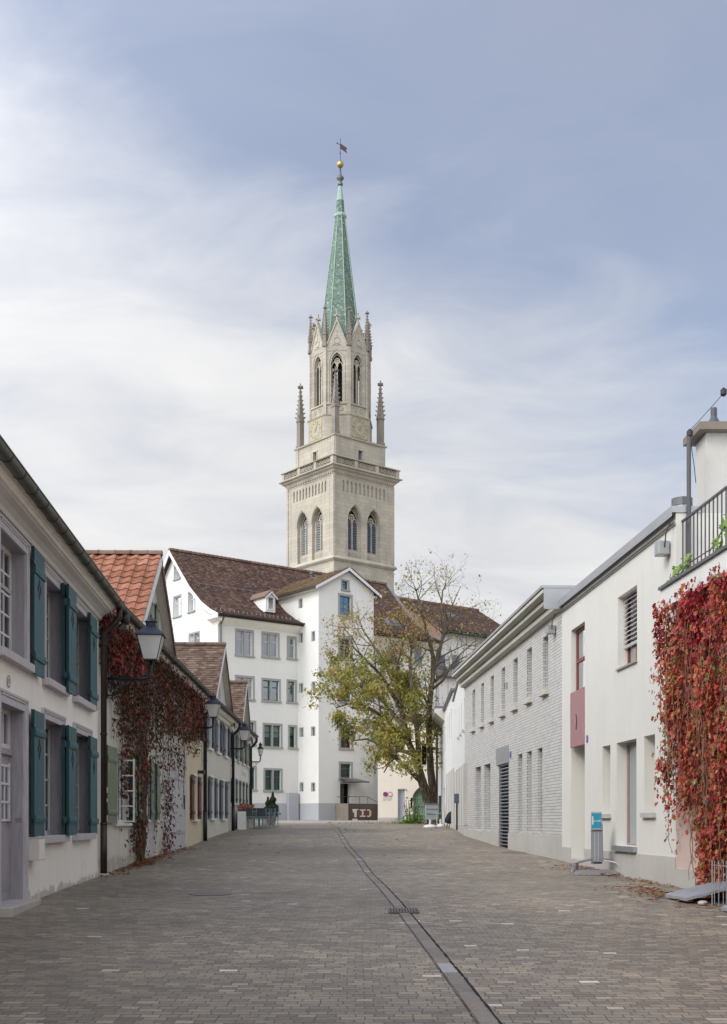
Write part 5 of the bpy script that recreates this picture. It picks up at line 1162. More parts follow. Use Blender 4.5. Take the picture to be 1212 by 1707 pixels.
for k in range(8):
    fr = side(k, 8); af = 3.46; w = af*t8; fo = fr.moved(0, 0); fo.o = fr.pt(0, af, 0)[:2]
    b = MB(fr); b.poly([(-w, af, 42.0), (w, af, 42.0), (w, af, 44.8), (-w, af, 44.8)]); b.profile([(af-.3, 44.75), (af+.05, 44.78), (af+.12, 44.9), (af-.35, 45.1)], -w-.04, w+.04); b.build('octagon_wall', sand, TW, recalc=False)
    if k % 2 == 0:
        b = MB(fo); b.box(-1.15, 1.15, .0, .05, 42.45, 44.7); o = b.build('clock', M['clock_face'], TW)
        b = MB(fo); ring(b, 0, .05, 43.58, 1.05, .05, .02, 28); ring(b, 0, .05, 43.58, .72, .04, .02, 24); ring(b, 0, .05, 43.58, .28, .05, .02, 16)
        for i in range(12):
            a = 2*pi*i/12; ca, sa = math.sin(a), math.cos(a)
            for dd in ((-.05, .05) if i % 3 else (-.09, 0, .09)):
                b.prism([((.76)*ca+dd*sa-.018, 43.58+.76*sa-dd*ca), ((.76)*ca+dd*sa+.018, 43.58+.76*sa-dd*ca), (ca+dd*sa+.018, 43.58+sa-dd*ca), (ca+dd*sa-.018, 43.58+sa-dd*ca)], .05, .075)
        for sx in (-1, 1):
            for sz in (-1, 1): b.prism([(sx*1.12, 43.58+sz*1.1), (sx*.85, 43.58+sz*1.1), (sx*1.12, 43.58+sz*.83)], .05, .07)
        b.box(-1.15, 1.15, .05, .07, 42.45, 42.5); b.box(-1.15, 1.15, .05, .07, 44.65, 44.7); b.box(-1.15, -1.1, .05, .07, 42.5, 44.65); b.box(1.1, 1.15, .05, .07, 42.5, 44.65)
        b.build('numerals', M['gold'], o)
        b = MB(fo)
        for ang, ln, wd in ((30, .9, .05), (32, .6, .08), (212, .3, .06)):
            a = math.radians(ang); ca, sa = math.sin(a), math.cos(a); b.prism([(-wd*sa, 43.58+wd*ca), (wd*sa, 43.58-wd*ca), (ln*ca, 43.58+ln*sa)], .09, .11+.003*ang/30)
        b.build('clock_hands', M['gold'], o)
    af = 3.2; w = af*t8; fo = fr.moved(0, 0); fo.o = fr.pt(0, af, 0)[:2]; zs = 50.7; hwn = .66
    facade(fo, TW, 'belfry_wall', [sand, sand], -w, w, 44.9, 52.7, [dict(u0=-hwn, u1=hwn, z0=46.3, top=arcf(0, hwn, zs), d=.45, seg=10)])
    tracery(fo, -.3, 0, hwn, 46.3, zs-.1, TW, None, sand)
    b = MB(fo); f = arcf(0, hwn+.22, zs); b.tube([(-(hwn+.22), .02, 46.3)]+[((hwn+.22)*(2*i/14-1), .02, f((hwn+.22)*(2*i/14-1))) for i in range(15)]+[(hwn+.22, .02, 46.3)], .06, 5)
    b.profile([(0, 46.05), (.14, 46.1), (.14, 46.25), (0, 46.32)], -w*.9, w*.9)
    for q in (-.42, .42): b.tube([(q+.22*math.cos(2*pi*i/8), .02, 45.65+.24*math.sin(2*pi*i/8)) for i in range(9)], .045, 4)
    b.build('hood_mould', sand, TW)
    b = MB(fo)                                             # steep gable over each window
    b.prism([(-w+.1, 52.0), (w-.1, 52.0), (w-.1, 52.25), (0, 55.35), (-w+.1, 52.25)], -.25, .04)
    for s in (-1, 1): b.prism([(s*(w-.02), 52.1), (s*(w-.02), 52.35), (0, 55.6), (0, 55.2)], -.3, .14)
    b.tube([(.34*math.cos(2*pi*i/10), .06, 53.15+.34*math.sin(2*pi*i/10)) for i in range(11)], .05, 4); b.tube([(-.5, .06, 52.6), (-.28, .06, 52.72), (0, .06, 52.6), (.28, .06, 52.72), (.5, .06, 52.6)], .05, 4); b.tube([(0, .06, 53.6), (0, .06, 54.3)], .04, 4)
    b.box(-.07, .07, -.12, .02, 55.2, 56.5); b.box(-.34, .34, -.11, .01, 55.85, 56.02); b.box(-.06, .06, -.4, .3, 55.86, 56.01); b.lathe([(.09, 56.4), (.12, 56.48), (.02, 56.62)], 0, -.05, 6)
    b.build('gable', sand, TW)
    fv = side(k, 8, pi/8); R = af/math.cos(pi/8)
    b = MB(fv); b.box(-.2, .2, R-.28, R+.1, 44.9, 52.6); b.build('buttress', sand, TW)
    pinnacle(fv, 0, R-.02, 52.5, 54.0, 56.9 if k % 2 else 57.1, .42)
b = MB(f0); b.lathe([(1.0, 45), (1.0, 50.5)], 0, 0, 8); b.lathe([(3.1, 45), (3.1, 45.05)], 0, 0, 8, rot=pi/8); b.lathe([(3.05, 52.3), (3.05, 52.6)], 0, 0, 8, rot=pi/8); b.build('belfry_dark_core', M['interior'], TW)  # near-black core and plates added; the belfry's inner shade is their colour
b = MB(f0); rot = pi/8; b.lathe([(2.6, 52.6), (2.48, 53.2), (.57, 68.3)], 0, 0, 8, rot=rot); b.lathe([(.52, 68.7), (.44, 70.0), (.17, 71.9)], 0, 0, 8, rot=rot); sp = b.build('spire', M['copper'], TW)
b = MB(f0)
for k in range(8):
    a = rot+2*pi*k/8; b.tube([(2.5*math.cos(a), 2.5*math.sin(a), 53.2), (.58*math.cos(a), .58*math.sin(a), 68.3)], .055, 5); b.tube([(.53*math.cos(a), .53*math.sin(a), 68.7), (.17*math.cos(a), .17*math.sin(a), 71.9)], .03, 4)
b.lathe([(.57, 68.2), (.74, 68.35), (.74, 68.55), (.55, 68.75)], 0, 0, 8, rot=rot); b.lathe([(.43, 70.2), (.18, 71.95)], 0, 0, 8, rot=rot); b.build('spire_ribs', M['copper_rib'], sp)
b = MB(f0); b.lathe([(.2, 71.9), (.3, 72.0), (.3, 72.2), (.17, 72.3), (.2, 72.5), (.42, 72.7), (.42, 72.85), (.24, 73.05), (.13, 73.3), (.1, 74.0)], 0, 0, 12); b.build('spire_collar', M['zinc_dark'], TW, smooth=True)
b = MB(f0); b.lathe([(.02, 73.95)]+[(.39*math.sin(pi*i/12), 74.35-.39*math.cos(pi*i/12)) for i in range(1, 12)]+[(.02, 74.75)], 0, 0, 20); b.build('gilt_ball', M['gold'], TW, smooth=True)
b = MB(W); vx, vy = TC; b.tube([(vx, vy, 74.7), (vx, vy, 77.3)], .03, 6); b.lathe([(.02, 75.5), (.09, 75.6), (.02, 75.7)], vx, vy, 8)
b.prism([(vx-.02, 76.75), (vx+.78, 76.2), (vx+.66, 75.95), (vx+.80, 75.6), (vx+.1, 76.1), (vx-.02, 76.1)], vy-.02, vy+.02); b.tube([(vx, vy, 76.6), (vx-.35, vy, 76.75)], .03, 5); b.prism([(vx-.45, 76.75), (vx-.3, 76.62), (vx-.3, 76.88)], vy-.02, vy+.02); b.build('weather_vane', M['vane'], TW)
# ================================================================== tree
TY = 62.0
def TP(px, py, dy=0): y = TY+dy; return Vector(((px-CX)/F*y, y, (HY-py)/F*y))
TR = thing('tree', TP(719, 1373), 'large autumn tree with yellow green leaves and bare upper twigs', 'tree')
limbs = []   # (points, r0, r1)
def limb(pts, r0, r1): limbs.append(([TP(*p) for p in pts], r0, r1))
limb([(724,1376,0),(720,1350,0),(712,1330,0),(703,1300,-.2),(697,1278,-.3),(690,1258,-.4),(682,1240,-.4),(676,1215,-.3),(668,1180,0),(664,1140,.3),(662,1110,.4),(655,1085,.6)], .33, .06)
limb([(722,1345,.2),(722,1320,.4),(718,1285,.5),(716,1250,.6),(715,1215,.6),(716,1180,.7),(719,1150,.8),(722,1125,.8),(727,1100,.9),(735,1075,1.1),(742,1050,1.2)], .25, .07)
limb([(697,1278,-.3),(698,1250,-.8),(695,1215,-1.1),(690,1180,-1.2),(686,1140,-1.1),(684,1110,-1),(686,1080,-1),(690,1050,-1)], .18, .05)
limb([(705,1305,0),(688,1290,-1.2),(672,1275,-2),(660,1262,-2.4),(650,1270,-2.8),(640,1288,-3)], .16, .03)
limb([(690,1258,-.4),(672,1252,.8),(655,1250,1.4),(632,1240,2),(610,1232,2.4),(585,1235,2.6)], .14, .03)
limb([(684,1243,-.4),(665,1220,-1.2),(640,1195,-2),(612,1178,-2.6),(585,1172,-2.8),(560,1180,-3)], .15, .03)
limb([(676,1215,-.3),(655,1190,1),(640,1170,1.6),(612,1150,2.2),(590,1140,2.4),(560,1135,2.6)], .14, .03)
limb([(668,1180,0),(650,1150,-.8),(635,1125,-1.2),(610,1100,-1.6),(590,1080,-1.8),(580,1060,-1.8)], .12, .03)
limb([(664,1140,.3),(645,1110,1),(625,1080,1.5),(605,1050,1.8),(596,1025,1.9)], .1, .02)
limb([(722,1125,.8),(722,1095,.4),(716,1070,0),(708,1040,-.4),(700,1010,-.6),(694,985,-.8),(690,975,-.8)], .14, .02)
limb([(724,1118,.8),(732,1090,.2),(738,1060,0),(740,1030,0),(736,1005,.2),(738,985,.3),(744,972,.3)], .13, .02)
limb([(738,1065,1.1),(748,1040,1.2),(752,1015,1.2),(760,995,1.3),(768,978,1.4)], .07, .015)
limb([(725,1135,.8),(745,1120,1.6),(765,1105,2.4),(785,1096,3)], .1, .02)
limb([(719,1150,.8),(738,1135,-.5),(752,1110,-1),(768,1090,-1.4),(790,1070,-1.6),(806,1060,-1.7)], .09, .012)
limb([(727,1100,.9),(748,1088,2),(775,1075,2.6),(800,1078,3)], .06, .012)
limb([(742,1050,1.2),(755,1030,.8),(775,1018,.5),(795,1010,.3)], .05, .01)
limb([(715,1215,.6),(730,1200,1.2),(742,1180,1.8),(752,1165,2.2)], .08, .02)
limb([(716,1180,.7),(706,1160,2),(698,1135,2.8),(690,1120,3.2)], .09, .02)
limb([(716,1250,.6),(705,1240,-1),(690,1236,-1.8),(672,1238,-2.2)], .07, .02)
limb([(655,1085,.6),(648,1060,.8),(640,1035,.9),(632,1012,1),(640,995,1),(652,985,1)], .06, .012)
limb([(662,1110,.4),(670,1080,0),(676,1055,-.3),(672,1030,-.5),(660,1010,-.6)], .06, .012)
limb([(686,1080,-1),(676,1050,-1.6),(662,1030,-2),(640,1025,-2.2),(615,1030,-2.4)], .05, .012)
tips = []; bb = MB()
def leafiness(p):
    px = CX+F*p.x/p.y; py = HY-F*p.z/p.y
    if py < 1020: return 0.10
    if px > 735: return .14 if py > 1120 else .05
    if px > 700: return .75 if py > 1200 else .34 if py > 1110 else .16
    if py < 1075: return .5
    if py < 1120: return 1.0
    return 1.35
def grow(P, r0, r1, lvl):
    n = len(P); bb.tube([tuple(p) for p in P], [r0+(r1-r0)*(i/(n-1))**.8 for i in range(n)], 8 if lvl == 0 else 5 if lvl == 1 else 3, cap=lvl == 0)
    if lvl >= 3: tips.append(P); return
    L = sum((P[i+1]-P[i]).length for i in range(n-1)); k = int(L*(2.1 if lvl == 0 else 2.6 if lvl == 1 else 3.4))
    for q in range(k):
        f = RND.uniform(.22 if lvl == 0 else .15, 1)
        x = f*(n-1); i = min(int(x), n-2); p = P[i].lerp(P[i+1], x-i); d = (P[i+1]-P[i]).normalized(); r = (r0+(r1-r0)*f)
        if lvl == 0 and p.z < 4.2 and r > .12: continue
        out = Vector((p.x-(-.0), 0, 0)); rnd = Vector((RND.gauss(0, 1), RND.gauss(0, 1), RND.gauss(.15, .8))); rnd = rnd-d*rnd.dot(d)*.6; rnd.normalize()
        dr = (d*.55+rnd*.9+Vector((0, 0, .12))).normalized(); ln = {0: RND.uniform(.9, 2.0), 1: RND.uniform(.5, 1.1), 2: RND.uniform(.25, .6)}[lvl]*(1 if f > .4 else .85)
        pts = [p.copy()]; c = dr.copy(); m = 5
        for s in range(m): c = (c+Vector((RND.gauss(0, .16), RND.gauss(0, .16), RND.gauss(.03, .14)))).normalized(); pts.append(pts[-1]+c*ln/m)
        rc = min(r*.55, {0: .045, 1: .018, 2: .009}[lvl]); grow(pts, rc, max(rc*.35, .004), lvl+1)
for P, r0, r1 in limbs: grow(P, r0, r1, 0)
bb.build('trunk', M['bark'], TR, smooth=True, recalc=False)
sm, sb = [], []
for P in tips:
    for p in (P[2], P[3], P[4], P[5]):
        lf = leafiness(p)
        for q in range(9):
            if RND.random() < lf*.68:
                o = Vector((RND.gauss(0, .17), RND.gauss(0, .17), RND.gauss(-.05, .15))); py = HY-F*p.z/p.y
                tgt = sb if (RND.random() < (.8 if py < 1090 else .08)) else sm
                tgt.append((p+o, (RND.gauss(0, .5), -.6, RND.uniform(.2, 1))))
print('TREE tips', len(tips), 'leaves', len(sm), len(sb))
if len(sm) > 42000: sm = RND.sample(sm, 42000)
leaf_cloud(sm, .14, M['tree_leaf'], 'foliage', TR); leaf_cloud(sb, .11, M['tree_leaf_brown'], 'dry_leaves', TR)
# plants at the foot
pl = thing('shrub', (3.0, 62.3, gz(62.3)), 'bright green and yellow plants at the foot of the tree', 'shrub'); sm = []
for k in range(1500):
    a = RND.random(); x = 2.6+RND.gauss(0, .35) if a < .8 else 4.15+RND.gauss(0, .12); h = abs(RND.gauss(0, .3 if x > 2.2 else .1))*(1.9 if RND.random() < .25 else .8); sm.append(((x, 61.9+RND.gauss(0, .25), gz(62)+.03+h), (0, -.5, .8)))
leaf_cloud(sm, .085, M['green_leaf'], 'foliage', pl); b = MB()
for k in range(14): x = 2.6+RND.gauss(0, .2); b.tube([(x, 62, gz(62)), (x+RND.gauss(0, .1), 62, gz(62)+.5), (x+RND.gauss(0, .2), 61.9, gz(62)+RND.uniform(.7, 1.3))], .012, 4)
b.build('stems', M['twig'], pl)
lt = [((RND.uniform(-2, 4.2), RND.gauss(63.5, 1.6), 0), (0, 0, 1)) for k in range(260)]+[((3.6+RND.gauss(0, .7), RND.gauss(60.5, .7), 0), (0, 0, 1)) for k in range(200)]+[((RND.uniform(-4.5, 4), RND.uniform(25, 62), 0), (0, 0, 1)) for k in range(70)]
lt = [((p[0], p[1], gz(p[1])+.02), n) for p, n in lt]
tag(leaf_cloud(lt, .1, M['tile_moss'] if False else M['tree_leaf_brown'], 'fallen_leaves', None, flat=1), 'yellow fallen leaves scattered on the paving round the tree', 'fallen leaves', kind='stuff')
# ================================================================== right row
FR1 = Frame(5.93-.0595*3, 3, -.0595, 1, -1); Q = lambda y: FR1.UY(y)
yc = 18.15
H1 = thing('modern_house', FR1.pt(Q(22), 0, gz(22)), 'off white modern house with a dusty pink window panel and flat roof', 'house', 'buildings along the right side of the street')
def rz(fr, px, py): return fr.Z(px, py)
def span(fr, a, c): return tuple(sorted((fr.U(a), fr.U(c))))
u18, u26 = Q(yc), Q(25.87); T1 = 4.80
o1 = span(FR1, 952, 975); z1t = rz(FR1, 975, 1035.6)
o2 = span(FR1, 1030, 1062); o3 = span(FR1, 1004, 1017.5); o4 = span(FR1, 1028, 1061); o5 = span(FR1, 1074, 1092)
zz2 = (rz(FR1, 1062, 1101)+.0, rz(FR1, 1062, 974.6)); zl = .155; zlt = 1.445
h = [dict(u0=o1[0], u1=o1[1], z0=gz(24)+.12, z1=z1t, d=.42), dict(u0=o2[0], u1=o2[1], z0=zz2[0], z1=zz2[1], d=.26), dict(u0=o3[0], u1=o3[1], z0=zl, z1=zlt, d=.26), dict(u0=o4[0], u1=o4[1], z0=-.43, z1=zlt, d=.26), dict(u0=o5[0], u1=o5[1], z0=zl, z1=zlt, d=.26)]
facade(FR1, H1, 'wall', [M['wall_r'], M['wall_r']], u18, u26, base_f(FR1), T1, h, extra=[Q(y) for y in range(19, 26)])
body(FR1, H1, [M['wall_r'], M['interior']], u18, u26, 9, -1.2, T1, inner=.6)
b = MB(FR1)                                     # blank infill of the two shallow niches
for o in (o3, o5): b.box(o[0], o[1], -.3, -.258, zl, zlt)
b.build('niche_back', M['wall_r'], H1)
for o in (o3, o5, o2): b = MB(FR1); z = zl if o is not o2 else zz2[0]; b.box(o[0]-.06, o[1]+.06, -.2, .06, z-.085, z-.004) if o is not o2 else b.box(o[0]-.02, o[1]+.02, -.25, .04, z-.03, z-.002); b.build('sill', M['concrete'] if o is not o2 else M['zinc'], H1)
b = MB(FR1); b.box(o4[0]-.05, o4[1]+.05, -.2, .08, -.53, -.434); b.build('sill', M['zinc'], H1)
pw = [p for p in (o4[0], FR1.U(1046, -.22))]
w = sash(FR1, H1, o4[0], o4[1], -.43, zlt, -.21, M['mauveframe'], fw=.04, glass='glass'); b = MB(FR1); b.box(o4[0]+.03, o4[1]-.03, -.27, -.26, -.42, zlt-.01); b.build('blind', M['grey_blind'], w)
w = sash(FR1, H1, o2[0], o2[1], zz2[0], zz2[1], -.20, M['redframe'], fw=.05, glass='glass', mull=2); b = MB(FR1); b.box(o2[0]+.005, o2[1]-.005, -.258, -.25, zz2[0]+.005, zz2[1]-.005); b.build('dark_room_sheet', M['interior'], w)  # near-black sheet behind the pane, shade of the unlit room as colour
b = MB(FR1); zz = zz2[1]-.04
while zz > zz2[0]+.42: b.profile([(-.17, zz), (-.10, zz-.045), (-.105, zz-.055), (-.175, zz-.01)], o2[0]+.02, o2[1]-.02); zz -= .082
b.box(o2[0]+.02, o2[1]-.02, -.16, -.11, zz+.01, zz+.05); b.build('venetian_blind', M['sash'], H1)
zp0, zp1 = rz(FR1, 975, 1241), rz(FR1, 975, 1146)
w = sash(FR1, H1, o1[0], o1[1], zp1, z1t, -.13, M['redframe'], fw=.07, glass='glass', rows=1, transom=.5); b = MB(FR1); b.box(o1[0]+.005, o1[1]-.005, -.3, -.2, zp1, z1t-.005); b.build('dark_room_sheet', M['interior'], w)  # black box added behind the pane, painted as the dark room
b = MB(FR1); b.box(o1[0]+.004, o1[1]-.07, -.3, .035, zp0, zp1); o = b.build('pink_panel', M['pinkpanel'], H1, bevel=.004)
b = MB(FR1); um = (o1[0]+o1[1])/2; zm = zp0+.5; b.prism([(um-.02, zm-.15), (um+.02, zm-.15), (um-.06, zm+.03), (um+.02, zm+.17), (um-.02, zm+.17), (um-.1, zm+.03)], .036, .045); b.build('door_mark', M['black'], o)
b = MB(FR1); b.box(o1[0], o1[1], -.43, -.4, gz(24)+.1, zp0); b.build('entrance_back', M['wall_r'], H1)
b = MB(FR1); b.box(o1[0], o1[1]-.02, -.4, .03, gz(24)-.2, gz(24)+.13); b.build('door_step', M['concrete'], H1, bevel=.01)
segs = sorted([(u18, o4[0]-.0), (o4[1], o1[0]), (o1[1], u26)])
b = MB(FR1)
for a, c in ((u18, o1[0]), (o1[1], u26)): b.box(a, c, .0, .018, -1.2, -.55)
b.build('plinth', M['concrete'], H1)
b = MB(FR1); b.box(u18-.02, u26, -.4, .07, T1-.0, T1+.10); b.box(u18-.015, u26, .07, .078, T1-.06, T1+.1); b.build('coping', M['zinc'], H1)
b = MB(FR1); b.tube([(u18, .035, T1-.16), (u26, .035, T1-.16)], .02, 6); b.build('conduit', M['zinc_dark'], H1)
b = MB(FR1); pz = rz(FR1, 975, 1233); disc(b, FR1.U(979.5), 0, pz+.0, .075, .015, ru=.07); o = b.build('house_number', paint('enamel blue', (.09,.08,.4,1), .3), H1); text_on(FR1, o, '6', FR1.U(979.5), .016, pz, .09, M['sash'], mirror=True, thick=.001)
def meterbox(fr, par, px, py, s, n=.0):
    u = fr.U(px); z = rz(fr, px, py); b = MB(fr); b.box(u-.12*s, u+.12*s, n+.02, n+.2, z-.12*s, z+.12*s); o = b.build('junction_box', M['zinc'], par, bevel=.01); b = MB(fr); b.tube([(u-.12*s, n+.1, z+.0), (u-.25*s, n+.12, z+.2*s), (u-.33*s, n+.03, z+.5*s), (u-.33*s, n+.02, T1-.05)], .01, 5); b.build('cable', M['black'], o)
meterbox(FR1, H1, 1115, 915, .9)
# chimney and flue
b = MB(); b.box(5.38, 6.5, 18.38, 18.95, 3.4, 6.12); o = b.build('chimney', M['chimney'], H1, bevel=.01)
b = MB(); b.flat([(5.24, 18.22), (6.7, 18.22), (6.7, 19.08), (5.21, 19.08)], 6.12, 6.24); b.build('chimney_cap', M['concrete_warm'], o)
b = MB(); b.lathe([(.10, 6.24), (.105, 6.33), (.06, 6.41), (.05, 6.44), (.05, 6.56), (.045, 6.58)], 5.57, 18.6, 14); b.build('chimney_pot', M['rail'], o, smooth=False)
b = MB(); b.lathe([(.15, T1), (.15, T1+.28)], 5.05, 18.55, 14); b.build('roof_flue', M['zinc'], H1); b = MB(); b.lathe([(.165, T1+.2), (.165, T1+.32)], 5.05, 18.55, 14); b.build('flue_cap', M['zinc_dark'], H1)
# pole and cable
pt = thing('cable_pole', (5.02, 18.12, 3.6), 'thin dark pole at the terrace corner holding a cable in front of the chimney', 'pole')
b = MB(); b.tube([(5.04, 18.12, 3.62), (5.04, 18.12, 6.05)], .035, 8); b.build('pole', M['rail'], pt)
b = MB(); b.tube([(5.04+.45*k, 18.12-.1*k, 5.98+.55*k+.03*(k-1.5)**2) for k in (0, .4, .8, 1.2, 1.6, 2.4, 3.2)], .005, 4); b.tube([(5.06, 18.1, 5.9), (5.15, 18.2, 5.5), (5.2, 18.3, 5.3)], .006, 4); b.build('cable', M['black'], pt)
b = MB()
for k in (0.03, 1.12): b = MB(); x = 5.04+.45*k; b.lathe([(.01, 5.93+.55*k), (.05, 5.96+.55*k), (.05, 6.03+.55*k), (.01, 6.07+.55*k)], x, 18.12-.1*k, 8); b.build('insulator', M['black'], pt)
# ---- terrace house with creeper
H0 = thing('terrace_house', FR1.pt(Q(14), 0, gz(14)), 'pink house with roof terrace, buried under bright red and orange creeper at the right edge', 'house', 'buildings along the right side of the street')
S0 = 3.28
facade(FR1, H0, 'wall', [M['wall_pink'], M['wall_pink']], Q(-6), u18-.002, base_f(FR1), S0, [dict(u0=Q(15.2), u1=Q(16.55), z0=gz(16), z1=1.3, d=.2)], extra=[Q(y) for y in range(-6, 18)])
body(FR1, H0, [M['wall_pink'], M['interior']], Q(-6), u18-.002, 9, -1.6, S0, inner=.5)
b = MB(FR1); b.box(Q(15.2), Q(16.55), -.2, -.14, gz(16), 1.3); b.build('door', M['redframe'], H0)
b = MB(FR1); b.box(Q(16.55), Q(16.72), .0, .05, gz(16)-.1, 1.4); b.build('door_frame', M['white_plastic'], H0)
b = MB(FR1); b.box(Q(16.72), u18-.01, .0, .03, -1.4, -.72); b.build('plinth', M['concrete'], H0)
b = MB(FR1); b.box(Q(-6), u18-.02, -9, .25, S0, S0+.30); b.build('terrace_slab', M['wall_m'], H0)
b = MB(FR1); b.box(Q(-6), u18-.01, -.1, .29, S0+.302, S0+.345); b.build('slab_flashing', M['zinc_dark'], H0)
rl = MB(FR1); ue = u18-.06; z0, z1 = S0+.35, S0+1.38; rl.box(Q(-6), ue, -.1, -.06, z1-.03, z1); rl.box(Q(-6), ue, -.095, -.065, z0+.04, z0+.06)
u = ue-.01
while u > Q(-5.9): rl.box(u-.022, u, -.087, -.071, z0-.05, z1-.03); u -= .165
rl.build('railing', M['rail'], H0)
# vine plants on the terrace edge
vp = thing('vine', FR1.pt(ue-.3, .1, z0), 'green leafy vine growing through the terrace railing', 'plant'); sm = []
for (dy, n, z, k, sp) in ((18.0, .15, .03, 16, .05), (17.7, .12, .12, 34, .07), (17.35, .1, .2, 16, .06), (16.4, 0, .25, 14, .07), (16.0, 0, .42, 20, .08), (15.5, .0, .5, 20, .12), (15.0, .0, .6, 30, .2)):
    for q in range(k): sm.append((FR1.pt(Q(dy)+RND.gauss(0, sp*1.3), n+RND.gauss(0, .05), z0+z+RND.gauss(0, sp)), (-1, -.4, .5)))
leaf_cloud(sm, .10, M['green_leaf'], 'foliage', vp); b = MB(FR1); b.tube([(Q(18), .12, z0), (Q(17.4), .08, z0+.2), (Q(16.6), .0, z0+.25), (Q(15.8), -.03, z0+.6), (Q(15), -.03, z0+.8)], .01, 5); b.build('stems', M['twig'], vp)
# red creeper
iv = thing('creeper', FR1.pt(Q(15.5), .3, gz(15.5)), 'bright red and orange creeper hanging below the terrace railing at the right edge', 'climbing plant'); sm = []
def low(y):                                     # lower edge of the hanging curtain
    if y > 17.9: return 1.2+(y-17.9)*2
    if y > 16.75: return .55+.25*math.sin(y*9)+.12*math.sin(y*23)
    return gz(y)+.05
tries = 0
while len(sm) < 36000 and tries < 900000:
    tries += 1; y = 9+9.35*RND.random()**.8; z = RND.uniform(-1.1, S0+.12); lo = low(y)
    if y > 18.1 and RND.random() < .6: continue
    if z < lo and RND.random() > math.exp(-(lo-z)*5)*.5: continue
    if z > S0-.02 and RND.random() > .35: continue
    if RND.random() > .72+.28*math.sin(y*4+z*2.2)*math.sin(z*5-y): continue
    th_ = .08+.26*RND.random()**.7+.08*math.sin(y*5)*math.sin(z*2.5)
    if z < .3 and y < 16.75: th_ *= .8
    sm.append((FR1.pt(Q(y), th_, z), (FR1.n[0], FR1.n[1], .15)))
for (y, z0_, z1_, n) in ((17.95, .95, 0.15, .2), (17.5, .6, .05, .24), (17.2, .55, .1, .22), (17.9, .1, -.3, .2), (17.65, .8, .2, .3), (17.1, .5, -.1, .2)):
    z = z0_
    while z > z1_:
        for q in range(3): sm.append((FR1.pt(Q(y)+RND.gauss(0, .05), n+RND.gauss(0, .03), z+RND.gauss(0, .03)), (FR1.n[0], FR1.n[1], .2)))
        z -= .075
ra, rb_ = [], []
for p, nm in sm:
    y_ = p[1]; c_ = .08+.55*max(0, min(1, (p[2]-2.0)/1.1))+.5*math.exp(-((y_-16.55+.12*math.sin(p[2]*2))/.13)**2)*(p[2] > .3)+.25*math.sin(y_*3.3+1)*math.sin(p[2]*1.7)
    (rb_ if RND.random() < c_ else ra).append((p, nm))
leaf_cloud(ra, .068, M['ivy_red'], 'foliage', iv); leaf_cloud(rb_, .07, M['ivy_bright'], 'crimson_leaves', iv)
b = MB(FR1)
for k in range(150):
    y = RND.uniform(10, 17.9); z = S0-RND.random()*2.6; u = Q(y); n = RND.uniform(.12, .40); pts = []; ln = RND.uniform(.8, 2.6)
    while ln > 0 and z > max(gz(y), low(y)-.25): pts.append((u, n, z)); z -= .14; ln -= .14; u += RND.uniform(-.03, .03); n = min(.40, max(.06, n+RND.uniform(-.03, .03)))
    if len(pts) > 2: b.tube(pts, .0045, 4)
z = -.1; b.tube([(Q(17.9), .2, .5), (Q(17.92), .2, .0), (Q(17.9), .2, -.3), (Q(17.8), .18, -.45), (Q(17.7), .15, -.5)], .004, 4)
b.build('stems', M['tan_stem'], iv)
# trellis and roots at the foot
tr = thing('trellis', FR1.pt(Q(14.5), .6, gz(14.5)), 'grey metal rod trellis round the foot of the red creeper', 'trellis'); b = MB(FR1)
for k in range(13):
    u = Q(14.95)-k*.085; b.tube([(u, .6+.03*math.sin(k), gz(15)-.02), (u, .6+.03*math.sin(k), gz(15)+.56)], .006, 5)
b.build('rods', M['zinc'], tr); b = MB(FR1); b.tube([(Q(14.97), .6, gz(15)+.2), (Q(13.9), .6, gz(15)+.2)], .006, 5); b.tube([(Q(14.97), .6, gz(15)+.5), (Q(13.9), .6, gz(15)+.5)], .006, 5); b.build('cross_rods', M['zinc'], tr)
def plate(y0, y1, x0, lab, name='cellar_plate'):
    t = thing(name, FR1.pt(Q((y0+y1)/2), .5, gz(y0)), lab, 'plate', 'grey cellar hatch plates on the right'); g = gz((y0+y1)/2)
    b = MB(FR1); b.profile([(.02, g+.26), (.02, g+.29), (x0, g+.07), (x0, g+.03)], Q(y0), Q(y1)); b.build('plate', M['plate'], t)
    b = MB(FR1); k = 0; u = Q(y0)+.03
    while u < Q(y1)-.02: b.profile([(.03, g+.288), (.03, g+.294), (x0-.02, g+.076), (x0-.02, g+.07)], u, u+.012); u += .045
    b.build('ribs', M['plate'], t); b = MB(FR1); b.box(Q(y0)+.05, Q(y1)-.05, .02, x0-.15, g-.05, g+.02); b.build('well', M['interior'], t)
plate(15.0, 15.85, .92, 'sloping ribbed grey plate left of the metal trellis'); plate(12.9, 14.1, .80, 'sloping ribbed grey plate at the right edge of the picture')
b = MB(); px_, py_ = 4.28, 14.75; b.lathe([(.02, gz(14.7)), (.05, gz(14.7)+.01), (.065, gz(14.7)+.035), (.04, gz(14.7)+.06), (.01, gz(14.7)+.065)], px_, py_, 7, sx=1.1); tag(b.build('stone', M['concrete'], bevel=.01), 'small pale stone on the ground between the grey plates', 'stone')
lt = []
for k in range(900):
    y = RND.choice([RND.gauss(16.5, .9), RND.uniform(14, 24), RND.gauss(22.5, .8)]); n = abs(RND.gauss(0, .35))+.05; n = n if y > 17.8 else n+.5; lt.append((FR1.pt(Q(y), n, gz(y)+.012+RND.random()*.03), (0, 0, 1)))
tag(leaf_cloud(lt, .06, M['litter'], 'fallen_leaves', None, flat=1), 'brown and orange fallen leaves along the foot of the right houses', 'fallen leaves', kind='stuff')
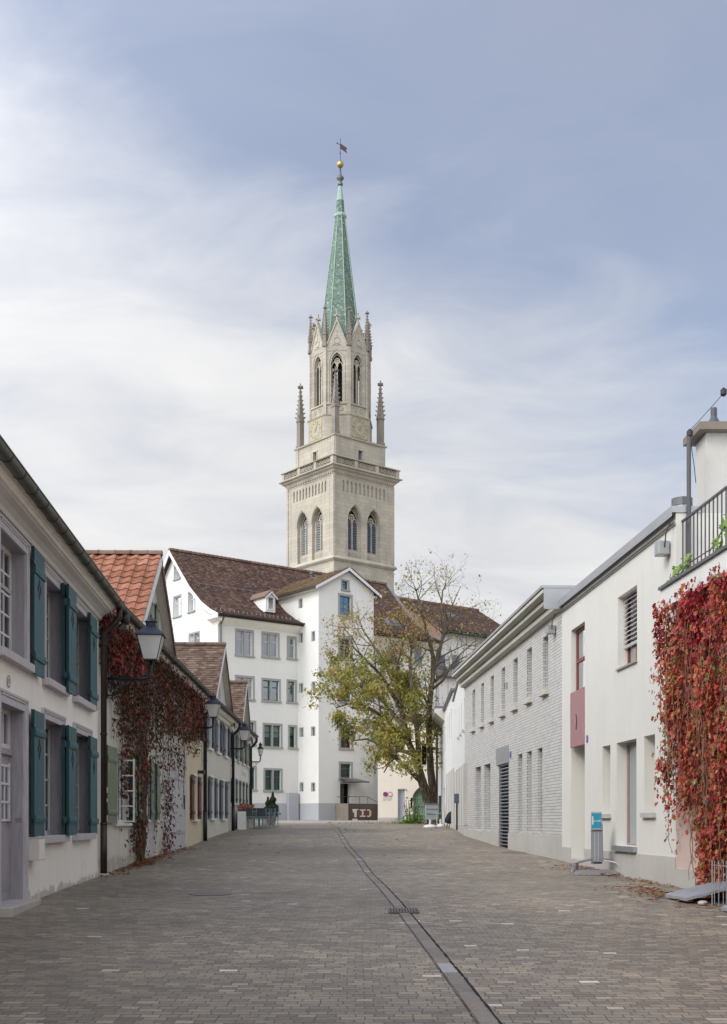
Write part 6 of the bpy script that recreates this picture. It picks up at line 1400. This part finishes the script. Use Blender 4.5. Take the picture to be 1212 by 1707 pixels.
# ================================================================== pale brick building
FR2 = Frame(5.87-.057*25.87, 25.873, -.057, 1, -1); uK = FR2.UY(40.9)
H2 = thing('brick_building', FR2.pt(7, 0, gz(33)), 'pale grey brick building with narrow slot windows and heavy concrete cornice', 'building', 'buildings along the right side of the street')
T2 = 4.72; ups = [(787.5,792.2),(802,806.8),(817.8,823.3),(836,842),(855.8,863),(878.7,886.7),(905,914)]; los = [(792.3,801.5),(807,817.6),(863,870.7),(878.7,886.4),(896,904.2)]; hs = []
for a, c in ups: s = span(FR2, a, c); hs.append(dict(u0=s[0], u1=s[1]+.0, z0=3.13, z1=4.38, d=.3))
for a, c in los: s = span(FR2, a, c); hs.append(dict(u0=s[0], u1=s[1], z0=-.29, z1=1.78, d=.32))
sd = span(FR2, 831.6, 848.5); hd = dict(u0=sd[0], u1=sd[1], z0=gz(33)-.05, z1=1.62, d=.12)
facade(FR2, H2, 'wall', [M['brick'], M['brick']], 0, uK, base_f(FR2), T2+.5, hs+[hd], extra=[FR2.UY(y) for y in range(26, 41)])
body(FR2, H2, [M['brick'], M['interior']], 0, uK, 9, -1.1, T2+.4, inner=.34)
for i, q in enumerate(hs):
    b = MB(FR2); b.box(q['u0']+.0, q['u1'], -.32, -.26, q['z0'], q['z1']) if i < 7 or i > 8 else b.box(q['u0'], q['u1'], -.34, -.31, q['z0'], q['z1']); o = b.build('slot_window', M['louvre_pale'] if i < 7 else M['louvre_pale'], H2)
    if i < 7: b = MB(FR2); b.box(q['u0']-.05, q['u1']+.05, -.26, .1, q['z0']-.15, q['z0']-.003); b.build('sill', M['cornice_c'], H2, bevel=.008)
    else: b = MB(FR2); b.profile([(-.3, q['z0']+.05), (0.0, q['z0']-.0), (0.0, q['z0']-.03), (-.3, q['z0']-.03)], q['u0'], q['u1']); b.build('sill', M['cornice_c'], H2)
b = MB(FR2); b.box(sd[0], sd[1], -.12, -.1, hd['z0'], 1.62); o = b.build('louvred_door', M['interior'], H2); b = MB(FR2); zz = hd['z0']+.12
while zz < 1.6: b.profile([(-.1, zz), (-.02, zz+.02), (-.02, zz+.045), (-.1, zz+.025)], sd[0]+.05, sd[1]-.05); zz += .098
for e in (sd[0], sd[1]-.06): b.box(e, e+.06, -.1, .0, hd['z0'], 1.62)
b.build('door_slats', M['zinc'], o)
sp_ = span(FR2, 829.7, 848.7); b = MB(FR2); b.box(sp_[0], sp_[1], .0, .05, 1.64, 2.13); b.build('steel_panel', M['zinc'], H2)
b = MB(FR2)
for a, c in ((0, sd[0]), (sd[1], uK)): b.box(a+.001, c, .0, .03, -1.1, -.30)
b.build('plinth', M['concrete'], H2)
for (n0, z0, n1, z1) in ((.10, T2-.04, .16, T2+.1), (.17, T2+.14, .30, T2+.26), (.30, T2+.30, .44, T2+.42)):
    b = MB(FR2); b.profile([(0, z0), (n0, z0), (n1, z0+.04), (n1, z1), (0, z1+.02)], -.02, uK+.02); b.build('cornice', M['cornice_c'], H2)
b = MB(FR2); b.box(-.06, uK+.05, -.5, .47, T2+.44, T2+.50); b.build('coping', M['zinc'], H2)
b = MB(FR2); b.box(-.05, -.02, -.5, .42, T2-.02, T2+.44); b.build('cornice_end', M['zinc'], H2)
meterbox(FR2, H2, 926, 1050, .8)
b = MB(FR2)
for px in (844.5, 848): u = FR2.U(px); b.tube([(u, .05, rz(FR2, px, 1138)), (u, .05, rz(FR2, px, 1149))], .012, 5)
b.build('iron_hook', M['black'], H2)
b = MB(FR2); u = FR2.U(851.5); z = rz(FR2, 851.5, 1258); disc(b, u, .0, z, .1, .02); b.build('blue_plaque', paint('plaque blue', (.09,.1,.3,1), .4), H2)
b = MB(FR2); b.prism([(FR2.U(796), 2.05), (FR2.U(796)-.02, 2.3), (FR2.U(797.5), 2.3), (FR2.U(797.5), 2.05)], 0, .001)
# ================================================================== white buildings farther on
M['grey_glass'] = paint('dull grey window glass', (.13,.14,.15,1), .2, .3, 1.5, .7)
FR3 = Frame(3.54, 40.903, .0287, 1, -1); v3 = FR3.UY
H3 = thing('white_building', FR3.pt(4, 0, gz(45)), 'white building with stone pillars at street level, just past the brick building', 'building', 'buildings along the right side of the street')
u1 = v3(49); hs = []
for px in (765.3, 769.3, 774): u = FR3.U(px); hs.append(dict(u0=u-.14, u1=u+.16, z0=3.25, z1=4.35, d=.07))
for px in (760.5,764.5,768.5,772.5,776.3): u = FR3.U(px); hs.append(dict(u0=u-.1, u1=u+.22, z0=-.1, z1=2.02-(.0), d=.1))
u = FR3.U(758.2); hs.append(dict(u0=u-.12, u1=u+.12, z0=4.3, z1=4.6, d=.07))
ft = lambda u: 5.0+(.36 if 2.5 < u < 5.6 else 0)
facade(FR3, H3, 'wall', [M['wall_r3'], M['concrete']], 0, u1, base_f(FR3), lambda u: 4.68+u*.16 if u < 4 else 5.32-(u-4)*.08, [dict(q, rm=1 if q['z0'] < 0 else 0) for q in hs], extra=[4]+[v3(y) for y in range(41, 49)])
body(FR3, H3, [M['wall_r3'], M['grey_glass']], 0, u1, 8, -.8, 4.6, inner=.075)
b = MB(FR3); b.box(0.01, u1, 0, .02, -.9, -.12); b.build('plinth', M['concrete'], H3)
for px in (758.7,762.5,766.5,770.6,774.5): b = MB(FR3); u = FR3.U(px); b.box(u-.16, u+.14, .0, .035, -.12, 2.05); b.build('stone_pillar', M['concrete'], H3)
b = MB(FR3); b.prism([(0, 4.70), (4, 5.34), (4, 5.42), (0, 4.78)], -.4, .06); b.prism([(4.001, 5.34), (u1, 5.02), (u1, 5.1), (4.001, 5.42)], -.4, .06); b.build('coping', M['zinc_dark'], H3)
for q in hs[:3]: b = MB(FR3); b.box(q['u0']-.04, q['u1']+.04, -.1, .08, q['z0']-.09, q['z0']-.003); b.build('sill', M['cornice_c'], H3)
H4 = thing('white_building', FR3.pt(v3(56), 0, gz(56)), 'farthest white building of the right row with brown downpipe beside the tree', 'building', 'buildings along the right side of the street')
u0, u1 = v3(49.003), v3(68); hs = []
for px in (746.7, 749.6, 752.6): u = FR3.U(px); hs.append(dict(u0=u-.25, u1=u+.3, z0=3.6, z1=4.9, d=.07))
for px in (735, 739, 741.7): u = FR3.U(px); hs.append(dict(u0=u-.45, u1=u+.5, z0=3.4, z1=4.7, d=.07))
for px in (746.5, 749.5, 752.5, 755.5): u = FR3.U(px); hs.append(dict(u0=u-.28, u1=u+.3, z0=-.05, z1=2.2, d=.1, rm=1))
for px, z1 in ((740.5, 1.7),): u = FR3.U(px); hs.append(dict(u0=u-.6, u1=u+.6, z0=-.1, z1=z1, d=.1))
facade(FR3, H4, 'wall', [M['wall_r3'], M['concrete']], u0, u1, base_f(FR3), lambda u: 5.5+(u-u0)*.01, hs, extra=[v3(y) for y in range(50, 68)])
body(FR3, H4, [M['wall_r3'], M['grey_glass']], u0, u1, 8, -.6, 5.4, inner=.075)
b = MB(FR3); b.box(u0, v3(58), -.4, .12, 5.5, 5.6); b.box(v3(58.01), u1, -.4, .5, 5.62, 5.75); b.build('coping', M['zinc_dark'], H4)
b = MB(FR3); b.profile([(0, 5.0), (.5, 5.45), (.5, 5.62), (0, 5.62)], v3(58.01), u1); b.build('eave', M['cornice_c'], H4)
for px in (745, 748, 751, 754, 757): b = MB(FR3); u = FR3.U(px); b.box(u-.16, u+.2, .0, .04, gz(50)-.1, 2.25); b.build('stone_pillar', M['concrete'], H4)
b = MB(FR3); b.tube([(v3(66.5), .1, 5.4), (v3(66.5), .1, gz(66))], .06, 8); b.build('downpipe', M['pipe'], H4)
b = MB(FR3); b.box(v3(62.8), v3(64), .0, .1, .1, 1.4); b.build('blue_notice_case', M['blue_shutter'], H4)
# ================================================================== small things by the tree and the right wall
t = thing('notice_board', (2.95+.07, 56.6, gz(56.6)), 'pale grey box board on a post in front of the tree trunk', 'board')
b = MB(); X0, X1 = (709.5-CX)/F*57.2, (731-CX)/F*57.2; b.box(X0, X1, 57.2, 57.9, (HY-1366.5)/F*57.2, (HY-1340)/F*57.2); b.build('board', M['louvre_pale'], t, bevel=.01)
b = MB(); b.box(X0-.05, X1+.05, 57.15, 57.95, (HY-1340.2)/F*57.2, (HY-1339)/F*57.2); b.build('lid', M['zinc_dark'], t)
b = MB(); 
for z in (1349, 1357): b.box(X0+.03, X1-.03, 57.185, 57.2, (HY-z)/F*57.2-.02, (HY-z)/F*57.2+.02)
b.build('ribs', M['zinc_dark'], t)
for xx in (X0+.1, X1-.1): b = MB(); b.tube([(xx, 57.5, gz(57.5)), (xx, 57.5, .12)], .03, 6); b.build('leg', M['black'], t)
b = MB(); xp = (728.5-CX)/F*55; b.tube([(xp, 55, gz(55)), (xp, 55, (HY-1357)/F*55)], .035, 8); b.tube([(xp, 55, (HY-1356.5)/F*55), (xp+.22, 55, (HY-1355.5)/F*55)], .02, 6); b.tube([(xp, 55, (HY-1356.5)/F*55), (xp-.2, 55, (HY-1356)/F*55)], .02, 6); tag(b.build('post', M['zinc']), 'grey post with short cross arm right in front of the board', 'post')
def base_(x, y, r, lab):
    t = thing('parasol_base', (x, y, gz(y)), lab, 'parasol base', 'white parasol bases by the tree'); g = gz(y); b = MB(); b.lathe([(r, g), (r*1.02, g+.04), (r*.85, g+.1), (.12, g+.14)], x, y, 16); b.build('base', M['white_plastic'], t, smooth=True)
    b = MB(); b.lathe([(.045, g+.12), (.045, g+.36)], x, y, 8); b.build('socket', M['white_plastic'], t)
base_((717-CX)/F*51, 51, .30, 'white parasol base with short socket, left of the grey post'); base_((734.5-CX)/F*52.5, 52.5, .17, 'white parasol base right of the grey post')
for k, (pa, pb, lab) in enumerate((((744.5, 1382), (752, 1353), 'black folded parasol leaning, left of the two by the pillars'), ((748, 1382), (756, 1353), 'black folded parasol standing nearest the stone pillars'))):
    Y = 50.6+k*.3; a = Vector(((pa[0]-CX)/F*Y, Y, gz(Y))); c = Vector(((pb[0]-CX)/F*(Y+.1), Y+.1, (HY-pb[1])/F*Y)); t = thing('folded_parasol', tuple(a), lab, 'parasol', 'folded black parasols')
    b = MB(); b.tube([tuple(a), tuple(a.lerp(c, 1))], .018, 6); b.build('pole', M['black'], t)
    b = MB(); b.tube([tuple(a.lerp(c, f)) for f in (.28, .32, .5, .75, .92, 1.0)], [.07, .17, .20, .16, .10, .03], 7); b.build('cloth', M['cloth_black'], t)
t = thing('pay_box', FR3.pt(FR3.U(759.5), .15, .6), 'small blue box on a stand by the stone pillars', 'box')
b = MB(FR3); u = FR3.U(759.5, .15); z = rz(FR3, 759.5, 1341); b.box(u-.2, u+.2, .02, .2, z, z+.36); b.build('case', M['blue_shutter'], t, bevel=.02); b = MB(FR3); b.tube([(u, .1, gz(47)), (u, .1, z)], .035, 6); b.build('stand', M['black'], t)
# ---- stacked sign stands
SY = 21.55; SX = (995-CX)/F*SY; g = gz(SY)
st = thing('sign_stand', (SX, SY, g), 'grey steel sign stand with turquoise board and bent tube feet', 'sign stand')
for k in range(4):
    dx, dy = -.035+.03*k, -.06+.07*k; b = MB(); L_ = Loc(SX+dx, SY+dy, g, -.25+.03*k); b.f = L_; L_.c *= 1.18; L_.s *= 1.18
    z = .02+.018*k; r = .0095
    b.tube([(-.06, 0, .30), (-.06, 0, .29), (-.22, -.05, .24), (-.34, -.10, .21), (-.36, -.13, .12), (-.36, -.16, z+.03), (-.33, -.17, z), (.30, -.17, z), (.36, -.14, z+.03), (.38, -.1, .13), (.33, -.06, .22), (.12, .02, .28), (.06, 0, .30)], r, 6)
    b.tube([(-.06, 0, .30), (-.24, .08, .25), (-.30, .16, .22), (-.32, .2, .1), (-.28, .22, z), (.28, .22, z), (.34, .2, .1), (.30, .14, .24), (.06, 0, .30)], r, 6); b.build('foot', M['steel'], st)
b = MB(); L_ = Loc(SX, SY, g, -.25); b.f = L_
for k in range(4): b.flat([(-.105+.008*k, -.05+.04*k), (-.06+.05*k, -.05+.04*k), (-.06+.05*k, -.02+.04*k), (-.105+.008*k, -.02+.04*k)], .2, 1.0)
b.mesh([(-.10, -.06, .24), (.115, -.06, .24), (.10, -.06, .95), (-.095, -.06, .95), (-.10, .1, .24), (.115, .1, .24), (.10, .1, .95), (-.095, .1, .95)], [(0,1,2,3),(4,5,6,7),(0,1,5,4),(1,2,6,5),(2,3,7,6),(3,0,4,7)]); b.build('upright', M['greysteel'], st)
b = MB(); b.f = L_
for x in (-.035, .025): b.box(x, x+.006, -.066, -.061, .26, .80)
b.build('white_stripes', M['white_plastic'], st)
b = MB(); b.f = L_; zt = (HY-1353)/F*SY-g; zb = zt-.335; b.box(-.10, .095, -.1, -.07, zb, zt); o = b.build('board', M['zinc'], st, bevel=.004)
b = MB(); b.f = L_; b.box(-.088, .083, -.104, -.1, zb+.03, zt-.03); b.build('turquoise_poster', paint('turquoise poster', (.01,.22,.32,1), .4), o)
text_on(L_, o, 'Straub', 0, -.1045, (zb+zt)/2, .062, M['white_plastic'], thick=.001)
b = MB(); b.f = L_; b.mesh([(-.08, -.106, (zb+zt)/2+.07), (-.06, -.106, (zb+zt)/2+.09), (-.055, -.106, (zb+zt)/2-.06), (-.075, -.106, (zb+zt)/2-.08)], [(0,1,2,3)]); b.build('poster_mark', M['white_plastic'], o, recalc=False)
# ================================================================== sky, sun, camera
w = bpy.data.worlds.new('World'); S.world = w; w.use_nodes = True; nt = w.node_tree; nt.nodes.clear()
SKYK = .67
N = nt.nodes.new; Lk = nt.links.new
out = N('ShaderNodeOutputWorld'); bg = N('ShaderNodeBackground'); Lk(bg.outputs[0], out.inputs[0])
sun_el, sun_az = math.radians(38), math.radians(-126)         # azimuth from +Y, clockwise seen from above
sky = N('ShaderNodeTexSky'); sky.sky_type = 'NISHITA'; sky.sun_disc = False; sky.sun_elevation = sun_el; sky.sun_rotation = sun_az; sky.air_density = 1.2; sky.dust_density = 1.5; sky.ozone_density = 2
sk = N('ShaderNodeMix'); sk.data_type = 'RGBA'; sk.blend_type = 'MULTIPLY'; sk.inputs[0].default_value = 1; Lk(sky.outputs[0], sk.inputs[6]); sk.inputs[7].default_value = (.98,.93,1.04,1)
tc = N('ShaderNodeTexCoord'); sp = N('ShaderNodeSeparateXYZ'); Lk(tc.outputs['Generated'], sp.inputs[0])
def mt(op, a, b=0, cl=False):
    x = N('ShaderNodeMath'); x.operation = op; x.use_clamp = cl
    for s, v in ((x.inputs[0], a), (x.inputs[1], b)):
        if hasattr(v, 'links'): Lk(v, s)
        else: s.default_value = v
    return x.outputs[0]
zz = mt('ADD', mt('MAXIMUM', sp.outputs[2], 0), .22)
cb = N('ShaderNodeCombineXYZ'); Lk(mt('DIVIDE', sp.outputs[0], zz), cb.inputs[0]); Lk(mt('DIVIDE', sp.outputs[1], zz), cb.inputs[1])
mp = N('ShaderNodeMapping'); Lk(cb.outputs[0], mp.inputs[0]); mp.inputs['Rotation'].default_value = (0, 0, math.radians(25)); mp.inputs['Scale'].default_value = (1.0, 1.5, 1)
mp.inputs['Location'].default_value = (1.3, .4, 0)
n1 = N('ShaderNodeTexNoise'); Lk(mp.outputs[0], n1.inputs['Vector']); n1.inputs['Scale'].default_value = 1.1; n1.inputs['Detail'].default_value = 5; n1.inputs['Roughness'].default_value = .45; n1.inputs['Distortion'].default_value = .5
n2 = N('ShaderNodeTexNoise'); Lk(mp.outputs[0], n2.inputs['Vector']); n2.inputs['Scale'].default_value = 3.2; n2.inputs['Detail'].default_value = 8; n2.inputs['Roughness'].default_value = .55; n2.inputs['Distortion'].default_value = .6
cov = mt('ADD', mt('MULTIPLY', n1.outputs[0], .62), mt('MULTIPLY', n2.outputs[0], .30))
# thinner cloud to the right and overhead, a white veil towards the horizon; thick unseen cloud added beside and behind for light
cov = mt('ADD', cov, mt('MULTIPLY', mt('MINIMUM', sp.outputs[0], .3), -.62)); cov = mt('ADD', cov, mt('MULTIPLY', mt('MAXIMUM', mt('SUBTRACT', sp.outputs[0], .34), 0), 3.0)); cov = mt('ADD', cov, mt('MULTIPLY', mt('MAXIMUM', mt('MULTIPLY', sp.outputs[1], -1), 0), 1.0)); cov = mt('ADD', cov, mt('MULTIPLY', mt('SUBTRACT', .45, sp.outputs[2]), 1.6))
rp = N('ShaderNodeValToRGB'); Lk(cov, rp.inputs[0]); rp.color_ramp.elements[0].position = .34; rp.color_ramp.elements[0].color = (.31,.31,.31,1); rp.color_ramp.elements[1].position = .71
mx = N('ShaderNodeMix'); mx.data_type = 'RGBA'; Lk(rp.outputs[0], mx.inputs[0])
sc = N('ShaderNodeMix'); sc.data_type = 'RGBA'; sc.blend_type = 'MULTIPLY'; sc.inputs[0].default_value = 1; Lk(sk.outputs[2], sc.inputs[6]); SKY = .135; sc.inputs[7].default_value = (SKY, SKY, SKY, 1)
Lk(sc.outputs[2], mx.inputs[6]); mx.inputs[7].default_value = (.76,.785,.83,1)
cc = N('ShaderNodeValToRGB'); Lk(n2.outputs[0], cc.inputs[0]); cc.color_ramp.elements[0].position = .3; cc.color_ramp.elements[0].color = (.64,.67,.74,1); cc.color_ramp.elements[1].position = .7; cc.color_ramp.elements[1].color = (.82,.83,.855,1)
Lk(cc.outputs[0], mx.inputs[7]); 
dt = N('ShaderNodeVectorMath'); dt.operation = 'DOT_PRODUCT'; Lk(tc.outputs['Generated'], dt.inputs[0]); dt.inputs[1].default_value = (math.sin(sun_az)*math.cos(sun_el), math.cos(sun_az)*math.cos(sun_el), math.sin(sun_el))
glow = mt('ADD', mt('MULTIPLY', mt('POWER', mt('MAXIMUM', mt('ADD', mt('MULTIPLY', dt.outputs['Value'], .7), .3), 0), 2.5), 2.6), SKYK)      # thin cloud brightened round the unseen sun, added for soft light
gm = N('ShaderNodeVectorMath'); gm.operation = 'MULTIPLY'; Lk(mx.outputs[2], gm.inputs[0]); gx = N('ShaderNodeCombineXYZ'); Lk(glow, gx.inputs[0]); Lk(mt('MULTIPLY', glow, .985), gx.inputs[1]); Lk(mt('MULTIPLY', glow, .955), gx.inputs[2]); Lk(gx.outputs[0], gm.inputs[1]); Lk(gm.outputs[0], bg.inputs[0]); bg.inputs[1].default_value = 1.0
sl = bpy.data.lights.new('sun', 'SUN'); sl.energy = .75; sl.angle = math.radians(12); sl.color = (1, .95, .87); so = bpy.data.objects.new('sun', sl); COL.objects.link(so)
d = Vector((math.sin(sun_az)*math.cos(sun_el), math.cos(sun_az)*math.cos(sun_el), math.sin(sun_el))); so.rotation_euler = d.to_track_quat('Z', 'Y').to_euler(); so.location = (-20, -10, 40)
cam = bpy.data.cameras.new('camera'); co = bpy.data.objects.new('camera', cam); COL.objects.link(co); S.camera = co
co.location = (0, 0, 0); co.rotation_euler = (math.radians(90), 0, 0); cam.sensor_fit = 'HORIZONTAL'; cam.sensor_width = 36; cam.lens = 36*F/1212; cam.shift_y = (HY-853.5)/1212; cam.clip_end = 3000; cam.clip_start = .1
S.view_settings.view_transform = 'Standard'; S.view_settings.look = 'None'; S.view_settings.exposure = .62; S.view_settings.gamma = 1
S.cycles.max_bounces = 6; S.cycles.transparent_max_bounces = 12
